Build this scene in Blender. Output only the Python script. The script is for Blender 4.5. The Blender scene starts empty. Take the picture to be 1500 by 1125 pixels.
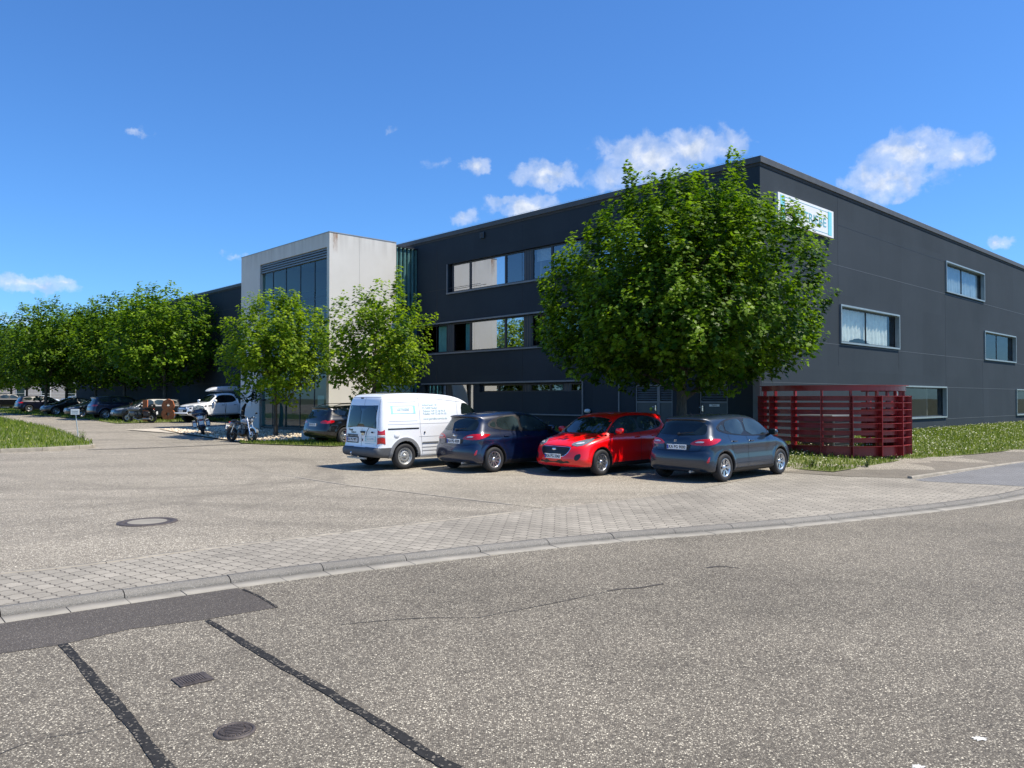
import bpy, math, random
import numpy as np
from mathutils import Vector, Matrix
from mathutils.bvhtree import BVHTree
from mathutils.geometry import delaunay_2d_cdt
random.seed(7)
SC = bpy.context.scene
COL = SC.collection
R = math.radians
# ------------------------------------------------------------------ camera
CAMH = 1.85; FPX = 1150.0; PITCH = R(1.071)
cam = bpy.data.cameras.new("camera"); camo = bpy.data.objects.new("camera", cam)
COL.objects.link(camo); SC.camera = camo
camo.location = (0, 0, CAMH); camo.rotation_euler = (math.pi/2 + PITCH, 0, 0)
cam.sensor_width = 36; cam.lens = 36*FPX/1500; cam.clip_start = 0.05; cam.clip_end = 5000

def ray(px, py):
    a = (px-750)/FPX; b = (562.5-py)/FPX
    c, s = math.cos(PITCH), math.sin(PITCH)
    return (a, c - b*s, s + b*c)
# building frame: local x runs along the right facade, local y along the left one
YAW = R(43.4); VX, VY = math.cos(YAW), math.sin(YAW)
BC = (8.125, 25.6)
def loc2w(lx, ly): return (BC[0]+lx*VX-ly*VY, BC[1]+lx*VY+ly*VX)
def w2loc(x, y):
    dx, dy = x-BC[0], y-BC[1]
    return (dx*VX+dy*VY, -dx*VY+dy*VX)
def sstep(a, b, x):
    t = min(1, max(0, (x-a)/(b-a))); return t*t*(3-2*t)
def g(x, y):
    base = float(np.interp(y, [19, 30, 36, 45, 58, 75, 100, 140], [0, .10, .2, .30, .42, .65, .85, .95]))
    lx, ly = w2loc(x, y)
    if lx < 60 and ly < 79:
        d = math.hypot(max(-lx, 0), max(-ly, 0))
        w = 1 - sstep(.6, 5.2, d)
        t = .42
        if base < t: base += (t-base)*w
    return base
def G(px, py, zf=None):
    dx, dy, dz = ray(px, py); z = 0
    for _ in range(30):
        t = (z-CAMH)/dz; x, y = dx*t, dy*t
        z = g(x, y) if zf is None else zf
    return (x, y, z)
def facL(px, py, lx=0.0):       # pixel -> (ly, z) on a plane of constant local x
    dx, dy, dz = ray(px, py)
    # local components of the camera and the ray
    cx, cy = w2loc(0, 0); rx = dx*VX+dy*VY; ry = -dx*VY+dy*VX
    t = (lx-cx)/rx
    return (cy+ry*t, CAMH+dz*t)
def facR(px, py, ly=0.0):
    dx, dy, dz = ray(px, py)
    cx, cy = w2loc(0, 0); rx = dx*VX+dy*VY; ry = -dx*VY+dy*VX
    t = (ly-cy)/ry
    return (cx+rx*t, CAMH+dz*t)

# ------------------------------------------------------------------ objects
def tag(o, label=None, cat=None, group=None, kind=None):
    if label: o['label'] = label
    if cat: o['category'] = cat
    if group: o['group'] = group
    if kind: o['kind'] = kind
    return o
def empty(name, loc=(0, 0, 0), rz=0, label=None, cat=None, group=None):
    o = bpy.data.objects.new(name, None); COL.objects.link(o)
    o.empty_display_size = .3
    o.location = loc; o.rotation_euler = (0, 0, rz)
    return tag(o, label, cat, group)
def link(name, me, parent=None):
    o = bpy.data.objects.new(name, me); COL.objects.link(o)
    if parent is not None: o.parent = parent
    return o
def kids(o): return [c for c in bpy.data.objects if c.parent == o]
def copy_tree(o, parent=None):
    ks = kids(o)
    c = o.copy(); COL.objects.link(c); c.parent = parent
    for k in ks: copy_tree(k, c)
    return c

class MB:
    def __init__(s): s.v = []; s.f = []; s.m = []; s.sm = []
    def add(s, vs, fs, m=0, smooth=False):
        n = len(s.v); s.v += [tuple(v) for v in vs]
        for f in fs: s.f.append(tuple(i+n for i in f)); s.m.append(m); s.sm.append(smooth)
    def quad(s, a, b, c, d, m=0): s.add([a, b, c, d], [(0, 1, 2, 3)], m)
    def box(s, x0, x1, y0, y1, z0, z1, m=0, M=None):
        vs = [(x, y, z) for z in (z0, z1) for y in (y0, y1) for x in (x0, x1)]
        if M is not None: vs = [tuple(M @ Vector(v)) for v in vs]
        s.add(vs, [(0, 2, 3, 1), (4, 5, 7, 6), (0, 1, 5, 4), (2, 6, 7, 3), (0, 4, 6, 2), (1, 3, 7, 5)], m)
    def bbox(s, c, d, b=.01, m=0, M=None):          # chamfered box
        hx, hy, hz = d[0]/2, d[1]/2, d[2]/2; b = min(b, hx*.9, hy*.9, hz*.9)
        import itertools
        vs = []; idx = {}
        for sx, sy, sz in itertools.product((-1, 1), repeat=3):
            for a in range(3):
                p = [sx*hx, sy*hy, sz*hz]
                for q in range(3):
                    if q != a: p[q] -= (sx, sy, sz)[q]*b
                idx[(sx, sy, sz, a)] = len(vs); vs.append([p[0]+c[0], p[1]+c[1], p[2]+c[2]])
        fs = []
        for a in range(3):
            o1, o2 = (a+1) % 3, (a+2) % 3
            for sg in (-1, 1):
                f = []
                for s1, s2 in ((-1, -1), (1, -1), (1, 1), (-1, 1)):
                    k = [0, 0, 0]; k[a] = sg; k[o1] = s1; k[o2] = s2
                    f.append(idx[(k[0], k[1], k[2], a)])
                fs.append(f if sg > 0 else f[::-1])
            for s1 in (-1, 1):
                for s2 in (-1, 1):
                    k = [0, 0, 0]; k[o1] = s1; k[o2] = s2; ka = list(k); kb = list(k); ka[a] = -1; kb[a] = 1
                    f = [idx[(*ka, o1)], idx[(*kb, o1)], idx[(*kb, o2)], idx[(*ka, o2)]]
                    fs.append(f if s1*s2 > 0 else f[::-1])
        for sx, sy, sz in itertools.product((-1, 1), repeat=3):
            f = [idx[(sx, sy, sz, a)] for a in range(3)]
            fs.append(f if sx*sy*sz > 0 else f[::-1])
        if M is not None: vs = [tuple(M @ Vector(v)) for v in vs]
        s.add(vs, fs, m)
    def tube(s, pts, r, n=8, m=0, cap=True):
        P = [Vector(p) for p in pts]; rs = r if isinstance(r, (list, tuple)) else [r]*len(P)
        vs = []; prev = None
        for i, p in enumerate(P):
            t = (P[min(i+1, len(P)-1)]-P[max(i-1, 0)]).normalized()
            if prev is None:
                a = Vector((0, 0, 1)) if abs(t.z) < .9 else Vector((1, 0, 0)); e1 = t.cross(a).normalized()
            else: e1 = (prev-t*prev.dot(t)).normalized()
            prev = e1; e2 = t.cross(e1)
            for k in range(n):
                an = 2*math.pi*k/n; vs.append(p+e1*math.cos(an)*rs[i]+e2*math.sin(an)*rs[i])
        fs = [(i*n+k, i*n+(k+1) % n, (i+1)*n+(k+1) % n, (i+1)*n+k) for i in range(len(P)-1) for k in range(n)]
        s.add(vs, fs, m, True)
        if cap:
            s.add(vs[:n], [tuple(range(n))[::-1]], m); s.add(vs[-n:], [tuple(range(n))], m)
    def lathe(s, prof, n=32, m=0, M=None, smooth=True):   # prof (r, y), axis = local y
        vs = []
        for r, y in prof:
            for k in range(n):
                a = 2*math.pi*k/n; vs.append((r*math.cos(a), y, r*math.sin(a)))
        if M is not None: vs = [tuple(M @ Vector(v)) for v in vs]
        fs = [(i*n+k, i*n+(k+1) % n, (i+1)*n+(k+1) % n, (i+1)*n+k) for i in range(len(prof)-1) for k in range(n)]
        s.add(vs, fs, m, smooth)
    def ell(s, c, r, n=14, m=0, M=None, p=2.0):
        vs = []; k2 = n//2
        def sp(v): return math.copysign(abs(v)**(2/p), v)
        for i in range(k2+1):
            th = math.pi*i/k2
            for j in range(n):
                ph = 2*math.pi*j/n
                vs.append((c[0]+r[0]*sp(math.sin(th))*sp(math.cos(ph)), c[1]+r[1]*sp(math.sin(th))*sp(math.sin(ph)), c[2]+r[2]*sp(math.cos(th))))
        if M is not None: vs = [tuple(M @ Vector(v)) for v in vs]
        fs = [(i*n+j, (i+1)*n+j, (i+1)*n+(j+1) % n, i*n+(j+1) % n) for i in range(k2) for j in range(n)]
        s.add(vs, fs, m, True)
    def prism(s, poly, f0, f1, m=0):      # poly 2D, f0/f1 map (a,b)->3D for the two ends
        n = len(poly); A = [f0(*p) for p in poly]; B = [f1(*p) for p in poly]
        s.add(A+B, [tuple(range(n))[::-1], tuple(range(n, 2*n))]+[(i, (i+1) % n, n+(i+1) % n, n+i) for i in range(n)], m)
    def build(s, name, mats, parent=None, loc=None):
        me = bpy.data.meshes.new(name); me.from_pydata(s.v, [], s.f)
        for mt in (mats if isinstance(mats, (list, tuple)) else [mats]): me.materials.append(mt)
        me.polygons.foreach_set('material_index', s.m); me.polygons.foreach_set('use_smooth', s.sm)
        me.update()
        o = link(name, me, parent)
        if loc: o.location = loc
        return o

# ------------------------------------------------------------------ materials
def lin(c):
    return tuple(((v/255)/12.92 if v/255 <= .04045 else ((v/255+.055)/1.055)**2.4) for v in c)+(1,)
class NT:
    def __init__(s, name, world=False):
        if world: s.t = world.node_tree
        else:
            s.mat = bpy.data.materials.new(name); s.mat.use_nodes = True; s.t = s.mat.node_tree
        s.t.nodes.clear()
    def n(s, typ, ins=None, **kw):
        nd = s.t.nodes.new(typ)
        for k, v in kw.items(): setattr(nd, k, v)
        for k, v in (ins or {}).items():
            sock = nd.inputs[k]
            if isinstance(v, bpy.types.NodeSocket): s.t.links.new(v, sock)
            else: sock.default_value = v
        return nd
    def l(s, a, b): s.t.links.new(a, b)
    def math(s, op, a, b=0.0, c=None, clamp=False):
        nd = s.n('ShaderNodeMath', {0: a, 1: b}, operation=op, use_clamp=clamp)
        if c is not None:
            if isinstance(c, bpy.types.NodeSocket): s.l(c, nd.inputs[2])
            else: nd.inputs[2].default_value = c
        return nd.outputs[0]
    def vm(s, op, a, b=None):
        ins = {0: a}
        if b is not None: ins[1] = b
        nd = s.n('ShaderNodeVectorMath', ins, operation=op)
        return nd.outputs[1] if op in ('LENGTH', 'DOT_PRODUCT') else nd.outputs[0]
    def ramp(s, fac, stops, interp='LINEAR'):
        nd = s.n('ShaderNodeValToRGB', {0: fac}); cr = nd.color_ramp; cr.interpolation = interp
        while len(cr.elements) < len(stops): cr.elements.new(.5)
        for e, (p, c) in zip(cr.elements, stops):
            e.position = p; e.color = c if isinstance(c, tuple) else (c, c, c, 1)
        return nd.outputs[0]
    def mix(s, fac, a, b, mode='MIX'):
        nd = s.n('ShaderNodeMix', data_type='RGBA', blend_type=mode)
        for i, v in ((0, fac), (6, a), (7, b)):
            if isinstance(v, bpy.types.NodeSocket): s.l(v, nd.inputs[i])
            else: nd.inputs[i].default_value = v
        return nd.outputs[2]
    def noise(s, vec, scale, detail=3, rough=.5, dist=0):
        return s.n('ShaderNodeTexNoise', {'Vector': vec, 'Scale': scale, 'Detail': detail, 'Roughness': rough, 'Distortion': dist}).outputs
    def out(s, bsdf, disp=None):
        o = s.n('ShaderNodeOutputMaterial'); s.l(bsdf, o.inputs[0]); return s.mat
    def pr(s, **kw):
        m = {'col': 'Base Color', 'rough': 'Roughness', 'metal': 'Metallic', 'normal': 'Normal', 'coat': 'Coat Weight',
             'coatr': 'Coat Roughness', 'spec': 'Specular IOR Level', 'em': 'Emission Color', 'ems': 'Emission Strength', 'ior': 'IOR'}
        return s.n('ShaderNodeBsdfPrincipled', {m[k]: v for k, v in kw.items()}).outputs[0]
    def bump(s, h, strength=.3, dist=.01):
        return s.n('ShaderNodeBump', {'Height': h, 'Strength': strength, 'Distance': dist}).outputs[0]
    def obj(s): return s.n('ShaderNodeTexCoord').outputs['Object']
_mc = {}
def mat(name, col, rough=.5, metal=0, coat=0, spec=.5, var=.12, vs=3.0, bump=0, bs=60, coatr=.03):
    """general surface: base colour with a slight procedural variation"""
    if name in _mc: return _mc[name]
    t = NT(name); c = lin(col) if max(col) > 1 else tuple(col)+(1,)
    o = t.obj(); nz = t.noise(o, vs, 4)[0]
    dk = tuple(v*(1-var) for v in c[:3])+(1,); lt = tuple(min(1, v*(1+var)) for v in c[:3])+(1,)
    cc = t.ramp(nz, [(.3, dk), (.7, lt)])
    rr = t.math('MULTIPLY_ADD', nz, .12, rough-.06)
    kw = dict(col=cc, rough=rr, metal=metal, coat=coat, spec=spec, coatr=coatr)
    if bump: kw['normal'] = t.bump(t.noise(o, bs, 3)[0], bump, .01)
    _mc[name] = t.out(t.pr(**kw)); return _mc[name]

def paint(name, col, metal=.0, flake=False, dirt=.04):
    if name in _mc: return _mc[name]
    t = NT(name); c = lin(col); o = t.obj()
    sep = t.n('ShaderNodeSeparateXYZ', {0: o}).outputs[2]
    nz = t.noise(o, 4, 5)[0]
    low = t.math('MULTIPLY', t.ramp(sep, [(.0, 1.0), (.55, 0.0)]), nz)
    dust = (.12, .11, .095, 1)
    cc = t.mix(t.math('MULTIPLY_ADD', low, .12, dirt*.2), c, dust)
    if flake:
        fl = t.n('ShaderNodeTexVoronoi', {'Vector': o, 'Scale': 900.0}).outputs['Color']
        fv = t.n('ShaderNodeSeparateColor', {0: fl}).outputs[0]
        cc = t.mix(t.math('MULTIPLY', fv, .25), cc, tuple(min(1, v*2.2+.01) for v in c[:3])+(1,))
    _mc[name] = t.out(t.pr(col=cc, rough=t.math('MULTIPLY_ADD', nz, .1, .28), metal=metal, coat=1.0, coatr=.03)); return _mc[name]

def glass_arch(name, tint, refl=.3, base=.02, k=.75):
    if name in _mc: return _mc[name]
    t = NT(name)
    o = t.obj(); nz = t.noise(o, .8, 2)[0]
    nrm = t.bump(nz, .04, .02)
    fr = t.n('ShaderNodeLayerWeight', {'Blend': .45, 'Normal': nrm}).outputs[0]
    fac = t.math('MULTIPLY_ADD', fr, k, refl, clamp=True)
    tr = t.n('ShaderNodeBsdfTransparent', {0: tint}).outputs[0]
    gl = t.n('ShaderNodeBsdfGlossy', {'Color': (.92, .95, 1, 1), 'Roughness': .005, 'Normal': nrm}).outputs[0]
    mx = t.n('ShaderNodeMixShader', {0: fac, 1: tr, 2: gl}).outputs[0]
    _mc[name] = t.out(mx); return _mc[name]

def ground_vec(t, ang=0.0):
    o = t.obj()
    return t.n('ShaderNodeMapping', {'Vector': o, 'Rotation': (0, 0, ang)}).outputs[0]

def asphalt(name, dark, mid, light, scale=80, pl=.30, stain=.25, tracks=None, joint=None, flat=True):
    t = NT(name); o = t.obj(); fz = 0 if flat else 1
    v = t.n('ShaderNodeTexVoronoi', {'Vector': t.vm('MULTIPLY', o, (1, 1, fz)), 'Scale': float(scale), 'Randomness': 1.0})
    sc = t.n('ShaderNodeSeparateColor', {0: v.outputs['Color']})
    v2 = t.n('ShaderNodeTexVoronoi', {'Vector': t.vm('MULTIPLY', o, (1, 1, 0)), 'Scale': float(scale*.6)})
    sc2 = t.n('ShaderNodeSeparateColor', {0: v2.outputs['Color']})
    big = t.noise(o, .35, 5, .6)[0]; med = t.noise(o, 2.3, 5, .6)[0]; fine = t.noise(o, 300, 2)[0]
    # share of light chips drifts over the surface
    th = t.math('MULTIPLY_ADD', t.math('ADD', big, med), .18, -.18)
    s1 = t.math('ADD', sc.outputs[0], th)
    c = t.ramp(s1, [(0, dark), (1-pl-.22, mid), (1-pl, tuple(a*.55+b*.45 for a, b in zip(mid, light))), (.98, light)])
    c = t.mix(t.ramp(v.outputs['Distance'], [(.26, 0.0), (.46, .85)]), c, tuple(a*.6+b*.4 for a, b in zip(dark[:3], mid[:3]))+(1,))
    chip = t.math('MULTIPLY', t.math('GREATER_THAN', sc2.outputs[1], .80), t.ramp(v2.outputs['Distance'], [(.24, 1.0), (.34, 0.0)]))
    c2 = t.mix(chip, c, tuple(min(1, v*1.1) for v in light[:3])+(1,))
    c2 = t.mix(t.math('MULTIPLY', t.math('GREATER_THAN', sc2.outputs[2], .93), .5), c2, dark)
    st = t.ramp(big, [(.3, 1-stain), (.5, 1.0), (.75, 1+stain*.35)])
    st2 = t.ramp(med, [(.3, 1-stain*.5), (.65, 1.0)])
    cc = t.mix(1.0, t.mix(1.0, c2, st, 'MULTIPLY'), st2, 'MULTIPLY')
    if tracks:                                    # worn wheel tracks: circles round given centres
        for (cx, cy, r, w, k) in tracks:
            d = t.vm('LENGTH', t.vm('SUBTRACT', t.vm('MULTIPLY', o, (1, 1, 0)), (cx, cy, 0)))
            e = t.math('DIVIDE', t.math('ABSOLUTE', t.math('SUBTRACT', d, r)), w)
            m = t.math('MULTIPLY', t.math('SUBTRACT', 1.0, e, clamp=True), t.math('MULTIPLY', med, k))
            cc = t.mix(m, cc, tuple(v*.45 for v in mid[:3])+(1,))
    ln = t.noise(t.n('ShaderNodeMapping', {'Vector': o, 'Rotation': (0, 0, R(-32)), 'Scale': (.06, .55, 1)}).outputs[0], 1.0, 4, .6)[0]
    cc = t.mix(1.0, cc, t.ramp(ln, [(.32, .86), (.5, 1.0), (.7, 1.10)]), 'MULTIPLY')
    h = t.math('ADD', v.outputs['Distance'], t.math('MULTIPLY', fine, .3))
    return t.out(t.pr(col=cc, rough=.82, spec=.3, normal=t.bump(t.math('MULTIPLY', h, -1.0), .8, .008)))

def brickmat(name, c1, c2, mortar, bw, bh, ang=0.0, wave=.0, stain=.2, msize=.006, bumpd=.004):
    t = NT(name); o = ground_vec(t, ang)
    sp = t.n('ShaderNodeSeparateXYZ', {0: o})
    if wave:
        wx = t.math('MULTIPLY', t.math('PINGPONG', t.math('MULTIPLY', sp.outputs[1], 1.0), bh/2), wave/bh*2)
        wy = t.math('MULTIPLY', t.math('SINE', t.math('MULTIPLY', sp.outputs[0], 2*math.pi/(bw/2))), wave*.3)
        o2 = t.n('ShaderNodeCombineXYZ', {0: t.math('ADD', sp.outputs[0], wx), 1: t.math('ADD', sp.outputs[1], wy), 2: 0.0}).outputs[0]
    else: o2 = o
    b = t.n('ShaderNodeTexBrick', {'Vector': o2, 'Color1': (0, 0, 0, 1), 'Color2': (1, 1, 1, 1), 'Mortar': (.5, .5, .5, 1), 'Scale': 1.0,
        'Mortar Size': msize, 'Mortar Smooth': .15, 'Brick Width': bw, 'Row Height': bh})
    w = t.obj(); big = t.noise(w, .5, 5, .6)[0]; fine = t.noise(w, 90, 4, .7)[0]
    cc = t.mix(b.outputs['Color'], c1, c2)
    cc = t.mix(t.ramp(fine, [(.35, 0.0), (.7, .4)]), cc, tuple(v*1.5 for v in c2[:3])+(1,))
    cc = t.mix(b.outputs['Fac'], cc, mortar)
    cc = t.mix(1.0, cc, t.ramp(big, [(.3, 1-stain), (.6, 1.0)]), 'MULTIPLY')
    h = t.math('ADD', t.math('MULTIPLY', b.outputs['Fac'], -1.0), t.math('MULTIPLY', fine, .25))
    return t.out(t.pr(col=cc, rough=.85, spec=.3, normal=t.bump(h, .6, bumpd)))

M = {}
M['dark'] = mat('dark_plastic', (.012, .012, .013), .55, var=.2)
M['plastic'] = mat('grey_bumper_plastic', (.035, .037, .042), .5, var=.12)
M['archgrey'] = mat('grey_arch_trim', (.16, .165, .17), .55, var=.08)
M['bump'] = mat('van_bumper_plastic', (.075, .078, .082), .55, var=.12)
M['under'] = mat('underbody', (.008, .008, .008), .8)
M['tyre'] = mat('tyre_rubber', (.018, .018, .019), .75, bump=.2, bs=90)
M['rim'] = mat('wheel_silver', (.55, .56, .58), .28, metal=.9, var=.06)
M['steel'] = mat('steel_wheel', (.42, .42, .40), .4, metal=.5, var=.15, vs=15)
M['chrome'] = mat('chrome', (.75, .76, .78), .12, metal=1, var=.03)
M['alu'] = mat('brushed_aluminium', (.46, .52, .54), .4, metal=.35, var=.06)
M['black'] = mat('black_satin', (.01, .01, .011), .3)
M['bgloss'] = mat('black_gloss', (.006, .006, .008), .12, coat=.8)
M['platew'] = mat('plate_white', (.78, .80, .80), .35, var=.03)
M['plateb'] = mat('plate_blue', (.01, .05, .35), .35)
M['ink'] = mat('plate_ink', (.01, .01, .01), .4)
M['white'] = mat('white_plastic', (.78, .78, .76), .4, var=.03)
def autoglass(name='car_glass', c=(.012, .022, .022)):
    t = NT(name); o = t.obj()
    nz = t.noise(o, 1.6, 2)[0]
    cc = t.ramp(nz, [(.35, tuple(v*.5 for v in c)+(1,)), (.7, tuple(v*1.6 for v in c)+(1,))])
    return t.out(t.pr(col=cc, rough=.02, spec=.6, coat=.15, coatr=.01))
M['cglass'] = autoglass(c=(.008, .014, .014)); M['sglass'] = autoglass('car_side_glass', c=(.022, .034, .036))
M['surr'] = mat('window_surround_black', (.008, .008, .009), .4)
def lens(name, col, em=0):
    t = NT(name); o = t.obj()
    v = t.n('ShaderNodeTexVoronoi', {'Vector': o, 'Scale': 38.0}).outputs['Distance']
    c = lin(col); cc = t.ramp(v, [(.1, tuple(x*.55 for x in c[:3])+(1,)), (.6, c)])
    return t.out(t.pr(col=cc, rough=.12, coat=1.0, coatr=.02, normal=t.bump(v, .15, .005)))
M['redlens'] = lens('red_lens', (190, 8, 16)); M['clearlens'] = lens('clear_lens', (200, 205, 210))
M['headlens'] = lens('headlamp_lens', (120, 126, 132)); M['orange'] = lens('orange_lens', (220, 90, 10))
# ------------------------------------------------------------------ implicit car bodies
def chaikin(p, it=2, closed=True):
    p = [tuple(q) for q in p]
    for _ in range(it):
        o = []; n = len(p)
        for i in range(n if closed else n-1):
            a, b = p[i], p[(i+1) % n]
            o.append(tuple(.75*x+.25*y for x, y in zip(a, b))); o.append(tuple(.25*x+.75*y for x, y in zip(a, b)))
        p = o
    return p
def poly_sdf(P, X, Z):
    d = np.full(X.shape, 1e9); ins = np.zeros(X.shape, bool); n = len(P)
    for i in range(n):
        ax, az = P[i]; bx, bz = P[(i+1) % n]; ex, ez = bx-ax, bz-az
        wx, wz = X-ax, Z-az; t = np.clip((wx*ex+wz*ez)/(ex*ex+ez*ez+1e-12), 0, 1)
        d = np.minimum(d, (wx-t*ex)**2+(wz-t*ez)**2)
        if az != bz:
            c = ((az > Z) != (bz > Z)) & (X < (bx-ax)*(Z-az)/(bz-az)+ax); ins ^= c
    d = np.sqrt(d); return np.where(ins, -d, d)
def smax(a, b, k):
    h = np.maximum(k-np.abs(a-b), 0)/k; return np.maximum(a, b)+h*h*k*.25
def surfnet(F, o, h):
    nx, ny, nz = F.shape; S = F < 0
    cs = (nx-1, ny-1, nz-1); acc = np.zeros(cs+(3,)); cnt = np.zeros(cs)
    ii, jj, kk = np.meshgrid(*[np.arange(c) for c in cs], indexing='ij')
    corners = [(a, b, c) for a in (0, 1) for b in (0, 1) for c in (0, 1)]
    for ca in corners:
        for ax in range(3):
            if ca[ax]: continue
            cb = list(ca); cb[ax] = 1
            fa = F[ca[0]:ca[0]+cs[0], ca[1]:ca[1]+cs[1], ca[2]:ca[2]+cs[2]]
            fb = F[cb[0]:cb[0]+cs[0], cb[1]:cb[1]+cs[1], cb[2]:cb[2]+cs[2]]
            m = (fa < 0) != (fb < 0)
            t = np.where(m, fa/(np.where(m, fa-fb, 1)), 0)
            for q in range(3): acc[..., q] += np.where(m, ca[q]+(t if q == ax else 0), 0)
            cnt += m
    act = cnt > 0; idx = np.full(cs, -1); idx[act] = np.arange(act.sum())
    pos = acc[act]/cnt[act][:, None]+np.stack([ii[act], jj[act], kk[act]], 1)
    V = pos*h+np.array(o)
    faces = []
    for ax in range(3):
        a, b = [(1, 2), (2, 0), (0, 1)][ax]
        sl0 = [slice(None)]*3; sl1 = [slice(None)]*3; sl0[ax] = slice(0, -1); sl1[ax] = slice(1, None)
        ch = S[tuple(sl0)] != S[tuple(sl1)]; sg = S[tuple(sl0)]
        I = np.argwhere(ch)
        ok = (I[:, a] > 0) & (I[:, b] > 0) & (I[:, a] < F.shape[a]-1) & (I[:, b] < F.shape[b]-1); I = I[ok]
        def g4(da, db):
            J = I.copy(); J[:, a] -= da; J[:, b] -= db; return idx[J[:, 0], J[:, 1], J[:, 2]]
        Q = np.stack([g4(1, 1), g4(0, 1), g4(0, 0), g4(1, 0)], 1)
        s = sg[I[:, 0], I[:, 1], I[:, 2]]; Q[~s] = Q[~s][:, ::-1]
        faces.append(Q)
    return V, np.concatenate(faces)
class Body:
    def __init__(s, spec, h=.028):
        P = chaikin(spec['prof'], 2); s.spec = spec
        xs = [p[0] for p in P]; zs = [p[1] for p in P]
        Wm = spec.get('wmax', .95)
        x0, x1, z0, z1 = min(xs)-3*h, max(xs)+3*h, min(zs)-3*h, max(zs)+3*h
        X = np.arange(x0, x1, h); Y = np.arange(-Wm-2.5*h, Wm+3*h, h); Z = np.arange(z0, z1, h)
        XX, ZZ = np.meshgrid(X, Z, indexing='ij'); S2 = poly_sdf(P, XX, ZZ)
        W = spec['W'](XX, ZZ)
        for (wx, wz, r) in spec['arches']:
            rr = np.hypot(XX-wx, ZZ-wz); W = W+spec.get('flare', .014)*np.exp(-((rr-r-.02)/.06)**2)
        X3, Y3, Z3 = np.meshgrid(X, Y, Z, indexing='ij')
        ya = np.abs(Y3)
        cf, cr = spec.get('bow', (.20, .12)); wh = spec.get('hw', .87)
        xf, xr = spec.get('bowx', (.2, -.8))
        sh = cf*(ya/wh)**2.4*np.clip((X3-xf)/1.1, 0, 1) - cr*(ya/wh)**2.6*np.clip((xr-X3)/.8, 0, 1)
        crown = spec.get('crown', .035)*(ya/wh)**2*np.clip((Z3-.6)/.4, 0, 1)
        fx = np.clip((X3+sh-X[0])/h, 0, len(X)-1.001); fz = np.clip((Z3+crown-Z[0])/h, 0, len(Z)-1.001)
        ix = fx.astype(int); iz = fz.astype(int); tx = fx-ix; tz = fz-iz
        A = (S2[ix, iz]*(1-tx)+S2[ix+1, iz]*tx)*(1-tz)+(S2[ix, iz+1]*(1-tx)+S2[ix+1, iz+1]*tx)*tz
        B = ya-W[:, None, :]
        k = spec.get('k', lambda x, z: .13+0*x)(XX, ZZ)[:, None, :]
        F = smax(A, B, k)
        if 'cut' in spec: F = spec['cut'](F, X3, Y3, Z3)
        for (wx, wz, r) in spec['arches']:
            cyl = np.hypot(X3-wx, Z3-wz)-r; F = smax(F, -smax(cyl, (spec.get('ain', .52)-ya), .03), .018)
        V, Q = surfnet(F, (X[0], Y[0], Z[0]), h)
        s.V, s.Q = V, Q
        s.bvh = BVHTree.FromPolygons([tuple(v) for v in V], [tuple(int(i) for i in q) for q in Q])
        # normals from the field
        gx, gy, gz = np.gradient(F, h)
        f = (V-np.array((X[0], Y[0], Z[0])))/h; i0 = np.clip(f.astype(int), 0, np.array(F.shape)-2); t = f-i0
        def tri(Gd):
            r = 0
            for a in (0, 1):
                for b in (0, 1):
                    for c in (0, 1):
                        r = r+Gd[i0[:, 0]+a, i0[:, 1]+b, i0[:, 2]+c]*(t[:, 0] if a else 1-t[:, 0])*(t[:, 1] if b else 1-t[:, 1])*(t[:, 2] if c else 1-t[:, 2])
            return r
        N = np.stack([tri(gx), tri(gy), tri(gz)], 1); s.N = N/(np.linalg.norm(N, axis=1, keepdims=True)+1e-9)
    def mesh(s, name, mats, sel=None):
        me = bpy.data.meshes.new(name); V, Q, NN = s.V, s.Q, s.N
        if sel is not None:
            Q = Q[sel(V[Q].mean(1))]; u, inv = np.unique(Q, return_inverse=True); V = V[u]; NN = NN[u]; Q = inv.reshape(-1, 4)
        me.vertices.add(len(V)); me.vertices.foreach_set('co', V.astype(np.float32).ravel())
        me.loops.add(Q.size); me.loops.foreach_set('vertex_index', Q.astype(np.int32).ravel())
        me.polygons.add(len(Q)); me.polygons.foreach_set('loop_start', np.arange(0, Q.size, 4, dtype=np.int32))
        for m in mats: me.materials.append(m)
        C = V[Q].mean(1); mi = np.zeros(len(Q), np.int32)
        for (wx, wz, r) in s.spec['arches']:
            n = np.abs(NN[Q][:, :, 1].mean(1))
            mi[(np.hypot(C[:, 0]-wx, C[:, 2]-wz) < r+.022) & (n < .80)] = 1
            mi[(np.hypot(C[:, 0]-wx, C[:, 2]-wz) < r+.01) & (np.abs(C[:, 1]) < s.spec.get('ain', .52)+.06)] = 1
        mi[C[:, 2] < s.spec.get('zdark', .23)] = 1
        if 'mf' in s.spec: mi = s.spec['mf'](C, NN[Q].mean(1), mi)
        me.polygons.foreach_set('material_index', mi)
        me.polygons.foreach_set('use_smooth', np.ones(len(Q), bool))
        me.update(calc_edges=True)
        me.normals_split_custom_set_from_vertices([tuple(n) for n in NN])
        return me
    def cast(s, p, d):
        d = Vector(d).normalized(); r = s.bvh.ray_cast(Vector(p)-d*3, d)
        if r[0] is None:
            r = s.bvh.find_nearest(Vector(p))
        return r[0], r[1]
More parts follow.
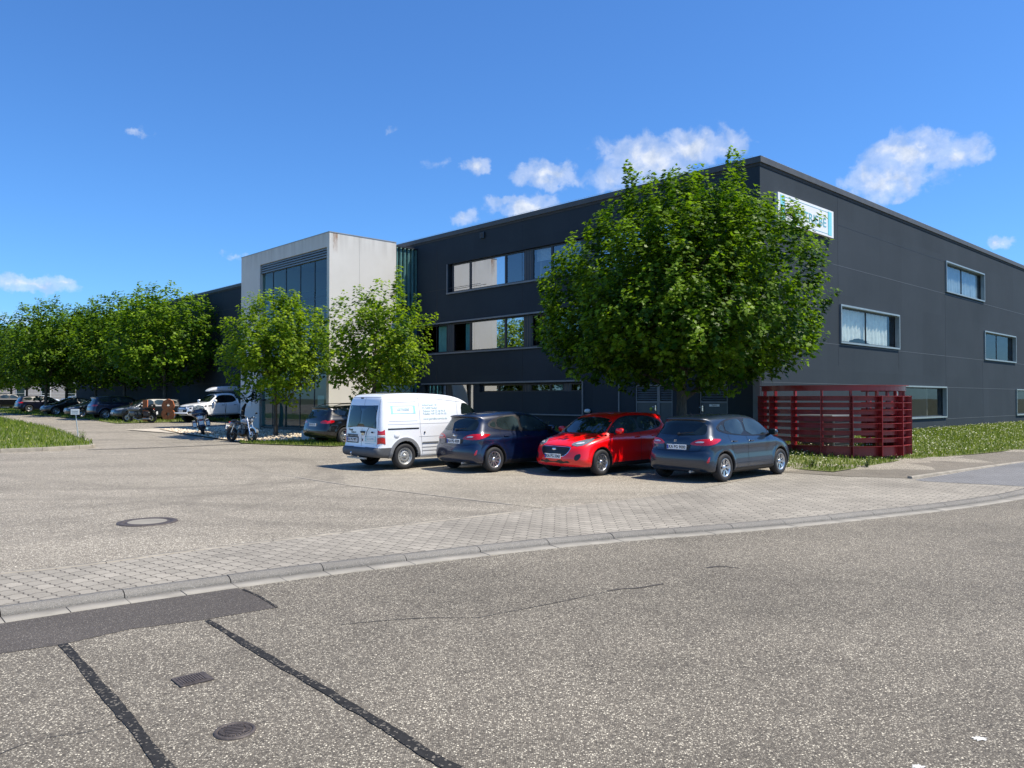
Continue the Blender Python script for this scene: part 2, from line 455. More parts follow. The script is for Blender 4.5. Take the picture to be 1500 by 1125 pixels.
    def patch(s, mb, pts, d, off=.004, depth=.02, step=.06, m=0, mirror=False, rnd=2, both=False):
        d = Vector(d).normalized()
        e2 = Vector((0, 0, 1)); e2 = (e2-d*e2.dot(d)).normalized(); e1 = d.cross(e2)
        P3 = chaikin(pts, rnd) if rnd else pts
        P2 = [(Vector(p).dot(e1), Vector(p).dot(e2)) for p in P3]
        xs = [p[0] for p in P2]; ys = [p[1] for p in P2]
        pl = [Vector(p) for p in P2]; n = len(pl)
        def inside(x, y):
            c = False
            for i in range(n):
                a, b = P2[i], P2[(i+1) % n]
                if (a[1] > y) != (b[1] > y) and x < (b[0]-a[0])*(y-a[1])/(b[1]-a[1])+a[0]: c = not c
            return c
        gx = min(xs)+step*.5
        while gx < max(xs):
            gy = min(ys)+step*.5
            while gy < max(ys):
                if inside(gx, gy): pl.append(Vector((gx, gy)))
                gy += step
            gx += step
        vo, eo, fo, *_ = delaunay_2d_cdt(pl, [(i, (i+1) % n) for i in range(n)], [], 1, 1e-5)
        vs = []
        base = None
        for v in vo:
            p = e1*v.x+e2*v.y
            q, nn = s.cast(p, d)
            if nn.dot(d) > 0: nn = -nn
            vs.append(q+nn*off)
        fs = [tuple(f) for f in fo]
        ff = []
        for f in fs:
            a, b, c = (vs[i] for i in f[:3])
            ff.append(f if (b-a).cross(c-a).dot(d) < 0 else f[::-1])
        cnt = {}
        for f in ff:
            for i in range(len(f)):
                e = (f[i], f[(i+1) % len(f)]); cnt[tuple(sorted(e))] = cnt.get(tuple(sorted(e)), []) + [e]
        sk = [e[0] for e in cnt.values() if len(e) == 1]
        def put(flip):
            V = [Vector((v.x, -v.y, v.z)) if flip else v for v in vs]
            dd = Vector((d.x, -d.y, d.z)) if flip else d
            F = [f[::-1] for f in ff] if flip else ff
            mb.add(V, F, m, True)
            S = [];
            for a, b in sk:
                q = [V[a], V[b], V[b]+dd*depth, V[a]+dd*depth]
                mb.add(q, [(0, 3, 2, 1) if not flip else (0, 1, 2, 3)], m)
        if both: put(False); put(True)
        else: put(mirror)
    def strip(s, mb, pts, d, w=.008, off=.0025, m=0, both=False, mirror=False, n=None, depth=.004):
        """thin band laid on the body along a polyline"""
        d = Vector(d).normalized(); P = []
        for i in range(len(pts)-1):
            a, b = Vector(pts[i]), Vector(pts[i+1]); k = max(1, int((b-a).length/.05))
            P += [a+(b-a)*j/k for j in range(k)]
        P.append(Vector(pts[-1]))
        L = []; Rr = []
        for i, p in enumerate(P):
            t = (P[min(i+1, len(P)-1)]-P[max(i-1, 0)]); t = (t-d*t.dot(d)).normalized(); sd = t.cross(d)
            for lst, sg in ((L, 1), (Rr, -1)):
                q, nn = s.cast(p+sd*w/2*sg, d)
                if nn.dot(d) > 0: nn = -nn
                lst.append(q+nn*off)
        def put(flip):
            fl = (lambda v: Vector((v.x, -v.y, v.z))) if flip else (lambda v: v)
            V = [fl(v) for v in L]+[fl(v) for v in Rr]; k = len(L)
            F = [(i, i+1, k+i+1, k+i) for i in range(k-1)]
            if flip: F = [f[::-1] for f in F]
            mb.add(V, F, m, True)
        if both: put(False); put(True)
        else: put(mirror)

def text_mesh(txt, size, mats, name='lettering', extrude=.001, bold=0.0, font=None):
    cu = bpy.data.curves.new(name, 'FONT'); cu.body = txt; cu.size = size; cu.extrude = extrude; cu.offset = bold
    cu.align_x = 'CENTER'; cu.align_y = 'CENTER'; cu.resolution_u = 2
    o = bpy.data.objects.new(name, cu); COL.objects.link(o)
    dg = bpy.context.evaluated_depsgraph_get()
    me = bpy.data.meshes.new_from_object(o.evaluated_get(dg))
    bpy.data.objects.remove(o); bpy.data.curves.remove(cu)
    me.materials.clear(); me.materials.append(mats); me.name = name
    return me
def place_text(parent, txt, size, mt, pos, xdir, updir, name='lettering', sx=1.0, bold=0.0):
    me = text_mesh(txt, size, mt, name, bold=bold)
    X = Vector(xdir).normalized(); U = Vector(updir).normalized(); N = X.cross(U)
    Mx = Matrix(((X.x, U.x, N.x, 0), (X.y, U.y, N.y, 0), (X.z, U.z, N.z, 0), (0, 0, 0, 1)))
    me.transform(Matrix.Translation(Vector(pos)) @ Mx @ Matrix.Diagonal((sx, 1, 1, 1)))
    return link(name, me, parent)

def number_plate(parent, txt, x, z, facing, w=.52, h=.11, tilt=0, y=0):
    mb = MB(); e = .012*facing
    mb.bbox((x+e/2, y, z), (.012, w, h), .004, 0)
    mb.box(min(x+e, x+e+.0015*facing), max(x+e, x+e+.0015*facing), *( (y+w/2-.048, y+w/2-.006) if facing < 0 else (y-w/2+.006, y-w/2+.048)), z-h/2+.006, z+h/2-.006, 1)
    pl = mb.build('number_plate', [M['platew'], M['plateb']], parent)
    # rear plates (facing -x) read with x direction = -y
    xd = (0, -1, 0) if facing < 0 else (0, 1, 0)
    place_text(pl, txt, h*.92, M['ink'], (x+e+.003*facing, y-.02*(1 if facing < 0 else -1), z), xd, (0, 0, 1), 'lettering', sx=.86, bold=.0015)
    return pl

def wheel(parent, x, y, r, w, style, side, cap=None):
    """tyre mesh with a rim child; side=+1 outer face towards +y"""
    mb = MB(); rr = r*.655
    pr = [(rr, -w/2+.015), (rr+.012, -w/2+.002), (r*.86, -w/2), (r*.955, -w/2+.012), (r*.992, -w/2+.035), (r, -w/4), (r, w/4),
          (r*.992, w/2-.035), (r*.955, w/2-.012), (r*.86, w/2), (rr+.012, w/2-.002), (rr, w/2-.015), (rr-.012, w/2-.03), (rr-.012, -w/2+.03), (rr, -w/2+.015)]
    mb.lathe(pr, 36, 0)
    ty = mb.build('wheel', M['tyre'], parent); ty.location = (x, y, r)
    s = side; rb = MB(); ro = rr+.004; yo = (w/2-.012)*s
    def Y(v): return v*s
    rb.lathe([(ro, yo), (ro-.012, yo+Y(.004)), (ro-.03, yo-Y(.015)), (ro-.04, yo-Y(.10))], 36, 0)
    rb.lathe([(ro-.035, yo-Y(.09)), (.02, yo-Y(.09))], 36, 1)
    rb.lathe([(.0, yo-Y(.085)), (r*.42, yo-Y(.085)), (r*.42, yo-Y(.075)), (0.0, yo-Y(.075))], 28, 2)     # brake disc
    if style == 'steel':
        rb.lathe([(ro-.035, yo-Y(.03)), (ro-.06, yo-Y(.045)), (r*.36, yo-Y(.018)), (r*.30, yo-Y(.012)), (r*.22, yo-Y(.035)), (r*.16, yo-Y(.015)), (r*.13, yo+Y(.0)), (.001, yo+Y(.0))], 36, 2)
        for k in range(14):
            a = 2*math.pi*k/14; rb.ell(((ro-.075)*math.cos(a), yo-Y(.033), (ro-.075)*math.sin(a)), (.014, .004, .014), 8, 1)
        for k in range(5):
            a = 2*math.pi*k/5; rb.ell((r*.22*math.cos(a), yo-Y(.027), r*.22*math.sin(a)), (.012, .012, .012), 6, 1)
    else:
        n = {'ten': 10, 'seven': 7, 'five': 5}[style]
        for k in range(n):
            for dsp in ((-.10, .10) if style != 'ten' else (0,)):
                a = 2*math.pi*k/n; a2 = a+dsp*(1.3 if style != 'ten' else 0)+(.16 if style == 'ten' else 0)
                wd0, wd1 = (.018, .034) if style != 'ten' else (.026, .058)
                def pt(rad, ang, off, dep): return (rad*math.cos(ang)-off*math.sin(ang), dep, rad*math.sin(ang)+off*math.cos(ang))
                r0, r1 = r*.12, ro-.022
                A = [pt(r0, a, -wd0/2, yo-Y(.030)), pt(r0, a, wd0/2, yo-Y(.030)), pt(r1, a2, wd1/2, yo-Y(.008)), pt(r1, a2, -wd1/2, yo-Y(.008))]
                B = [(p[0], p[1]-Y(.03), p[2]) for p in A]
                rb.add(A+B, [(0, 1, 2, 3), (4, 7, 6, 5), (0, 3, 7, 4), (1, 5, 6, 2), (0, 4, 5, 1), (3, 2, 6, 7)], 0)
        rb.lathe([(r*.2, yo-Y(.045)), (r*.19, yo-Y(.025)), (r*.12, yo-Y(.012)), (.001, yo-Y(.010))], 20, 0)
    rb.build('rim', [M['rim'] if style != 'steel' else M['steel'], M['black'], M['steel']], ty)
    return ty

def mirrors(root, B, x, y, z, mt, s=1.0):
    for sg in (1, -1):
        mb = MB()
        mb.ell((x, sg*(y+.11*s), z+.03), (.075*s, .115*s, .075*s), 16, 0, p=2.7)
        mb.tube([(x+.02, sg*(y-.06), z-.05), (x, sg*(y+.05), z-.01)], [.035, .025], 8, 1)
        mb.bbox((x-.066*s, sg*(y+.11*s), z+.03), (.02, .17*s, .11*s), .008, 2)
        mb.build('wing_mirror', [mt, M['dark'], M['cglass']], root)
def handles(root, B, pts, mt, w=.17):
    for (x, z) in pts:
        for sg in (1, -1):
            q, n = B.cast((x, -1, z), (0, 1, 0)); y = -q.y*sg
            mb = MB(); mb.bbox((x, y+.022*sg, z), (w, .022, .028), .008, 0)
            mb.bbox((x-w*.42, y+.008*sg, z), (.025, .03, .022), .005, 0); mb.bbox((x+w*.42, y+.008*sg, z), (.025, .03, .022), .005, 0)
            mb.build('door_handle', mt, root)
def side_glass(root, B, polys, name='side_window', mt=None, border=True):
    for P in polys:
        for flip in (False, True):
            mb = MB(); B.patch(mb, [(x, -1, z) for x, z in P], (0, 1, 0), .006, .02, .09, 0, mirror=flip, rnd=2)
            mb.build(name, mt or M['cglass'], root)
def inset(P, d):
    cx = sum(p[0] for p in P)/len(P); cz = sum(p[1] for p in P)/len(P)
    return [(cx+(x-cx)*(1+d/abs(x-cx) if abs(x-cx) > .05 else 1), cz+(z-cz)*(1+d/abs(z-cz) if abs(z-cz) > .05 else 1)) for x, z in P]

# ---------------------------------------------------------------- hatchback
def hatch_W(x, z):
    w = np.interp(z, [.15, .25, .36, .48, .60, .70, .76, .80, .86, .93, 1.0, 1.2, 1.38, 1.5], [.80, .85, .870, .868, .857, .853, .860, .865, .856, .825, .785, .705, .635, .56])
    w = w-.13*np.clip((x-1.15)/.95, 0, 1)**2.2-.075*np.clip((-x-1.0)/1.0, 0, 1)**2
    w = w-.05*np.clip((z-.9)/.3, 0, 1)*np.clip((-x-.9)/.9, 0, 1)
    return w
HATCH = dict(prof=[(-1.74, .20), (-1.90, .26), (-1.965, .42), (-1.96, .56), (-1.93, .66), (-1.885, .70), (-1.865, .84), (-1.845, .93), (-1.78, 1.01), (-1.62, 1.22), (-1.53, 1.345), (-1.66, 1.375), (-1.655, 1.405), (-1.35, 1.45),
    (-.8, 1.485), (-.2, 1.495), (.20, 1.462), (.52, 1.385), (.95, 1.135), (1.19, .995), (1.35, .955), (1.65, .885), (1.88, .79), (1.99, .70), (2.03, .60), (2.05, .50), (2.07, .40), (2.05, .27), (1.92, .19), (1.2, .17), (-1.0, .17)],
    W=hatch_W, wmax=.92, arches=[(1.245, .315, .355), (-1.245, .315, .355)], bow=(.27, .15), hw=.87, k=lambda x, z: np.clip(.14-.06*np.clip((.5-z)/.3, 0, 1), .05, .2), crown=.045)
def make_hatch(pt, plate, front_plate=None, style='ten', logo=''):
    B = HB
    root = empty('parked_car')
    link('body', B.mesh('body', [pt, M['under']]), root)
    # glass
    mb = MB(); B.patch(mb, [(0, -.66, 1.0), (0, -.56, 1.38), (0, .56, 1.38), (0, .66, 1.0)][::-1], (-1, 0, 0), .006, .02, .09, rnd=0) if False else None
    ws = [(.55, -.60, 1.385), (.55, .60, 1.385), (.9, .67, 1.2), (1.1, .72, 1.03), (1.2, .45, .995), (1.2, -.45, .995), (1.1, -.72, 1.03), (.9, -.67, 1.2)]
    mb = MB(); B.patch(mb, ws, (-.8, 0, -.6), .005, .015, .09, rnd=2); mb.build('windscreen', M['cglass'], root)
    rw = [(-1.8, -.56, 1.035), (-1.8, -.63, 1.08), (-1.56, -.53, 1.33), (-1.56, 0, 1.345), (-1.56, .53, 1.33), (-1.8, .63, 1.08), (-1.8, .56, 1.035), (-1.8, 0, 1.03)]
    mb = MB(); B.patch(mb, rw, (1, 0, 0), .005, .015, .07, rnd=2)
    rwo = mb.build('rear_window', M['cglass'], root)
    mb = MB(); q, _ = B.cast((-2, 0, 1.05), (1, 0, 0))
    mb.tube([(q.x-.03, .02, 1.05), (q.x-.035, -.10, 1.07), (q.x-.01, -.36, 1.10)], [.018, .012, .008], 6, 0); mb.ell((q.x-.02, 0.02, 1.05), (.035, .05, .03), 8, 0)
    mb.build('rear_wiper', M['dark'], root)
    # side glass with a dark surround
    sur = [[(.94, .985), (.86, 1.06), (.44, 1.335), (.12, 1.395), (-.3, 1.412), (-.85, 1.385), (-1.18, 1.30), (-1.38, 1.17), (-1.2, 1.075), (-.7, 1.01), (.2, .965)]]
    side_glass(root, B, sur, 'window_surround', M['surr'])
    fr = [(.70, 1.005), (.70, 1.13), (.42, 1.305), (.10, 1.365), (-.20, 1.38), (-.24, .995)]
    re = [(-.32, 1.0), (-.30, 1.382), (-.80, 1.355), (-1.04, 1.30), (-1.05, 1.075)]
    qt = [(-1.10, 1.085), (-1.10, 1.285), (-1.32, 1.165)]; tri = [(.87, 1.0), (.76, 1.1), (.75, 1.0)]
    for P in (fr, re, qt, tri):
        for flip in (False, True):
            mb = MB(); B.patch(mb, [(x, -1, z) for x, z in P], (0, 1, 0), .011, .01, .09, 0, mirror=flip, rnd=1)
            mb.build('side_window', M['sglass'], root)
    # tail lights wrap the corner
    TL = [(-1.90, -.34, .835), (-1.85, -.52, .93), (-1.74, -.70, .955), (-1.45, -.86, .955), (-1.42, -.86, .915), (-1.62, -.80, .83), (-1.80, -.68, .805), (-1.88, -.50, .81)]
    CL = [(-1.88, -.47, .865), (-1.86, -.55, .90), (-1.78, -.66, .90), (-1.80, -.66, .868)]
    for flip in (False, True):
        mb = MB(); B.patch(mb, TL, (.78, .62, 0), .010, .02, .05, 0, mirror=flip, rnd=2)
        t = mb.build('tail_light', M['redlens'], root)
        mb = MB(); B.patch(mb, CL, (.78, .62, 0), .014, .01, .05, 0, mirror=flip, rnd=1); mb.build('reversing_lamp', M['clearlens'], t)
        mb = MB(); B.patch(mb, [(-1.8, -.70, .44), (-1.8, -.78, .56), (-1.8, -.82, .575), (-1.8, -.79, .44)], (.8, .6, 0), .006, .01, .05, 0, mirror=flip, rnd=1)
        mb.build('reflector', M['redlens'], root)
        mb = MB(); B.patch(mb, [(1.95, -.47, .735), (1.9, -.55, .80), (1.5, -.80, .895), (1.45, -.82, .885), (1.6, -.80, .80), (1.85, -.66, .70)], (-.75, .66, 0), .008, .02, .05, 0, mirror=flip, rnd=1)
        hl = mb.build('headlight', M['headlens'], root)
        mb = MB(); B.patch(mb, [(1.9, -.56, .745), (1.85, -.60, .785), (1.72, -.72, .81), (1.74, -.72, .765)], (-.75, .66, 0), .014, .01, .05, 0, mirror=flip, rnd=2); mb.build('lamp_unit', M['clearlens'], hl)
        mb = MB(); B.patch(mb, [(2, -.60, .42), (2, -.66, .52), (1.9, -.74, .55), (1.9, -.74, .45), (2, -.68, .36)], (-.8, .6, 0), .004, .01, .05, 0, mirror=flip, rnd=2); mb.build('fog_lamp_recess', M['black'], root)
    # grille
    gr = [(2, -.47, .655), (2, -.40, .69), (2, .40, .69), (2, .47, .655), (2, .36, .50), (2, .20, .455), (2, -.20, .455), (2, -.36, .50)]
    mb = MB(); B.patch(mb, [(p[0], p[1]*1.05, (p[2]-.575)*1.1+.575) for p in gr], (-1, 0, 0), .006, .01, .06, 0, rnd=2); tr = mb.build('grille', M['chrome'], root)
    mb = MB(); B.patch(mb, gr, (-1, 0, 0), .010, .01, .06, 0, rnd=2)
    mb.build('grille_mesh', M['black'], tr)
    mb = MB()
    for k in range(5): B.strip(mb, [(2, -.40+.02*abs(k-1), .49+.042*k), (2, .40-.02*abs(k-1), .49+.042*k)], (-1, 0, 0), .008, .014, 0)
    mb.build('grille_bar', M['plastic'], tr)
    mb = MB(); B.patch(mb, [(2, -.50, .30), (2, -.42, .385), (2, .42, .385), (2, .50, .30)], (-1, 0, 0), .004, .01, .06, 0, rnd=1); mb.build('lower_intake', M['black'], root)
    mb = MB(); q, _ = B.cast((2.2, 0, .635), (-1, 0, 0)); mb.ell((q.x+.012, 0, .635), (.012, .075, .03), 16, 0); mb.build('front_badge', M['chrome'], root)
    # rear lower trim
    mb = MB(); B.patch(mb, [(-1.9, -.55, .235), (-1.9, -.60, .31), (-1.9, .60, .31), (-1.9, .55, .235)], (1, 0, 0), .006, .02, .08, 0, rnd=0); mb.build('rear_diffuser', M['plastic'], root)
    mb = MB(); mb.tube([(-1.7, -.38, .24), (-1.93, -.38, .235)], .028, 10, 0); mb.build('exhaust_pipe', M['steel'], root)
    # plate recess and shut lines
    mb = MB(); B.patch(mb, [(-2, -.32, .70), (-2, -.36, .82), (-2, .36, .82), (-2, .32, .70)], (1, 0, 0), .003, .01, .07, 0, rnd=0); mb.build('plate_recess', M['dark'], root)
    q, _ = B.cast((-2.2, 0, .765), (1, 0, 0)); number_plate(root, plate, q.x-.004, .765, -1)
    if front_plate:
        q, _ = B.cast((2.2, 0, .47), (-1, 0, 0)); number_plate(root, front_plate, q.x+.012, .47, 1)
    if logo:
        q, _ = B.cast((-2.2, 0, .90), (1, 0, 0)); place_text(root, logo, .07, M['chrome'], (q.x-.006, .05, .895), (0, -1, 0), (0, 0, 1), 'rear_badge')
    else:
        q, _ = B.cast((-2.2, 0, .90), (1, 0, 0)); mb = MB(); mb.ell((q.x-.004, 0, .90), (.01, .06, .024), 16, 0); mb.build('rear_badge', M['chrome'], root)
    dr = (0, 1, 0)
    for fl in (False, True):
      mb = MB()
      for P in ([(.98, .93), (1.02, .75), (.92, .42), (.90, .24)], [(-.28, .99), (-.27, .6), (-.27, .24)], [(-.98, 1.09), (-1.02, .95), (-.93, .72), (-.82, .50), (-.76, .26)], [(-.76, .26), (.90, .25)], [(.98, .955), (1.2, .91), (1.55, .86)]):
        B.strip(mb, [(x, -1, z) for x, z in P], dr, .009, .0025, 0, mirror=fl)
      mb.build('door_shut_lines', M['black'], root)
    mb = MB()
    B.strip(mb, [(-1, -.66, 1.0), (-1, -.64, .80), (-1, -.55, .685), (-1, 0, .67), (-1, .55, .685), (-1, .64, .80), (-1, .66, 1.0)], (1, 0, 0), .010, .0025)
    mb.build('tailgate_shut_line', M['black'], root); mb = MB()
    B.strip(mb, [(1.25, -.78, 1), (1.7, -.68, 1), (1.93, -.45, 1), (1.97, 0, 1), (1.93, .45, 1), (1.7, .68, 1), (1.25, .78, 1)], (0, 0, -1), .009, .0025)
    mb.build('bonnet_shut_line', M['black'], root)
    mb = MB(); B.strip(mb, [(-1, -.52, 1.385), (-1, 0, 1.395), (-1, .52, 1.385)], (1, 0, 0), .035, .004); mb.build('spoiler_edge', M['dark'], root)
    mb = MB(); B.patch(mb, [(.85, -1, .23), (.85, -1, .29), (-.85, -1, .29), (-.85, -1, .23)], (0, 1, 0), .006, .02, .1, 0, both=True, rnd=0); mb.build('sill_trim', M['dark'], root)
    mirrors(root, B, .70, .84, 1.02, pt); handles(root, B, [(-.12, .875), (-.84, .89)], pt)
    mb = MB(); mb.tube([(-1.22, 0, 1.44), (-1.35, 0, 1.53)], [.006, .003], 5, 0); mb.build('roof_antenna', M['dark'], root)
    for sx in (1, -1):
        for sy in (1, -1): wheel(root, 1.245*sx, .765*sy, .312, .195, style, sy)
    return root

# ---------------------------------------------------------------- estate and sedan for the dark row
def std_W(bw, bz, rz, rw):
    def W(x, z):
        w = np.interp(z, [.15, .30, .5, .72, bz-.05, bz+.04, rz-.1, rz+.05], [bw-.05, bw-.01, bw, bw-.005, bw-.025, bw-.075, rw+.03, rw-.05])
        return w-.12*np.clip((x-1.3)/.95, 0, 1)**2.2-.08*np.clip((-x-1.2)/1.1, 0, 1)**2
    return W
ESTATE = dict(prof=[(-2.0, .24), (-2.2, .32), (-2.25, .50), (-2.22, .64), (-2.17, .80), (-2.14, .95), (-2.02, 1.10), (-1.86, 1.36), (-2.0, 1.40), (-1.95, 1.43), (-1.4, 1.475), (-.5, 1.50), (.1, 1.47), (.45, 1.40), (.95, 1.15), (1.22, 1.02),
    (1.6, .96), (2.0, .87), (2.18, .76), (2.25, .6), (2.26, .4), (2.2, .25), (1.2, .2), (-1.2, .2)], W=std_W(.90, .98, 1.5, .62), wmax=.95, arches=[(1.36, .33, .375), (-1.30, .33, .375)], bow=(.25, .14), hw=.9, crown=.04)
SEDAN = dict(prof=[(-2.1, .24), (-2.28, .34), (-2.33, .52), (-2.30, .72), (-2.26, .92), (-2.1, .99), (-1.75, 1.02), (-1.45, 1.12), (-1.0, 1.33), (-.5, 1.41), (0, 1.43), (.4, 1.37), (.95, 1.12), (1.25, .98),
    (1.6, .92), (2.0, .84), (2.2, .73), (2.27, .58), (2.28, .4), (2.2, .24), (1.2, .19), (-1.2, .19)], W=std_W(.90, .95, 1.43, .60), wmax=.95, arches=[(1.38, .33, .375), (-1.36, .33, .375)], bow=(.25, .14), hw=.9, crown=.04)
SUV = dict(prof=[(-1.95, .32), (-2.15, .40), (-2.2, .58), (-2.17, .75), (-2.12, .95), (-2.05, 1.12), (-1.86, 1.48), (-1.98, 1.52), (-1.9, 1.57), (-1.3, 1.63), (-.4, 1.66), (.2, 1.62), (.5, 1.54), (.98, 1.26), (1.22, 1.14),
    (1.6, 1.08), (1.98, .98), (2.15, .86), (2.2, .7), (2.22, .5), (2.15, .34), (1.2, .28), (-1.2, .28)], W=std_W(.92, 1.08, 1.65, .66), wmax=.96, arches=[(1.34, .35, .40), (-1.30, .35, .40)], bow=(.25, .14), hw=.9, crown=.04)
def make_generic(B, kind, pt, style='five', plate=None, rails=False):
    root = empty('parked_car'); link('body', B.mesh('body', [pt, M['under']]), root)
    K = {'estate': dict(bz=1.0, top=1.40, xr=-1.9, xf=.86, rw=(1.08, 1.34, .60), ws=(1.03, 1.39, 1.2, .52), r=.33, ax=(1.36, -1.30), tl=.86, hlz=.74, hx=2.2, hood=.96),
         'sedan': dict(bz=.97, top=1.335, xr=-1.3, xf=.86, rw=(1.05, 1.33, .60), ws=(.99, 1.36, 1.22, .47), r=.33, ax=(1.38, -1.36), tl=.82, hlz=.70, hx=2.2, hood=.92),
         'suv': dict(bz=1.12, top=1.55, xr=-1.85, xf=.9, rw=(1.17, 1.48, .62), ws=(1.15, 1.53, 1.2, .56), r=.35, ax=(1.34, -1.30), tl=.96, hlz=.84, hx=2.1, hood=1.08)}[kind]
    bz, top = K['bz'], K['top']
    if kind == 'sedan': poly = [(.88, bz), (.35, top), (-.6, top+.01), (-1.05, top-.09), (-1.42, bz+.07), (-1.2, bz+.02)]
    else: poly = [(.88, bz+.01), (.40, top-.02), (0, top+.02), (-1.2, top), (-1.70, top-.04), (-1.86, bz+.12), (-1.5, bz+.05)]
    side_glass(root, B, [poly], 'window_surround', M['surr'])
    zt = top-.02
    P1 = [(.66, bz+.03), (.62, bz+.12), (.35, zt-.04), (-.12, zt+.005), (-.15, bz+.035)]
    P2 = [(-.24, bz+.035), (-.22, zt+.005), (-.9, zt-.02), (-1.0, bz+.06)]
    PP = [P1, P2] if kind == 'sedan' else [P1, P2, [(-1.08, bz+.07), (-1.02, zt-.01), (-1.62, zt-.04), (-1.72, bz+.14)]]
    for P in PP:
        for flip in (False, True):
            mb = MB(); B.patch(mb, [(x, -1, z) for x, z in P], (0, 1, 0), .011, .01, .12, 0, mirror=flip, rnd=1); mb.build('side_window', M['sglass'], root)
    z0, z1, x0, x1 = K['ws']
    ws = [(x1, -.58, z1), (x1, .58, z1), (.9, .67, (z0+z1)/2), (x0-.1, .72, z0+.03), (x0, .4, z0), (x0, -.4, z0), (x0-.1, -.72, z0+.03), (.9, -.67, (z0+z1)/2)]
    mb = MB(); B.patch(mb, ws, (-.8, 0, -.6), .006, .015, .12, rnd=2); mb.build('windscreen', M['cglass'], root)
    z0, z1, w = K['rw']
    mb = MB(); B.patch(mb, [(-2, -w-.04, z0), (-2, -w+.08, z1), (-2, w-.08, z1), (-2, w+.04, z0)], (.9, 0, -.2), .006, .015, .1, rnd=1); mb.build('rear_window', M['cglass'], root)
    tl, hz, hx = K['tl'], K['hlz'], K['hx']
    for flip in (False, True):
        mb = MB(); B.patch(mb, [(-2.15, -.42, tl-.03), (-2.1, -.60, tl+.07), (-1.78, -.87, tl+.08), (-1.80, -.87, tl-.03), (-2.05, -.72, tl-.07)], (.75, .66, 0), .008, .02, .06, 0, mirror=flip, rnd=1); mb.build('tail_light', M['redlens'], root)
        mb = MB(); B.patch(mb, [(hx, -.42, hz-.02), (hx-.1, -.55, hz+.05), (hx-.45, -.84, hz+.11), (hx-.4, -.84, hz+.02), (hx-.15, -.66, hz-.06)], (-.75, .66, 0), .008, .02, .06, 0, mirror=flip, rnd=1); mb.build('headlight', M['headlens'], root)
    mb = MB(); B.patch(mb, [(2, -.40, hz-.16), (2, -.44, hz), (2, .44, hz), (2, .40, hz-.16)], (-1, 0, 0), .006, .01, .08, 0, rnd=1); mb.build('grille', M['black'], root)
    mb = MB()
    for k in range(3): B.strip(mb, [(2, -.38, hz-.13+.045*k), (2, .38, hz-.13+.045*k)], (-1, 0, 0), .012, .012)
    mb.build('grille_bar', M['chrome'], root)
    mb = MB(); B.patch(mb, [(2, -.55, .30), (2, -.5, .42), (2, .5, .42), (2, .55, .30)], (-1, 0, 0), .004, .01, .08, 0, rnd=1); mb.build('lower_intake', M['black'], root)
    mb = MB(); B.patch(mb, [(-2, -.6, .28), (-2, -.62, .40), (-2, .62, .40), (-2, .6, .28)], (1, 0, 0), .004, .01, .1, 0, rnd=0); mb.build('rear_diffuser', M['plastic'], root)
    q, _ = B.cast((2.5, 0, .5), (-1, 0, 0)); number_plate(root, plate or 'KA AB 210', q.x+.01, .50, 1)
    zp = tl-.10 if kind != 'sedan' else tl-.2
    q, _ = B.cast((-2.5, 0, zp), (1, 0, 0)); number_plate(root, plate or 'KA AB 210', q.x-.008, zp, -1)
    mb = MB()
    for P in ([(.98, bz-.06), (1.02, .7), (.94, .30)], [(-.18, bz), (-.18, .30)], [(-1.02, bz+.04), (-1.06, .85), (-.9, .6), (-.84, .30)], [(-.84, .30), (.94, .30)]):
        B.strip(mb, [(x, -1, z) for x, z in P], (0, 1, 0), .010, .003, 0, both=True)
    mb.build('shut_lines', M['black'], root)
    if rails:
        mb = MB()
        for sg in (1, -1): mb.tube([(.2, .56*sg, top+.08), (.0, .57*sg, top+.145), (-1.3, .57*sg, top+.13), (-1.6, .56*sg, top+.05)], .014, 6, 0)
        mb.build('roof_rail', M['dark'], root)
    mirrors(root, B, .70, .88, bz+.06, pt); handles(root, B, [(-.04, bz-.10), (-.92, bz-.09)], pt)
    for sx in K['ax']:
        for sy in (1, -1): wheel(root, sx, .79*sy, K['r'], .21, style, sy)
    return root
# ---------------------------------------------------------------- panel van
def van_W(x, z):
    w = np.interp(z, [.2, .32, .5, .8, 1.1, 1.2, 1.5, 1.8, 1.95, 2.0], [.84, .885, .895, .90, .895, .885, .845, .78, .72, .66])
    return w-.15*np.clip((x-1.45)/.85, 0, 1)**2-.03*np.clip((-x-1.7)/.6, 0, 1)**2
VAN = dict(prof=[(-2.1, .30), (-2.33, .34), (-2.36, .46), (-2.33, .555), (-2.25, .575), (-2.245, .9), (-2.21, 1.3), (-2.13, 1.72), (-2.06, 1.90), (-1.90, 1.965), (-1.2, 1.985), (-.4, 1.97), (.2, 1.915), (.62, 1.81),
    (.95, 1.60), (1.38, 1.27), (1.52, 1.17), (1.9, 1.08), (2.15, .95), (2.24, .75), (2.30, .5), (2.27, .32), (1.4, .24), (-1.2, .26)], W=van_W, wmax=.95,
    arches=[(1.455, .335, .385), (-1.455, .335, .385)], bow=(.22, .04), hw=.9, k=lambda x, z: .11+0*x, crown=.03, ain=.55, flare=.02)
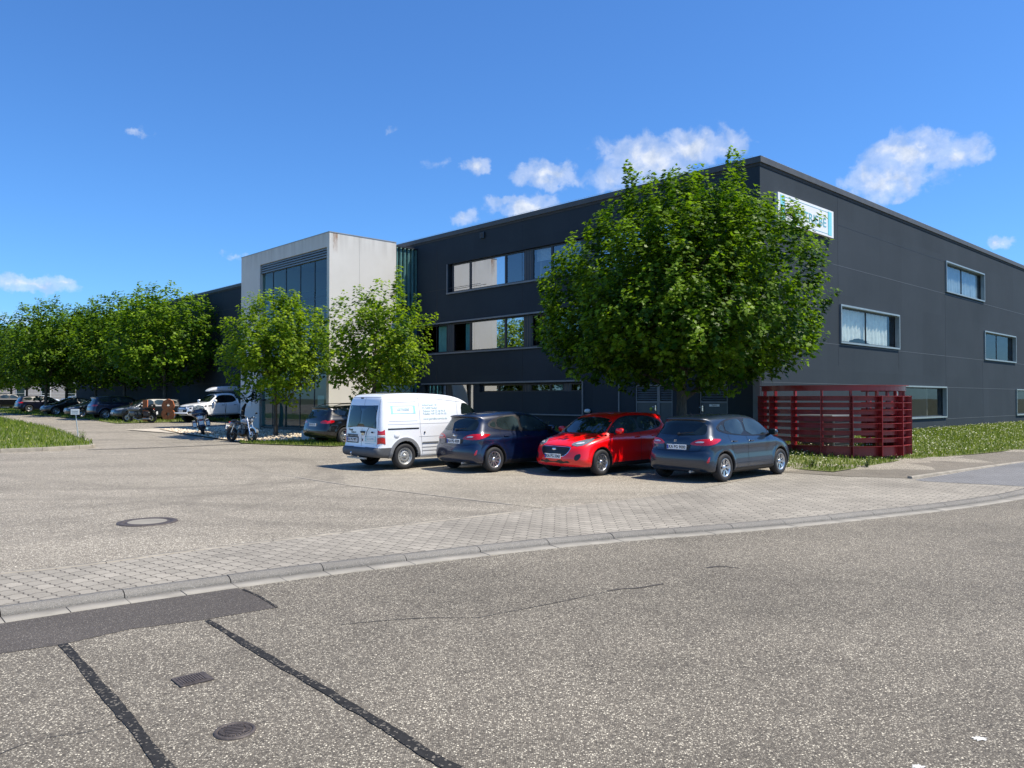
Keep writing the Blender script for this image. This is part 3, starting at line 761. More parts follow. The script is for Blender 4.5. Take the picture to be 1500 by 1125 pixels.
def make_van():
    B = Body(VAN); pt = paint('white_van_paint', (236, 238, 240), dirt=.03)
    root = empty('panel_van'); bsel = lambda C: (C[:, 2] < .578) & (C[:, 0] < -1.84)
    link('body', B.mesh('body', [pt, M['under']], lambda C: ~bsel(C)), root)
    bp = link('rear_bumper', B.mesh('rear_bumper', [M['bump'], M['under']], bsel), root)
    # rear doors: two black windows
    mb = MB(); B.patch(mb, [(-2.2, -.70, 1.06), (-2.2, -.655, 1.655), (-2.2, .655, 1.655), (-2.2, .70, 1.06)], (1, 0, 0), .006, .02, .09, rnd=0)
    sur = mb.build('rear_window_surround', M['bgloss'], root)
    for (a, b) in ((-.665, -.05), (.05, .665)):
        mb = MB(); B.patch(mb, [(-2.2, a, 1.10), (-2.2, a+(.03 if a < 0 else 0), 1.62), (-2.2, b-(.03 if b > .1 else 0), 1.62), (-2.2, b, 1.10)], (1, 0, 0), .012, .01, .09, rnd=1)
        mb.build('rear_window', M['cglass'], sur)
    mb = MB()
    B.strip(mb, [(-2.2, -.06, .60), (-2.2, -.06, 1.06)], (1, 0, 0), .012); B.strip(mb, [(-2.2, -.03, 1.65), (-2.2, -.03, 1.86)], (1, 0, 0), .012)
    B.strip(mb, [(-2.2, -.75, .62), (-2.2, -.77, 1.2), (-2.2, -.70, 1.80), (-2.2, -.66, 1.86), (-2.2, .66, 1.86), (-2.2, .70, 1.80), (-2.2, .77, 1.2), (-2.2, .75, .62)], (1, 0, 0), .011)
    for P in ([(-.98, 1.90), (-.97, 1.5), (-.98, 1.03), (-.93, .70), (-.90, .36)], [(.30, 1.84), (.28, 1.2), (.26, .34)], [(-2.0, 1.80), (-1.4, 1.83), (-.4, 1.81), (.5, 1.72)], [(-1.98, 1.16), (.25, 1.16)], [(-1.02, .82), (.25, .82)], [(-1.96, 1.72), (-1.05, 1.74)], [(-1.95, 1.24), (-1.05, 1.24)], [(1.15, 1.30), (1.18, .8), (1.0, .40)]):
        B.strip(mb, [(x, -1, z) for x, z in P], (0, 1, 0), .009, .0025, 0, both=True)
    t = NT('seam_grey'); sg_ = t.out(t.pr(col=(.30, .31, .33, 1), rough=.5)); M['seam'] = sg_
    mb.build('shut_lines', sg_, root)
    mb = MB(); B.strip(mb, [(-1.98, -1, 1.045), (-1.02, -1, 1.045)], (0, 1, 0), .035, .006, 0, both=True); mb.build('slide_rail', M['black'], root)
    mb = MB()
    for z in (.66, .54, .45): B.strip(mb, [(-.92, -1, z), (.24, -1, z)], (0, 1, 0), .04 if z > .6 else .022, .014 if z > .6 else .004, 0 if z > .6 else 1, both=True)
    mb.build('side_moulding', [M['archgrey'], sg_], root)
    # wheel arch trims and bumper
    for sx in (1.455, -1.455):
        for fl in (False, True):
            mb = MB(); A = [R(a) for a in range(-12, 193, 12)]
            pts = [(sx+.485*math.cos(a), -1, max(.30, .335+.485*math.sin(a))) for a in A]+[(sx+.402*math.cos(a), -1, max(.30, .335+.402*math.sin(a))) for a in A[::-1]]
            B.patch(mb, pts, (0, 1, 0), .012, .02, .07, 0, mirror=fl, rnd=0); mb.build('arch_trim', M['archgrey'], root)
    mb = MB(); B.patch(mb, [(-2.2, -.74, .60), (-2.2, -.74, .635), (-2.2, .74, .635), (-2.2, .74, .60)], (1, 0, 0), .02, .03, .1, rnd=0); mb.build('door_sill', pt, root)
    for fl in (False, True):
        d = (.8, .6, 0)
        mb = MB(); B.patch(mb, [(-2.24, -.79, .66), (-2.24, -.79, 1.02), (-2.1, -.90, 1.03), (-2.08, -.90, .66)], d, .010, .02, .05, 0, mirror=fl, rnd=0); tl = mb.build('tail_light', M['redlens'], root)
        mb = MB(); B.patch(mb, [(-2.24, -.795, .82), (-2.24, -.795, .90), (-2.1, -.898, .90), (-2.08, -.898, .82)], d, .014, .01, .05, 0, mirror=fl, rnd=0); mb.build('reversing_lamp', M['clearlens'], tl)
        mb = MB(); B.patch(mb, [(.42, -1, 1.22), (.44, -1, 1.68), (.60, -1, 1.70), (.80, -1, 1.60), (1.18, -1, 1.30), (1.15, -1, 1.22)], (0, 1, 0), .007, .02, .08, 0, mirror=fl, rnd=1); mb.build('side_window', M['cglass'], root)
        mb = MB(); B.patch(mb, [(2.1, -.5, .85), (2.1, -.52, 1.0), (1.7, -.82, 1.08), (1.75, -.82, .90)], (-.75, .66, 0), .008, .02, .06, 0, mirror=fl, rnd=1); mb.build('headlight', M['headlens'], root)
    ws = [(.72, -.60, 1.76), (.72, .60, 1.76), (1.1, .72, 1.5), (1.42, .76, 1.24), (1.5, 0, 1.2), (1.42, -.76, 1.24), (1.1, -.72, 1.5)]
    mb = MB(); B.patch(mb, ws, (-.75, 0, -.66), .006, .015, .12, rnd=1); mb.build('windscreen', M['cglass'], root)
    mb = MB(); B.patch(mb, [(2, -.40, .70), (2, -.44, .84), (2, .44, .84), (2, .40, .70)], (-1, 0, 0), .006, .01, .08, 0, rnd=1); mb.build('grille', M['black'], root)
    # plate, handle, lock, wiper, tow bar, third brake lamp
    q, _ = B.cast((-3, .38, .75), (1, 0, 0)); X = q.x
    mb = MB(); mb.bbox((X-.006, .38, .755), (.02, .58, .17), .008); mb.build('plate_recess', M['plastic'], root)
    mb = MB(); mb.bbox((X-.012, .38, .875), (.03, .50, .05), .01, 0); mb.ell((X-.03, .28, .865), (.01, .04, .015), 8, 1); mb.ell((X-.03, .50, .865), (.01, .04, .015), 8, 1); mb.build('plate_lamp_bar', [M['archgrey'], M['black']], root)
    number_plate(root, 'KA PG 9071', X-.014, .755, -1, y=.38)
    mb = MB(); mb.bbox((X-.02, -.13, .965), (.045, .20, .05), .015, 0); mb.bbox((X-.012, -.13, .915), (.02, .12, .07), .01, 1); mb.bbox((X-.012, -.57, .965), (.02, .09, .04), .01, 0); mb.bbox((X-.01, -.10, .76), (.015, .04, .06), .006, 0)
    mb.build('door_handle', [M['dark'], M['chrome']], root)
    mb = MB(); mb.tube([(X-.01, -.42, 1.08), (X-.03, -.36, .98), (X-.025, -.28, .84)], [.008, .008, .006], 6, 0); mb.build('rear_wiper', M['dark'], root)
    mb = MB(); mb.tube([(-2.28, .1, .33), (-2.46, .1, .33), (-2.47, .1, .40)], .018, 8, 0); mb.ell((-2.47, .1, .43), (.028, .028, .028), 10, 1); mb.box(-2.35, -2.28, -.35, .5, .27, .31, 0); mb.build('tow_bar', [M['steel'], M['chrome']], root)
    q2, _ = B.cast((-3, .30, 1.84), (1, 0, 0)); mb = MB(); mb.bbox((q2.x-.006, .16, 1.845), (.03, .13, .035), .008); mb.build('high_brake_light', M['dark'], root)
    place_text(root, 'Transit', .075, M['ink'], (X-.010+.02, .50, 1.01), (0, -1, 0), (0, 0, 1), 'badge_lettering', bold=.002)
    place_text(root, 'Connect', .07, M['ink'], (X-.010+.015, .35, .95), (0, -1, 0), (0, 0, 1), 'badge_lettering', bold=.002)
    # livery
    tq = mat('turquoise_vinyl', (.34, .68, .68), .4, var=.05); tg = mat('grey_vinyl', (.50, .66, .68), .4, var=.05)
    def on_side(x, z):
        q, n = B.cast((x, -1, z), (0, 1, 0)); return q
    lv = MB()
    for (x0, x1, z0, z1) in ((-1.86, -1.80, 1.43, 1.64), (-1.16, -1.10, 1.43, 1.64)):
        B.patch(lv, [(x0, -1, z0), (x0, -1, z1), (x1, -1, z1), (x1, -1, z0)], (0, 1, 0), .004, .002, .1, rnd=0)
    for z in (1.44, 1.635): B.strip(lv, [(-1.80, -1, z), (-1.16, -1, z)], (0, 1, 0), .010, .004)
    lg = lv.build('side_logo', tq, root)
    q = on_side(-1.48, 1.54); q2 = on_side(-1.48, 1.60); up = (q2-q).normalized()
    place_text(lg, 'GETRIEBE', .09, tg, (-1.48, q.y-.006, 1.54), (1, 0, 0), up, 'lettering', bold=.001)
    for i, (s, z, w) in enumerate((('Industriestr. 18', 1.655, .40), ('D-76000 Baden', 1.575, .42), ('Telefon +49 72 40 94 0', 1.495, .56), ('Telefax +49 72 40 94 10', 1.42, .58), ('www.getriebe-service.de', 1.29, .56))):
        q = on_side(-.55, z); q2 = on_side(-.55, z+.05); up = (q2-q).normalized()
        me = text_mesh(s, .078, tg); xs = [v.co.x for v in me.vertices]; wd = max(xs)-min(xs); bpy.data.meshes.remove(me)
        place_text(root, s, .078, tg, (-.86+wd/2, q.y-.006, z), (1, 0, 0), up, 'side_lettering')
    lv = MB()
    for (a, b) in ((-.23, -.27), (-.66, -.70)): B.patch(lv, [(-2.2, a, .72), (-2.2, a, .86), (-2.2, b, .86), (-2.2, b, .72)], (1, 0, 0), .006, .002, .1, rnd=0)
    for z in (.85, .73): B.strip(lv, [(-2.2, -.26, z), (-2.2, -.67, z)], (1, 0, 0), .008, .006)
    lg = lv.build('door_logo', tq, root); place_text(lg, 'GETRIEBE', .08, tg, (X-.012, -.465, .79), (0, -1, 0), (0, 0, 1), 'lettering')
    place_text(root, 'www.getriebe-service.de', .045, tg, (X-.012, -.46, .675), (0, -1, 0), (0, 0, 1), 'door_lettering')
    q = on_side(-1.72, .86); mb = MB(); mb.lathe([(.0, q.y-.004), (.085, q.y-.004), (.088, q.y+.004)], 20, 0, Matrix.Translation((-1.72, 0, .88))); mb.build('fuel_flap', pt, root)
    q = on_side(-.84, .93); mb = MB(); mb.bbox((-.84, q.y-.012, .93), (.035, .025, .05), .006); mb.build('door_lock', M['dark'], root)
    mirrors(root, B, .95, .88, 1.28, M['dark'], 1.15); handles(root, B, [(.42, 1.03)], M['dark'])
    for sx in (1, -1):
        for sy in (1, -1): wheel(root, 1.455*sx, .80*sy, .332, .205, 'steel', sy)
    return root

# ---------------------------------------------------------------- pickup
def pick_W(x, z):
    w = np.interp(z, [.35, .5, .7, .95, 1.08, 1.18, 1.5, 1.75, 1.85], [.86, .90, .915, .915, .895, .84, .72, .63, .56])
    w = np.where((x < -.95), np.interp(z, [.35, .5, .9, 1.2], [.86, .90, .915, .90]), w)
    return w-.12*np.clip((x-1.7)/.85, 0, 1)**2
PICK = dict(prof=[(-2.6, .50), (-2.78, .56), (-2.82, .8), (-2.80, 1.10), (-2.76, 1.14), (-1.10, 1.145), (-1.02, 1.20), (-.93, 1.65), (-.80, 1.78), (-.3, 1.83), (.1, 1.80), (.38, 1.72), (.88, 1.38), (1.10, 1.24),
    (1.5, 1.21), (2.0, 1.15), (2.3, 1.06), (2.42, .95), (2.46, .7), (2.44, .50), (2.2, .40), (1.5, .38), (-1.4, .42)], W=pick_W, wmax=.98, arches=[(1.61, .39, .46), (-1.61, .39, .46)], bow=(.22, .04), hw=.92,
    k=lambda x, z: .13+0*x, crown=.03, ain=.55, flare=.045, zdark=.44)
def make_pickup():
    B = Body(PICK, .03); pt = paint('white_pickup_paint', (238, 239, 240), dirt=.02)
    root = empty('pickup_truck'); link('body', B.mesh('body', [pt, M['under']]), root)
    side_glass(root, B, [[(.92, 1.19), (.42, 1.62), (.1, 1.70), (-.55, 1.68), (-.80, 1.56), (-.86, 1.21)]], 'window_surround', M['bgloss'])
    for P in ([(.66, 1.23), (.66, 1.37), (.38, 1.59), (.12, 1.655), (.04, 1.655), (.02, 1.23)], [(-.06, 1.23), (-.05, 1.655), (-.5, 1.635), (-.73, 1.53), (-.78, 1.24)]):
        for fl in (False, True):
            mb = MB(); B.patch(mb, [(x, -1, z) for x, z in P], (0, 1, 0), .012, .01, .12, 0, mirror=fl, rnd=1); mb.build('side_window', M['cglass'], root)
    mb = MB(); B.patch(mb, [(.40, -.56, 1.70), (.40, .56, 1.70), (.8, .67, 1.42), (1.05, .72, 1.28), (1.1, 0, 1.25), (1.05, -.72, 1.28), (.8, -.67, 1.42)], (-.75, 0, -.66), .006, .015, .12, rnd=1); mb.build('windscreen', M['cglass'], root)
    for fl in (False, True):
        mb = MB(); B.patch(mb, [(2.3, -.50, .93), (2.3, -.52, 1.05), (2.0, -.84, 1.10), (2.0, -.84, .97)], (-.75, .66, 0), .008, .02, .06, 0, mirror=fl, rnd=1); mb.build('headlight', M['headlens'], root)
        mb = MB(); B.patch(mb, [(2.3, -.56, .56), (2.3, -.60, .72), (2.1, -.84, .72), (2.1, -.84, .60)], (-.8, .6, 0), .006, .02, .06, 0, mirror=fl, rnd=1); mb.build('fog_lamp_recess', M['black'], root)
        mb = MB(); B.patch(mb, [(-2.8, -.84, .72), (-2.8, -.84, 1.08), (-2.68, -.91, 1.08), (-2.68, -.91, .72)], (.8, .6, 0), .008, .02, .06, 0, mirror=fl, rnd=0); mb.build('tail_light', M['redlens'], root)
        mb = MB(); B.patch(mb, [(1.12, -1, .98), (1.12, -1, 1.06), (.90, -1, 1.06), (.86, -1, 1.0)], (0, 1, 0), .01, .02, .06, 0, mirror=fl, rnd=0); mb.build('wing_vent', M['black'], root)
    mb = MB(); B.patch(mb, [(2.5, -.50, .86), (2.5, -.50, 1.03), (2.5, .50, 1.03), (2.5, .50, .86)], (-1, 0, 0), .008, .01, .08, 0, rnd=0); gr = mb.build('grille', M['black'], root)
    mb = MB()
    for z in (.90, .95, 1.0): B.strip(mb, [(2.5, -.46, z), (2.5, .46, z)], (-1, 0, 0), .016, .016)
    mb.build('grille_bar', M['chrome'], gr)
    mb = MB(); B.patch(mb, [(2.5, -.60, .48), (2.5, -.60, .84), (2.5, .60, .84), (2.5, .60, .48)], (-1, 0, 0), .012, .02, .1, 0, rnd=0); mb.build('front_bumper_centre', M['dark'], root)
    mb = MB(); mb.tube([(2.44, -.78, .60), (2.60, -.5, .60), (2.62, 0, .60), (2.60, .5, .60), (2.44, .78, .60)], .05, 10, 0); mb.build('front_bumper', pt, root)
    q, _ = B.cast((3, 0, .72), (-1, 0, 0)); number_plate(root, 'KA RT 518', q.x+.03, .74, 1)
    mb = MB()
    for P in ([(1.0, 1.14), (1.02, .9), (.92, .5)], [(-.02, 1.2), (-.02, .5)], [(-.86, 1.18), (-.90, .9), (-.92, .5)], [(-.92, .5), (.92, .5)], [(-1.0, 1.14), (-1.02, .5)]):
        B.strip(mb, [(x, -1, z) for x, z in P], (0, 1, 0), .012, .003, 0, both=True)
    mb.build('shut_lines', M['black'], root)
    mb = MB()
    for sg in (1, -1): mb.tube([(1.0, .86*sg, .42), (.9, .93*sg, .40), (-.85, .93*sg, .40), (-.95, .86*sg, .42)], .045, 8, 0)
    mb.build('side_step', M['dark'], root)
    mb = MB()
    for x in (-.1, -.75): mb.tube([(x, -.60, 1.80), (x, -.56, 1.90), (x, .56, 1.90), (x, .60, 1.80)], .018, 6, 0)
    mb.build('roof_bars', M['dark'], root)
    mirrors(root, B, .72, .88, 1.30, pt, 1.2); handles(root, B, [(.12, 1.05), (-.72, 1.05)], M['dark'], .2)
    for sx in (1, -1):
        for sy in (1, -1): wheel(root, 1.61*sx, .79*sy, .39, .26, 'seven', sy)
    return root
def make_roofbox():
    S = dict(prof=[(-1.1, .02), (-1.12, .2), (-1.0, .33), (-.3, .37), (.3, .35), (.8, .26), (1.12, .08), (1.1, .02)], W=lambda x, z: .40-.12*np.clip(x/1.1, 0, 1)**2+0*z, wmax=.45, arches=[], bow=(.1, .05), hw=.4, crown=.03, k=lambda x, z: .12+0*x, zdark=-1)
    b = Body(S, .028); root = empty('roof_box'); link('shell', b.mesh('shell', [mat('roof_box_silver', (.62, .64, .66), .3, coat=.5, var=.04)]), root)
    mb = MB(); b.strip(mb, [(-1.05, -1, .10), (1.0, -1, .08)], (0, 1, 0), .02, .004, 0, both=True); mb.build('seam_band', M['dark'], root)
    return root

# ---------------------------------------------------------------- motorcycles
def make_moto(kind):
    root = empty('motorcycle')
    wb, r, w = {'naked': (1.42, .31, .15), 'tour': (1.55, .32, .14), 'bagger': (1.62, .33, .14)}[kind]
    fx, rx = wb/2, -wb/2
    for i, x in enumerate((fx, rx)):
        ww = w*(.8 if i == 0 else 1.1); mb = MB(); ri = r*.72
        mb.lathe([(ri, -ww*.35), (r*.9, -ww/2), (r*.985, -ww*.3), (r, 0), (r*.985, ww*.3), (r*.9, ww/2), (ri, ww*.35), (ri, -ww*.35)], 30, 0)
        ty = mb.build('wheel', M['tyre'], root); ty.location = (x, 0, r)
        mb = MB(); mb.lathe([(ri, -.035), (ri-.03, -.03), (ri-.03, .03), (ri, .035)], 30, 0)
        for k in range(10 if kind != 'tour' else 5):
            a = 2*math.pi*k/(10 if kind != 'tour' else 5); mb.tube([(.03*math.cos(a), 0, .03*math.sin(a)), ((ri-.015)*math.cos(a+.1), 0, (ri-.015)*math.sin(a+.1))], .012, 6, 0)
        mb.lathe([(0, -.06), (.04, -.06), (.04, .06), (0, .06)], 12, 0)
        for sy in ((-.07, .07) if i == 0 else (.07,)): mb.lathe([(.07, sy-.003), (.15, sy-.003), (.15, sy+.003), (.07, sy+.003), (.07, sy-.003)], 24, 1)
        mb.build('rim', [M['dark'], M['steel']], ty)
    hx, hz = fx-.38, .98 if kind != 'bagger' else .96      # steering head
    mb = MB()
    for sy in (-.1, .1): mb.tube([(fx, sy, r), (hx+.08, sy, hz-.12), (hx, sy, hz+.02)], [.03, .026, .024], 8, 0)
    mb.box(hx-.05, hx+.09, -.13, .13, hz-.13, hz-.09, 1); mb.build('front_fork', [M['chrome'] if kind != 'tour' else M['steel'], M['black']], root)
    mb = MB()
    n = 9; A = [R(20+k*14) for k in range(n)]
    for a0, a1 in zip(A[:-1], A[1:]):
        R2 = r+.035; mb.quad((fx+R2*math.cos(a0), -.065, r+R2*math.sin(a0)), (fx+R2*math.cos(a1), -.065, r+R2*math.sin(a1)), (fx+R2*math.cos(a1), .065, r+R2*math.sin(a1)), (fx+R2*math.cos(a0), .065, r+R2*math.sin(a0)))
        for s in (-.065, .065): mb.quad((fx+R2*math.cos(a0), s, r+R2*math.sin(a0)), (fx+R2*math.cos(a1), s, r+R2*math.sin(a1)), (fx+(R2-.05)*math.cos(a1), s, r+(R2-.05)*math.sin(a1)), (fx+(R2-.05)*math.cos(a0), s, r+(R2-.05)*math.sin(a0)))
    fp = {'naked': M['rim'], 'tour': M['black'], 'bagger': M['bgloss']}[kind]
    mb.build('front_mudguard', fp, root)
    mb = MB(); mb.bbox((.05, 0, .42), (.50, .30, .30), .06, 0); mb.ell((.05, 0, .36), (.22, .19, .14), 14, 0)
    for k in range(6):
        mb.bbox((.18, 0, .56+k*.028), (.20-.01*k, .22, .012), .004, 1)
        mb.bbox((-.08, 0, .56+k*.028), (.18-.01*k, .22, .012), .004, 1)
    mb.ell((.02, -.17, .40), (.08, .03, .08), 14, 0); mb.ell((.02, .17, .40), (.08, .03, .08), 14, 0)
    mb.build('engine', [M['black'], M['steel']], root)
    mb = MB()
    for sy in (-.13, .13):
        mb.tube([(hx, sy*.4, hz-.05), (hx-.15, sy, .78), (-.30, sy, .70), (-.42, sy, .42), (.0, sy, .26), (.35, sy, .34), (hx-.02, sy*.4, hz-.16)], .018, 6, 0)
        mb.tube([(-.28, sy, .72), (-.55, sy, .80), (-.78, sy*.8, .86)], .016, 6, 0)
        mb.tube([(-.38, sy*.9, .40), (rx, sy*.9, r)], .028, 6, 0)
        mb.tube([(-.45, sy, .72), (rx+.12, sy, r+.08)], .022, 8, 1)
    mb.build('frame', [M['black'], M['chrome']], root)
    tank = {'naked': mat('moto_silver_tank', (.20, .21, .23), .25, coat=.8), 'tour': mat('moto_grey_tank', (.10, .11, .12), .25, coat=.8), 'bagger': mat('moto_blue_black', (.012, .018, .05), .2, coat=1)}[kind]
    mb = MB(); mb.ell((.16, 0, .86), (.30, .165, .13), 20, 0, p=2.5); mb.ell((.05, 0, .84), (.26, .13, .11), 16, 0); mb.lathe([(0, 0), (.035, 0), (.035, .012), (0, .014)], 14, 1, Matrix.Translation((.18, 0, .985)) @ Matrix.Rotation(math.pi/2, 4, 'X')); mb.build('fuel_tank', [tank, M['chrome']], root)
    sz = {'naked': .82, 'tour': .86, 'bagger': .74}[kind]
    mb = MB(); mb.ell((-.25, 0, sz), (.24, .15, .06), 16, 0, p=2.6); mb.ell((-.60, 0, sz+.07), (.22, .12, .055), 16, 0, p=2.6); mb.build('seat', M['black'], root)
    mb = MB(); mb.ell((-.72, 0, sz-.04), (.24, .10, .07), 14, 0, p=2.5)
    n = 8; A = [R(70+k*13) for k in range(n)]
    for a0, a1 in zip(A[:-1], A[1:]):
        R2 = r+.06; hw = .09
        mb.quad((rx+R2*math.cos(a0), -hw, r+R2*math.sin(a0)), (rx+R2*math.cos(a1), -hw, r+R2*math.sin(a1)), (rx+R2*math.cos(a1), hw, r+R2*math.sin(a1)), (rx+R2*math.cos(a0), hw, r+R2*math.sin(a0)))
    mb.build('tail_fairing', tank if kind != 'tour' else M['black'], root)
    mb = MB(); mb.ell((-.97, 0, sz), (.02, .07, .03), 12, 0); mb.build('tail_light', M['redlens'], root)
    mb = MB(); mb.bbox((rx-r-.06, 0, .62), (.008, .20, .18), .003); mb.build('number_plate', M['platew'], root)
    mb = MB(); ex = M['chrome'] if kind != 'tour' else M['steel']
    for sy in ((-1,) if kind != 'bagger' else (-1, 1)):
        mb.tube([(.26, -.08*sy, .52), (.30, -.12*sy, .32), (.0, -.18*sy, .22), (-.30, -.20*sy, .27)], .024, 8, 0)
        mb.tube([(-.28, -.20*sy, .27), (-.36, -.21*sy, .29), (-.80, -.22*sy, .42 if kind == 'naked' else .30)], [.028, .05, .052], 10, 0)
    mb.build('exhaust_pipe', ex, root)
    mb = MB(); hw = .36
    hb = hz+.12 if kind != 'bagger' else hz+.22
    mb.tube([(hx-.16, -hw, hb-.02), (hx-.08, -.2, hb), (hx, -.06, hz+.04), (hx, .06, hz+.04), (hx-.08, .2, hb), (hx-.16, hw, hb-.02)], .013, 8, 0)
    for sy in (-1, 1): mb.tube([(hx-.12, (hw-.13)*sy, hb-.013), (hx-.17, (hw+.02)*sy, hb-.022)], .019, 8, 0); mb.tube([(hx-.06, (hw-.14)*sy, hb+.0), (hx+.0, (hw+.0)*sy, hb-.01)], .006, 5, 1)
    mb.build('handlebar', [M['black'], M['chrome']], root)
    for sy in (-1, 1):
        mb = MB(); mb.tube([(hx-.10, sy*.26, hb), (hx-.04, sy*.33, hb+.16)], .006, 5, 0); mb.ell((hx-.04, sy*.35, hb+.18), (.015, .065, .04), 12, 0); mb.build('mirror', M['black'], root)
    mb = MB(); mb.ell((hx+.16, 0, hz-.06), (.08, .09, .09), 16, 0); mb.ell((hx+.205, 0, hz-.06), (.045, .078, .078), 16, 1); mb.build('headlight', [M['black'], M['headlens']], root)
    mb = MB(); mb.tube([(-.05, .16, .24), (-.12, .34, .01)], .012, 6, 0); mb.build('side_stand', M['black'], root)
    if kind == 'tour':
        mb = MB(); mb.ell((.42, 0, .88), (.30, .20, .17), 18, 0, p=2.4); mb.ell((.40, 0, .60), (.20, .19, .22), 16, 0, p=2.6); mb.build('fairing', tank, root)
        mb = MB(); mb.prism([(-.14, 0), (-.11, .26), (0, .34), (.11, .26), (.14, 0)], lambda a, b: (.60-b*.7, a, 1.0+b), lambda a, b: (.59-b*.7, a, 1.0+b)); mb.build('windshield', glass_arch('moto_screen', (.5, .55, .58, 1), .25), root)
        for sy in (-1, 1):
            mb = MB(); mb.bbox((-.66, sy*.31, .60), (.44, .20, .32), .05, 0); mb.bbox((-.66, sy*.415, .60), (.30, .01, .12), .004, 1); mb.build('pannier', [M['black'], M['plastic']], root)
        mb = MB(); mb.bbox((-.84, 0, 1.02), (.34, .42, .26), .06); mb.build('top_case', M['black'], root)
    if kind == 'bagger':
        mb = MB(); mb.ell((hx+.12, 0, hz+.10), (.17, .36, .20), 20, 0, p=2.5); mb.build('batwing_fairing', tank, root)
        mb = MB(); mb.prism([(-.30, 0), (-.24, .22), (0, .30), (.24, .22), (.30, 0)], lambda a, b: (hx+.08-b*.5, a, hz+.22+b), lambda a, b: (hx+.07-b*.5, a, hz+.22+b)); mb.build('windshield', glass_arch('moto_screen', (.5, .55, .58, 1), .25), root)
        for sy in (-1, 1):
            mb = MB(); mb.bbox((-.70, sy*.30, .58), (.62, .21, .34), .06, 0); mb.bbox((-1.012, sy*.30, .56), (.008, .15, .20), .003, 1); mb.build('pannier', [tank, M['platew']], root)
        mb = MB(); mb.bbox((-.90, 0, .86), (.10, .26, .16), .03, 0); mb.build('backrest', M['white'], root)
    root.rotation_euler = (R(-9), 0, 0)
    return root

# ------------------------------------------------------------------ place the vehicles
HB = Body(HATCH, .026)
P_blue = paint('dark_blue_paint', (0, 20, 52), metal=.1, flake=False)
P_slate = paint('slate_blue_paint', (15, 32, 50), metal=.2, flake=True)
P_red = paint('red_paint', (240, 1, 4), dirt=.0)
def put(root, px, py, wheel_xy, yaw, label, cat, group=None, name=None):
    """stand a vehicle so that the tyre at local wheel_xy meets the ground under the pixel"""
    x, y, z = G(px, py); c, s = math.cos(yaw), math.sin(yaw)
    ox, oy = x-(wheel_xy[0]*c-wheel_xy[1]*s), y-(wheel_xy[0]*s+wheel_xy[1]*c)
    root.location = (ox, oy, g(ox, oy)+.012)
    rx = root.rotation_euler.x; root.rotation_euler = (rx, 0, yaw)
    if rx: root.rotation_mode = 'XYZ'
    # follow the slope of the ground
    if abs(rx) < 1e-6:
        dz = g(ox+c, oy+s)-g(ox-c, oy-s); root.rotation_euler = (0, -math.atan2(dz, 2), yaw)
        root.location.z = (g(ox+1.2*c, oy+1.2*s)+g(ox-1.2*c, oy-1.2*s))/2+.008
    if name: root.name = name
    tag(root, label, cat, group); return root
GR = 'cars parked along the building'
c = make_hatch(P_slate, 'KA PG 9000', style='seven', logo='ST')
put(c, 1060, 706, (-1.245, -.80), YAW, 'slate blue metallic hatchback seen from behind, nearest the red curved fence, plate KA PG 9000', 'car', GR)
c = make_hatch(P_blue, 'KA PG 4309', style='ten')
put(c, 723, 692, (-1.245, -.80), YAW, 'dark navy blue hatchback seen from behind, parked between the white van and the red car', 'car', GR)
c = make_hatch(P_red, 'KA PG 3343', 'KA PG 3343', style='ten')
put(c, 880, 697, (1.245, .80), YAW+math.pi, 'bright red hatchback facing the camera between two blue hatchbacks', 'car', GR)
put(make_van(), 592, 687.5, (-1.455, -.84), YAW+R(-1), 'white high-roof panel van with turquoise lettering on its side and black rear windows', 'van', GR)
EB, SB, UB = Body(ESTATE, .034), Body(SEDAN, .036), Body(SUV, .036)
P_black = paint('black_paint', (8, 9, 13), metal=.2); P_green = paint('dark_green_paint', (22, 36, 40), metal=.4)
P_bl2 = paint('mid_blue_paint', (6, 22, 52), metal=.4); P_sil = paint('pale_silver_paint', (30, 38, 46), metal=.3); P_navy = paint('navy_paint', (10, 16, 38), metal=.3)
put(make_generic(EB, 'estate', P_black, 'five', 'KA PG 771', True), 505, 651.5, (-1.30, -.82), YAW+R(2), 'black estate car with roof rails, parked left of the white van', 'car', GR)
RW = 'cars parked in the row under the trees'
def row(root, px, lx, yaw, label, py=None):
    ly = None; dx, dy, dz = ray(px, 600)
    cx, cy = w2loc(0, 0); rx = dx*VX+dy*VY; ry = -dx*VY+dy*VX; t = (lx-cx)/rx; ly = cy+ry*t
    x, y = loc2w(lx, ly); root.location = (x, y, g(x, y)+.015); root.rotation_euler = (0, 0, yaw); tag(root, label, 'car', RW)
row(make_generic(UB, 'suv', P_black, 'five'), 14, -5.2, YAW, 'black off-road car at the far left end of the row under the trees')
row(make_generic(EB, 'estate', P_navy, 'ten'), 63, -5.2, YAW, 'navy estate car nose towards the wall, second from the far left end of the row')
row(make_generic(SB, 'sedan', P_black, 'five'), 106, -5.4, YAW+math.pi, 'low black saloon with its nose to the lane, right of the navy estate car')
row(make_generic(SB, 'sedan', P_green, 'ten'), 144, -5.4, YAW+math.pi, 'dark green saloon with its nose to the lane, behind the small white sign')
row(make_generic(UB, 'suv', P_bl2, 'five'), 178, -5.2, YAW, 'mid blue car with its rear to the lane, left of the touring motorcycle')
row(make_generic(EB, 'estate', P_sil, 'ten'), 216, -4.8, YAW+math.pi, 'grey estate car behind the touring motorcycle and the rusty numeral')
pk = make_pickup(); put(pk, 294, 619, (1.61, .84), YAW+math.pi+R(6), 'white double-cab pickup beside the concrete portal with a long box on its roof', 'pickup')
rb = make_roofbox(); a = pk.rotation_euler.z
rb.location = (pk.location.x-.30*math.cos(a), pk.location.y-.30*math.sin(a), pk.location.z+1.90); rb.rotation_euler = (0, pk.rotation_euler.y, a)
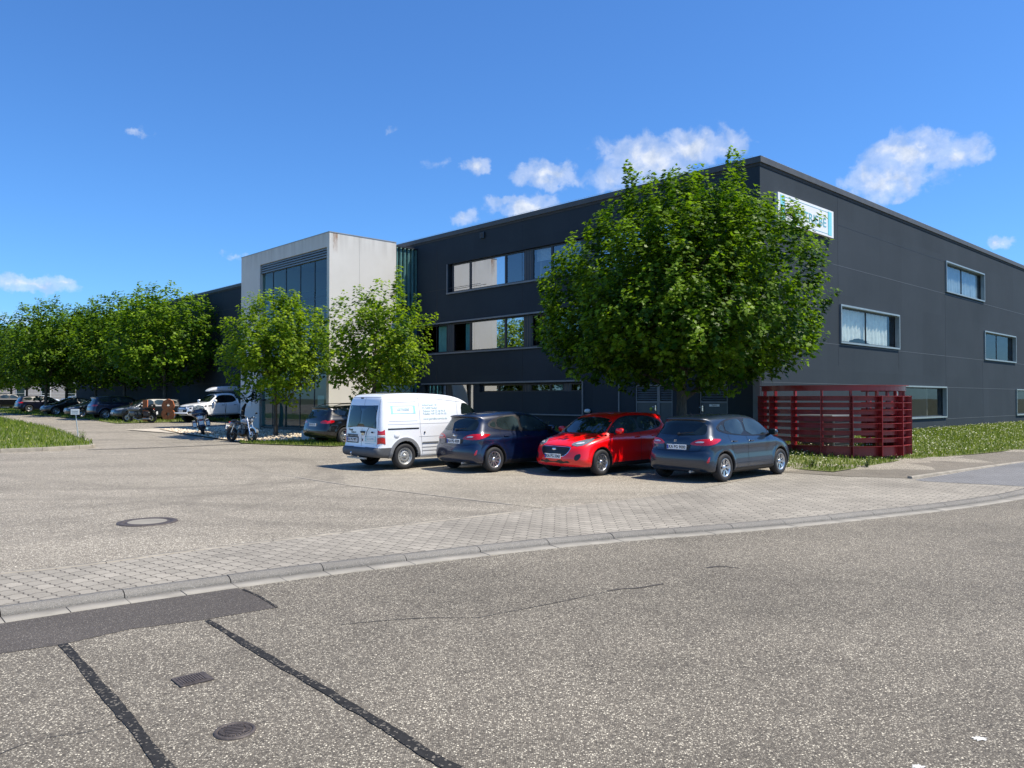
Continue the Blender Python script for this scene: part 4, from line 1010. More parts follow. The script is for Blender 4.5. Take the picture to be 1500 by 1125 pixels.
tag(rb, 'long silver roof box on top of the white pickup', 'roof box')
m = make_moto('tour'); put(m, 205, 619.5, (0, 0), R(176), 'dark touring motorcycle with panniers and top case, in front of the grey estate car', 'motorcycle', 'parked motorcycles')
m = make_moto('bagger'); m.scale = (.93, .93, .93); put(m, 297, 637, (0, 0), R(113), 'heavy touring motorcycle seen from behind with white-backed saddlebags, beside the pickup', 'motorcycle', 'parked motorcycles')
m = make_moto('naked'); m.scale = (.94, .94, .94); put(m, 353, 648, (0, 0), R(-36), 'black naked motorcycle with silver tank and bright fork, nearest the gravel bed', 'motorcycle', 'parked motorcycles')
# ------------------------------------------------------------------ building
ZT = 9.80
def zR(px, py): return facR(px, py)[1]
def zL(px, py): return facL(px, py)[1]
t = NT('dark_cladding'); o = t.obj()
nz = t.noise(o, .35, 5, .6)[0]; n2 = t.noise(t.vm('MULTIPLY', o, (1, 1, .12)), 3.0, 4, .6)[0]; fine = t.noise(o, 45, 3)[0]
cc = t.ramp(nz, [(.3, (.029, .039, .048, 1)), (.7, (.038, .049, .060, 1))])
cc = t.mix(t.ramp(n2, [(.5, 0.0), (.8, .35)]), cc, (.042, .051, .060, 1))
pid = t.n('ShaderNodeTexWhiteNoise', {'Vector': t.vm('FLOOR', t.vm('MULTIPLY', o, (1/2.4, 1/2.4, 1/2.9)))}).outputs[0]
cc = t.mix(1.0, cc, t.ramp(pid, [(0, .92), (1, 1.08)]), 'MULTIPLY')
M['clad'] = t.out(t.pr(col=cc, rough=.8, spec=.15, normal=t.bump(t.math('ADD', fine, t.math('MULTIPLY', nz, 2)), .12, .01)))
t = NT('concrete'); o = t.obj()
nz = t.noise(o, .6, 6, .6)[0]; n2 = t.noise(t.vm('MULTIPLY', o, (1, 1, .10)), 2.2, 5, .65)[0]; fine = t.noise(o, 60, 4, .7)[0]
sp = t.n('ShaderNodeSeparateXYZ', {0: o})
cc = t.ramp(nz, [(.3, (.60, .58, .53, 1)), (.7, (.66, .64, .59, 1))])
cc = t.mix(t.ramp(n2, [(.5, 0.0), (.8, .14)]), cc, (.52, .495, .45, 1))
top = t.math('MULTIPLY', t.ramp(t.math('DIVIDE', sp.outputs[2], 10.0), [(.85, 0.0), (.96, .35)]), t.ramp(n2, [(.4, 0.0), (.6, 1.0)]))
cc = t.mix(top, cc, (.27, .25, .21, 1))
pores = t.n('ShaderNodeTexVoronoi', {'Vector': o, 'Scale': 14.0}).outputs['Distance']
cc = t.mix(t.ramp(pores, [(.0, .5), (.06, 0.0)]), cc, (.2, .19, .17, 1))
M['conc'] = t.out(t.pr(col=cc, rough=.85, spec=.25, normal=t.bump(t.math('ADD', fine, nz), .25, .01)))
M['joint'] = mat('panel_joint', (.075, .082, .088), .6)
M['jdark'] = mat('panel_joint_dark', (.018, .021, .025), .6)
M['cap'] = mat('parapet_capping', (.07, .072, .073), .6, metal=.0)
M['frame'] = mat('window_frame_dark', (.022, .028, .036), .45)
M['framel'] = mat('window_frame_light', (.26, .31, .32), .4, metal=.25)
M['sill'] = mat('sill_grey', (.16, .18, .20), .45)
M['cpanel'] = mat('corrugated_panel', (.03, .042, .055), .45)
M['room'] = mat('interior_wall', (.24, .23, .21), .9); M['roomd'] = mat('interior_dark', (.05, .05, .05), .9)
M['curt'] = mat('curtain_cloth', (.50, .52, .50), .9, vs=6); M['curtg'] = mat('curtain_green', (.10, .30, .29), .9, vs=6)
M['gl'] = glass_arch('window_glass', (.55, .62, .62, 1), .10, k=.48)
M['glR'] = glass_arch('window_glass_side', (.82, .86, .84, 1), .05, k=.4)
M['glg'] = glass_arch('green_glass', (.55, .70, .69, 1), .05, k=.25)
M['gl2'] = glass_arch('window_glass_clear', (.60, .66, .66, 1), .03, k=.15)
M['glb'] = glass_arch('portal_glass', (.42, .62, .60, 1), .02, k=.08)

BRZ = (0, 0, YAW)
bld = empty('office_building', (BC[0], BC[1], 0), YAW, 'long dark grey three-storey office building with flat roof and ribbon windows', 'building')
LR, LL = 46.0, 78.7
def wall(name, s0, s1, z0, z1, holes, P, depth, parent, m, mh=None):
    mb = MB(); S = sorted({s0, s1, *[h[0] for h in holes], *[h[1] for h in holes]}); Z = sorted({z0, z1, *[h[2] for h in holes], *[h[3] for h in holes]})
    for i in range(len(S)-1):
        for j in range(len(Z)-1):
            cs, cz = (S[i]+S[i+1])/2, (Z[j]+Z[j+1])/2
            if any(h[0] < cs < h[1] and h[2] < cz < h[3] for h in holes): continue
            mb.quad(P(S[i], Z[j], 0), P(S[i+1], Z[j], 0), P(S[i+1], Z[j+1], 0), P(S[i], Z[j+1], 0))
    for a, b, c, d in holes:
        for (p, q) in (((a, c), (b, c)), ((b, c), (b, d)), ((b, d), (a, d)), ((a, d), (a, c))):
            mb.quad(P(*p, 0), P(*q, 0), P(*q, depth), P(*p, depth), 1 if mh else 0)
    return mb.build(name, [m]+([mh] if mh else []), parent)
PL = lambda s, z, d: (d, s, z)
PR = lambda s, z, d: (s, d, z)
def rectL(px0, px1, pya, pyb, ref=None):
    """left-facade rectangle: pixel columns px0..px1, heights read at column ref"""
    r = ref if ref is not None else px0
    a = facL(px0, pya)[0]; b = facL(px1, pya)[0]; return (min(a, b), max(a, b), facL(r, pyb)[1], facL(r, pya)[1])
# ---- right facade windows
WR = []
for (xa, xb, ya, yb) in ((1230.7, 1317, 445.7, 502.8), (1386.3, 1442.5, 382.5, 427.9), (1442, 1487.8, 484.5, 527), (1312, 1385.4, None, None), (1487.8, 1560, 570, 608.7)):
    if ya is None: z1, z0 = zR(1385.4, 566.4), zR(1385.4, 611.5)
    else: z1, z0 = zR(xa, ya), zR(xa, yb)
    WR.append((facR(xa, 580)[0], facR(xb, 580)[0], z0, z1))
wallR = wall('side_wall', 0, LR, -.3, ZT-.30, WR, PR, .35, bld, M['clad'], M['frame'])
mb = MB()
def hjoint(z, s0, s1, P=PR, w=.022, m=0):
    if P is PR: mb.box(s0, s1, -.004, .0, z-w/2, z+w/2, m)
    else: mb.box(-.004, 0, s0, s1, z-w/2, z+w/2, m)
def vjoint(s, z0, z1, P=PR, w=.018, m=0):
    if P is PR: mb.box(s-w/2, s+w/2, -.0045, .0, z0, z1, m)
    else: mb.box(-.0045, 0, s-w/2, s+w/2, z0, z1, m)
zj = [zR(1209, 384), zR(1318, 513.6), zR(1318, 564), zR(1385, 611.7)]
sj = [facR(x, 580)[0] for x in (1229, 1317, 1386, 1440, 1487.8)]
for k, z in enumerate(zj): hjoint(z-.02*k, (0, 0, 0, WR[3][1])[k]+.05, LR)
hjoint(zR(1250, 337), sj[0], sj[2], m=1)
vjoint(sj[0], 3.1, ZT-.35, m=1); vjoint(sj[1], 3.1, WR[0][3], m=1); vjoint(sj[2], 0.3, WR[1][2], m=1); vjoint(sj[3], .3, WR[2][2], m=1); vjoint(sj[1], .3, zj[2], m=0)
mb.build('panel_joints', [M['joint'], M['jdark']], wallR)
for k, (a, b, c, d) in enumerate(WR):
    mb = MB(); w = .065; pr = -.07        # projecting light metal box frame
    mb.box(a, b, pr, .12, d-w, d+.0, 0); mb.box(a, b, pr, .12, c, c+w, 0); mb.box(a, a+w*.9, pr-.002, .12, c+w, d-w, 0); mb.box(b-w*.9, b, pr-.002, .12, c+w, d-w, 0)
    n = 2; lst = [a+(b-a)*.47] if k != 3 else []
    for x in lst: mb.box(x-.025, x+.025, .12, .17, c+w, d-w, 1)
    mb.box(a+w, b-w, .122, .172, c+w, c+w+.05, 1); mb.box(a+w, b-w, .122, .172, d-w-.05, d-w, 1)
    f = mb.build('window', [M['framel'], M['frame']], wallR)
    mb = MB(); mb.quad((a+.05, .145, c+.05), (b-.05, .145, c+.05), (b-.05, .145, d-.05), (a+.05, .145, d-.05)); mb.build('pane', M['glR'], f)
    if k in (0, 1):                         # pleated curtains behind the glass
        mb = MB(); rr = random.Random(k)
        spans = [(a+.1, b-.6)] if k == 0 else [(a+.1, b-.3)]
        for (s0, s1) in spans:
            N = int((s1-s0)/.06); vs = []
            for i in range(N+1):
                s = s0+(s1-s0)*i/N; dd = .25+.035*math.sin(i*1.15)+.015*math.sin(i*.37+k)
                lift = 0 if k else .25*max(0, math.sin((s-s0)/(s1-s0)*math.pi*2-1.2))
                vs += [(s, dd, c+.06+(lift if k == 0 else 0)), (s, dd, d-.1)]
            mb.add(vs, [(2*i, 2*i+2, 2*i+3, 2*i+1) for i in range(N)], 0, True)
        mb.build('curtain', mat('curtain_white', (.86, .87, .80), .9, vs=6) if k == 0 else mat('curtain_blue', (.40, .52, .60), .9), f)
    if k in (2, 3):
        mb = MB()
        for s in (a+.4, a+1.4): mb.box(s, s+.8, 1.6, 2.2, c, c+.7, 0)
        mb.box(a+.2, b-.2, 1.2, 1.3, c-.2, c+.25, 0); mb.build('room_furniture', M['room'], f)
# ---- sign on the right facade
sx0, sx1 = facR(1134, 300)[0], facR(1215.3, 300)[0]; sz1 = zR(1215.3, 311.3); sz0 = zR(1215.3, 349.8)
sg = empty('company_sign', loc2w(0, 0)+(0,), YAW, 'white company sign with turquoise side bars and lettering, high on the dark end wall', 'sign')
mb = MB(); mb.box(sx0, sx1, -.14, -.02, sz0, sz1); mb.build('panel', M['white'], sg)
mb = MB(); h = sz1-sz0
for (a, b) in ((sx1-.42, sx1-.16), (sx0+.16, sx0+.42)): mb.box(a, b, -.146, -.14, sz0+.06, sz1-.06, 0)
for (a, b) in ((sx1-.46, sx1-.42), (sx0+.42, sx0+.46)): mb.box(a, b, -.147, -.14, sz0+.06, sz1-.06, 1)
for z in (sz0+.09, sz1-.10): mb.box(sx0+.46, sx1-.46, -.146, -.14, z, z+.012, 1)
mb.build('side_bars', [mat('sign_turquoise', (.22, .62, .66), .4, var=.03), mat('sign_teal', (.10, .40, .44), .4)], sg)
place_text(sg, 'GETRIEBE', .46, mat('sign_letter', (.16, .46, .50), .5), (sx1-1.82, -.148, (sz0+sz1)/2-.04), (1, 0, 0), (0, 0, 1), 'lettering', bold=.0, sx=1.25)
# ---- left facade
TB = rectL(656.2, 985, 387.4, 429.5); MBD = rectL(613.5, 1000, 478.2, 519.5)
zgt = zL(703, 563); LB = (facL(853.5, 580)[0], facL(702, 580)[0], zL(703, 574.5), zL(703, 563))
LBT = (facL(693, 580)[0], facL(622, 580)[0], zL(693, 603.5), zL(693, 561.5))
D1 = (facL(985, 580)[0], facL(930, 580)[0], .42, zL(960, 563)); D2 = (facL(1066, 580)[0], facL(1024, 580)[0], .42, zL(1045, 563))
holesL = [TB, MBD, LB, LBT, D1, D2]
wallL = wall('front_wall', 0, 18.7, -.3, ZT-.30, holesL, PL, .30, bld, M['clad'], M['frame'])
wallL2 = wall('front_wall', 18.7, LL, -.3, ZT-.30, [], PL, .30, bld, M['clad'])
mb = MB()
for z in (zL(340, 452), zL(340, 500), 2.95): hjoint(z, 27.9, LL, PL, .03, 1)
for s in range(30, 78, 6): vjoint(s, 0, ZT-.3, PL, .02, 1)
mb.build('panel_joints', [M['joint'], M['jdark']], wallL2)
mb = MB()
hjoint(zL(612, 430), 13.9, 18.6, PL, .02, 1); vjoint(facL(640, 400)[0], 0.5, ZT-.3, PL, .03, 1); vjoint(facL(765, 430)[0], .5, ZT-.3, PL, .015, 1)
for z, a, b in ((MBD[3]+.03, MBD[0], 18.6), (MBD[2]-.03, MBD[0], 18.6), (zgt+.07, LB[0]-.05, LBT[1]+.2)): mb.box(-.07, .0, a, b, z-.035, z+.035, 2)
mb.box(-.08, .0, TB[0], TB[1]+.04, TB[2]-.07, TB[2], 2); mb.box(-.05, 0, TB[1], TB[1]+.05, TB[2], TB[3], 2)
zp = zL(703, 604.5); mb.box(-.10, .0, LB[0]-.05, LBT[1], zp-.05, zp, 2); mb.box(-.06, 0, LB[0]-.06, LB[0], zp, zgt+.05, 2)
for px in (907.5,): s = facL(px, 580)[0]; mb.box(-.05, 0, s-.03, s+.03, .3, zL(907, 560), 2)
s = .12; mb.box(-.03, 0, .02, .28, .2, 3.05, 2)
mb.build('trim_profiles', [M['joint'], M['jdark'], M['sill']], wallL)
mb = MB(); s = facL(708, 345); mb.box(-.10, -.0, s[0]-.14, s[0]+.14, s[1]-.13, s[1]+.13, 0); mb.box(-.105, -.1, s[0]-.09, s[0]+.09, s[1]-.09, s[1]+.09, 1); mb.build('wall_vent', [M['frame'], M['roomd']], wallL)
mb = MB(); s = facL(863.5, 602); mb.ell((-.12, s[0], s[1]), (.12, .14, .09), 12, 0); mb.build('wall_lamp', M['white'], wallL)
def paneL(px0, px1, z0, z1, kind, tilt=0.0, parent=None):
    s1, s0 = facL(px0, 500)[0], facL(px1, 500)[0]; w = .055; x = .13
    if kind == 'panel':                       # ribbed infill panel
        mb = MB(); n = max(3, int((s1-s0)/.07)); vs = []
        for i in range(n+1):
            s = s0+(s1-s0)*i/n; vs += [(x-(.02 if i % 2 else 0), s, z0), (x-(.02 if i % 2 else 0), s, z1)]
        mb.add(vs, [(2*i, 2*i+2, 2*i+3, 2*i+1) for i in range(n)]); mb.build('infill_panel', M['cpanel'], wallL); return
    mb = MB()
    mb.box(x, x+.07, s0, s1, z0, z0+w); mb.box(x, x+.07, s0, s1, z1-w, z1); mb.box(x, x+.07, s0, s0+w, z0+w, z1-w); mb.box(x, x+.07, s1-w, s1, z0+w, z1-w)
    f = mb.build('window', M['frame'], wallL)
    mb = MB(); tl = tilt
    if kind == 'open':                        # casement swung open inwards
        mb.quad((x+.05, s1-.05, z0+w), (x+.75, s1-.20, z0+w), (x+.75, s1-.20, z1-w), (x+.05, s1-.05, z1-w))
    else: mb.quad((x+.035, s0+w*.8, z0+w*.8), (x+.035, s1-w*.8, z0+w*.8), (x+.035+tl, s1-w*.8, z1-w*.8), (x+.035+tl, s0+w*.8, z1-w*.8))
    mb.build('pane', M['gl2'] if kind in ('clear', 'blind', 'green') else M['gl'], f)
    if kind in ('curt', 'green', 'open'):
        mb = MB(); N = 14; c0, c1 = (s0+.1, s0+(s1-s0)*.45) if kind != 'green' else (s0+.02, s1-.02); vs = []
        for i in range(N+1):
            s = c0+(c1-c0)*i/N; dd = .36+.03*(1 if i % 2 else -1); vs += [(dd, s, z0+.05), (dd, s, z1-.05)]
        mb.add(vs, [(2*i, 2*i+2, 2*i+3, 2*i+1) for i in range(N)], 0, True); mb.build('curtain', M['curtg'] if kind != 'curt' else M['curt'], f)
    if kind == 'blind':
        mb = MB()
        for i in range(9): mb.box(.34, .37, s0+.05, s1-.05, z1-.08-i*.055, z1-.045-i*.055)
        mb.build('blind', mat('blind_slats', (.62, .70, .74), .6), f)
a, b, z0, z1 = TB
for p0, p1, k in ((659, 685.5, 'fix'), (685.5, 737.5, 'curt'), (737.5, 766, 'clear'), (766, 777, 'panel'), (777, 805.5, 'blind'), (805.5, 850, 'clear'), (850, 872, 'panel'), (872, 920, 'curt'), (920, 984, 'fix')): paneL(p0, p1, z0+.02, z1-.02, k)
a, b, z0, z1 = MBD
for p0, p1, k in ((615, 652, 'open'), (652, 661, 'panel'), (661, 686, 'open'), (686, 737, 'curt'), (737, 765, 'fix'), (765, 776, 'panel'), (776, 804.5, 'open'), (804.5, 850, 'green'), (850, 872, 'panel'), (872, 930, 'curt'), (930, 999, 'fix')): paneL(p0, p1, z0+.02, z1-.02, k)
a, b, z0, z1 = LB
for p0, p1, k in ((702, 727, 'fix'), (727, 764, 'clear'), (764, 774, 'panel'), (774, 803, 'clear'), (803, 823, 'green'), (823, 833, 'panel'), (833, 853, 'clear')): paneL(p0, p1, z0, z1-.02, k)
a, b, z0, z1 = LBT
for p0, p1, k, tl in ((623, 651, 'fix', 0), (651, 660, 'panel', 0), (661, 684, 'fix', -.16), (684, 692.5, 'fix', 0)): paneL(p0, p1, z0+.02, z1-.02, k, tl)
# louvred doors
for (a, b, z0, z1), dbl in ((D1, True), (D2, False)):
    spl = [(a, a+(b-a)*.38), (a+(b-a)*.38, b)] if dbl else [(a, b)]
    for i, (p, q) in enumerate(spl):
        mb = MB(); w = .06
        mb.box(.04, .12, p, p+w, z0, z1, 0); mb.box(.04, .12, q-w, q, z0, z1, 0); mb.box(.04, .12, p+w, q-w, z1-w, z1, 0); zm = z0+1.28
        mb.box(.06, .10, p+w, q-w, z0, zm, 1); mb.box(.04, .12, p+w, q-w, zm, zm+w, 0)
        d = mb.build('door', [M['sill'], mat('door_panel', (.05, .075, .085), .5)], wallL)
        mb = MB(); z = zm+.10
        while z < z1-.1: mb.quad((.045, p+w, z), (.045, q-w, z), (.11, q-w, z+.055), (.11, p+w, z+.055)); z += .085
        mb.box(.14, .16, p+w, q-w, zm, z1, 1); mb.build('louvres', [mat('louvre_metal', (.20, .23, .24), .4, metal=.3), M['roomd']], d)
        if i == len(spl)-1:
            mb = MB(); s = (p+.12) if dbl else (q-.12); mb.bbox((.03, s, z0+1.08), (.03, .05, .22), .008); mb.tube([(.02, s, z0+1.13), (-.03, s, z0+1.13), (-.03, s+.10, z0+1.13)], .012, 6, 0); mb.tube([(.02, s, z0+1.0), (-.02, s, z0+.99)], .015, 6, 0); mb.build('handle', M['chrome'], d)
    if not dbl:
        mb = MB(); mb.box(.05, .059, a+.35, a+.75, z0+1.16, z0+1.24); o_ = mb.build('door_plate', M['platew'], d); place_text(o_, 'TRAFO', .07, M['ink'], (.047, a+.55, z0+1.20), (0, -1, 0), (0, 0, 1))
    else:
        mb = MB(); mb.lathe([(0, 0), (.07, 0), (.07, .004), (0, .004)], 16, 0, Matrix.Translation((.056, b-.7, z0+1.05)) @ Matrix.Rotation(math.pi/2, 4, 'Z')); mb.build('door_sticker', mat('yellow_green', (.35, .42, .05), .5), d)
# ---- parapet, roof, interior, rear walls
mb = MB()
mb.box(-.07, LR+.07, -.07, .25, ZT-.20, ZT, 0); mb.box(-.07, .25, .25, LL+.07, ZT-.20, ZT, 0)
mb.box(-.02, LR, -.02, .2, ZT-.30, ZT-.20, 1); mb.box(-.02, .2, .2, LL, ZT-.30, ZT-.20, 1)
pp = mb.build('parapet', [M['cap'], M['roomd']], bld)
mb = MB()
for i in range(0, 90): mb.tube([(.08, .3+i*.55, ZT), (.08, .3+i*.55, ZT+.10)], .006, 4, 0)
for i in range(0, 60): mb.tube([(.3+i*.55, .08, ZT), (.3+i*.55, .08, ZT+.10)], .006, 4, 0)
mb.tube([(.08, .3, ZT+.09), (.08, 49, ZT+.09)], .005, 4, 0); mb.tube([(.3, .08, ZT+.09), (33, .08, ZT+.09)], .005, 4, 0)
mb.build('lightning_wire', M['alu'], pp)
mb = MB(); mb.quad((.2, .2, ZT-.35), (LR, .2, ZT-.35), (LR, LL, ZT-.35), (.2, LL, ZT-.35)); mb.build('roof', mat('roof_gravel', (.2, .2, .19), .9), bld)
mb = MB(); mb.quad((LR, 0, -.3), (LR, LL, -.3), (LR, LL, ZT-.3), (LR, 0, ZT-.3)); mb.quad((0, LL, -.3), (LR, LL, -.3), (LR, LL, ZT-.3), (0, LL, ZT-.3)); mb.build('rear_wall', M['clad'], bld)
mb = MB()
fl = [0.3, zL(656, 545), TB[2]-1.0, 9.3]
fl = [.3, 3.35, 6.35, 9.2]
for z in fl: mb.box(.31, 5.2, .36, 18.6, z-.15, z+.02, 0); mb.box(5.2, LR-.1, .36, 6.2, z-.15, z+.02, 0)
mb.box(5.2, 5.3, 6.2, 18.6, .3, 9.2, 0); mb.box(5.3, LR-.1, 6.2, 6.3, .3, 9.2, 0)
for s in (6.0, 10.4, 14.5): mb.box(.4, 5.2, s, s+.1, .3, 9.2, 0)
for s in (7.5, 16, 24, 33): mb.box(s, s+.1, .4, 6.2, .3, 9.2, 0)
mb.build('interior', M['room'], bld)

# ------------------------------------------------------------------ concrete entrance portal
c1 = w2loc(*[0, 0])
X0 = -5.0; Y0 = 18.70; Y1 = facL(353, 500, X0)[0]; ZB = facL(482, 339, X0)[1]
Y0 = facL(482, 500, X0)[0]
po = empty('entrance_portal', (BC[0], BC[1], 0), YAW, 'tall pale concrete entrance portal framing dark glazing, projecting from the dark facade', 'entrance block')
oy1 = facL(380, 500, X0)[0]; oz = facL(380, 388.5, X0)[1]; xe = -1.32; oy0 = Y0+.22
mb = MB(); mb.box(X0, xe, Y0, oy0, -.2, oz); mb.build('side_wall', M['conc'], po)
mb = MB(); mb.box(X0, 0, oy1, Y1, -.2, oz); mb.build('side_wall', M['conc'], po)
mb = MB(); mb.box(X0, xe, Y0, Y1, oz, ZB-.03); mb.box(X0+.02, 0, oy0+.3, Y1, oz+.01, ZB-.05); tp = mb.build('lintel', M['conc'], po)
mb = MB(); mb.box(X0-.015, xe+.01, Y0-.015, Y1+.015, ZB-.03, ZB+.01); mb.build('coping', mat('coping_metal', (.33, .33, .31), .5, metal=.4), po)
t = NT('rust_streak'); o = t.obj(); sp = t.n('ShaderNodeSeparateXYZ', {0: o}); nn = t.noise(t.vm('MULTIPLY', o, (18, 1, 1.2)), 3.0, 4)[0]
fall = t.ramp(t.math('SUBTRACT', ZB, sp.outputs[2]), [(0.0, .9), (.75, .25), (1.0, 0.0)])
fac = t.math('MULTIPLY', t.ramp(nn, [(.42, 0.0), (.62, 1.0)]), fall)
ru = t.pr(col=(.36, .17, .07, 1), rough=.9); tr = t.n('ShaderNodeBsdfTransparent').outputs[0]
rm = t.out(t.n('ShaderNodeMixShader', {0: fac, 1: tr, 2: ru}).outputs[0])
mb = MB(); mb.quad((X0+.18, Y0-.003, ZB-1.0), (X0+.42, Y0-.003, ZB-1.0), (X0+.42, Y0-.003, ZB-.03), (X0+.18, Y0-.003, ZB-.03)); mb.build('rust_streak', rm, po)
mb = MB()
for x in (-3.4,): mb.box(x-.006, x+.006, Y0-.0025, Y0, 0, ZB-.03, 0)
mb.build('formwork_joint', mat('formwork_joint', (.36, .34, .31), .9), po)
gx = X0+.16                                     # glazing plane
mb = MB()
lz = oz-.50
for i in range(4): mb.box(gx-.10, gx-.02, oy0, oy1, lz+.04+i*.12, lz+.11+i*.12)
mb.build('louvre_band', mat('louvre_band', (.14, .17, .20), .45, metal=.3), po)
pxs = [382, 400, 419, 440, 461, 480.5]; sy = [facL(p, 500, gx)[0] for p in pxs]; sy[0] = oy1; sy[-1] = oy0
mb = MB()
for s in sy[1:-1]: mb.box(gx-.02, gx+.03, s-.022, s+.022, .42, lz)
for z in (lz, 5.9, 2.95): mb.box(gx+.031, gx+.07, oy0, oy1, z-.03, z+.03)
mb.box(gx-.02, gx+.06, oy0, oy1, .38, .44)
gf = mb.build('glazing_frame', M['frame'], po)
for i in range(5):
    mb = MB(); mb.quad((gx, sy[i+1]+.015, .44), (gx, sy[i]-.015, .44), (gx, sy[i]-.015, lz), (gx, sy[i+1]+.015, lz)); mb.build('pane', M['glb'], gf)
mb = MB()
for s in (sy[4],):
    for dz in (0, .30):
        for ds in (-.09, .09): mb.ell((gx-.03, s+ds, 5.55+dz), (.03, .035, .035), 8, 0)
mb.build('glass_fixings', M['chrome'], gf)
zf = facL(440, 424, gx)[1]
mb = MB(); mb.box(gx+.5, .0, oy0, oy1, zf-.35, zf-.05, 1); mb.box(gx+.6, 0, oy0, oy1, 3.0, 3.3, 0); mb.box(-.35, -.25, oy0, oy1, .3, oz, 0); mb.box(gx+.1, 0, oy0, oy1, .25, .40, 0)
mb.box(gx+.9, gx+1.0, oy0+.5, oy0+2.6, .4, 1.35, 2); mb.box(gx+.7, gx+1.1, oy0+1.7, oy0+2.3, 1.35, 2.0, 2)
for i in range(14): mb.box(gx+.52, gx+.54, oy0+.05, oy1-.4, zf-.5-i*.10, zf-.44-i*.10, 1)
mb.box(gx+2.0, gx+2.1, oy1-3.4, oy1-1.9, zf-.95, zf-.45, 3)
mb.build('interior', [M['room'], M['roomd'], M['white'], mat('screen_blue', (.45, .62, .70), .5)], po)
# green glass link between the portal and the facade
gz = facL(612.7, 365.5)[1]
mb = MB(); mb.quad((xe, Y0+.02, .4), (-.0, Y0+.02, .4), (-.0, Y0+.02, gz), (xe, Y0+.02, gz)); gp = mb.build('link_glazing', M['glg'], po)
mb = MB()
for i in range(6):
    x = xe+.10+i*.235; mb.box(x, x+.075, Y0+.10, Y0+.26, .4, gz-.02, 0)
mb.box(xe, 0, Y0+.0, Y0+.05, gz-.02, gz+.05, 1); mb.box(-.03, .0, Y0, Y0+.05, .4, gz, 1); mb.box(xe, 0, Y0+.1, Y0+3, gz-.02, gz+.04, 1)
for z in (3.1, 6.2): mb.box(xe, 0, Y0+.06, Y0+.09, z, z+.25, 1)
mb.build('glass_fins', [mat('green_fins', (.48, .62, .61), .5), M['frame']], gp)
mb = MB(); mb.box(xe, 0, Y0+1.2, Y0+1.3, .3, gz, 0); mb.build('link_back_wall', mat('link_wall', (.06, .10, .10), .8), po)
# panels and a wall lamp on the portal
mb = MB(); s = Y1-1.35; mb.box(X0-.03, X0, s, s+.42, 1.45, 2.15); mb.build('notice_board', mat('board_grey', (.55, .60, .63), .4), po)

# ------------------------------------------------------------------ red curved slat fence
RC = (9.93, 24.4); RR = 2.06
rf = empty('slat_enclosure', (RC[0], RC[1], g(RC[0], RC[1]-1.5)), 0, 'round dark red slatted metal enclosure standing on the grass at the building corner', 'fence')
m_red = mat('red_steel', (.25, .012, .014), .42, coat=.25, var=.12)
def arc(r, a0, a1, n): return [(r*math.cos(a0+(a1-a0)*i/n), r*math.sin(a0+(a1-a0)*i/n)) for i in range(n+1)]
def band(mb, r0, r1, z0, z1, a0, a1, n=44, m=0):
    A = arc(r0, a0, a1, n); B_ = arc(r1, a0, a1, n)
    V = [(x, y, z0) for x, y in A]+[(x, y, z1) for x, y in A]+[(x, y, z0) for x, y in B_]+[(x, y, z1) for x, y in B_]; k = n+1
    mb.add(V, [f for i in range(n) for f in ((i, i+1, k+i+1, k+i), (2*k+i, 3*k+i, 3*k+i+1, 2*k+i+1), (k+i, k+i+1, 3*k+i+1, 3*k+i), (i, 2*k+i, 2*k+i+1, i+1))], m)
A0, A1 = R(-215), R(42)
zz = [.62, .87, 1.10, 1.33, 1.57, 1.80]; base_z = rf.location.z
def zfront(py): return 1.85+(584-py)/1150*22.3-base_z
rows = [zfront(540+v*.2667) for v in (428, 383, 343, 303, 266, 228, 189, 152)]
for z in rows:
    mb = MB(); band(mb, RR, RR+.16, z, z+.012, A0, A1); band(mb, RR-.012, RR+.008, z-.125, z-.001, A0, A1); mb.build('slat', m_red, rf)
ztop = zfront(540+92*.2667); zlow = zfront(540+425*.2667)
mb = MB(); band(mb, RR-.012, RR+.012, ztop-.15, ztop, R(-200), R(42)); band(mb, RR-.05, RR+.09, ztop+.002, ztop+.014, R(-200), R(42)); mb.build('top_rail', m_red, rf)
mb = MB(); band(mb, RR-.012, RR+.010, zlow-.30, zlow-.06, A0, A1); mb.build('bottom_rail', m_red, rf)
mb = MB()
for k in range(12):
    a = A0+(A1-A0)*(k+.3)/11.6
    Mx = Matrix.Rotation(a, 4, 'Z'); mp = MB(); mp.box(RR-.10, RR-.013, -.03, .03, -.12, ztop-.01, 0, Mx); mp.box(RR-.012, RR+.17, -.010, .010, zlow-.3, rows[-1]+.02, 0, Mx); mp.build('post', m_red, rf)
ac = empty('cooling_unit', (RC[0]-.1, RC[1]+.15, base_z), R(43.4), 'grey box-shaped cooling unit half hidden inside the red round enclosure', 'machine')
mb = MB(); mb.bbox((0, 0, .62), (1.5, 1.1, 1.1), .03, 0); mb.box(-.72, .72, -.5, .5, 0, .08, 1); mb.build('casing', [mat('unit_grey', (.09, .095, .095), .5), M['dark']], ac)
mb = MB()
for i in range(11): mb.box(-.65, .65, -.565, -.552, .2+i*.085, .24+i*.085)
mb.build('grille', M['dark'], ac)
mb = MB(); mb.lathe([(.42, 0), (.42, .05), (.36, .05), (.36, 0)], 24, 0, Matrix.Translation((0, 0, 1.17)) @ Matrix.Rotation(-math.pi/2, 4, 'X')); mb.build('fan_ring', M['dark'], ac)
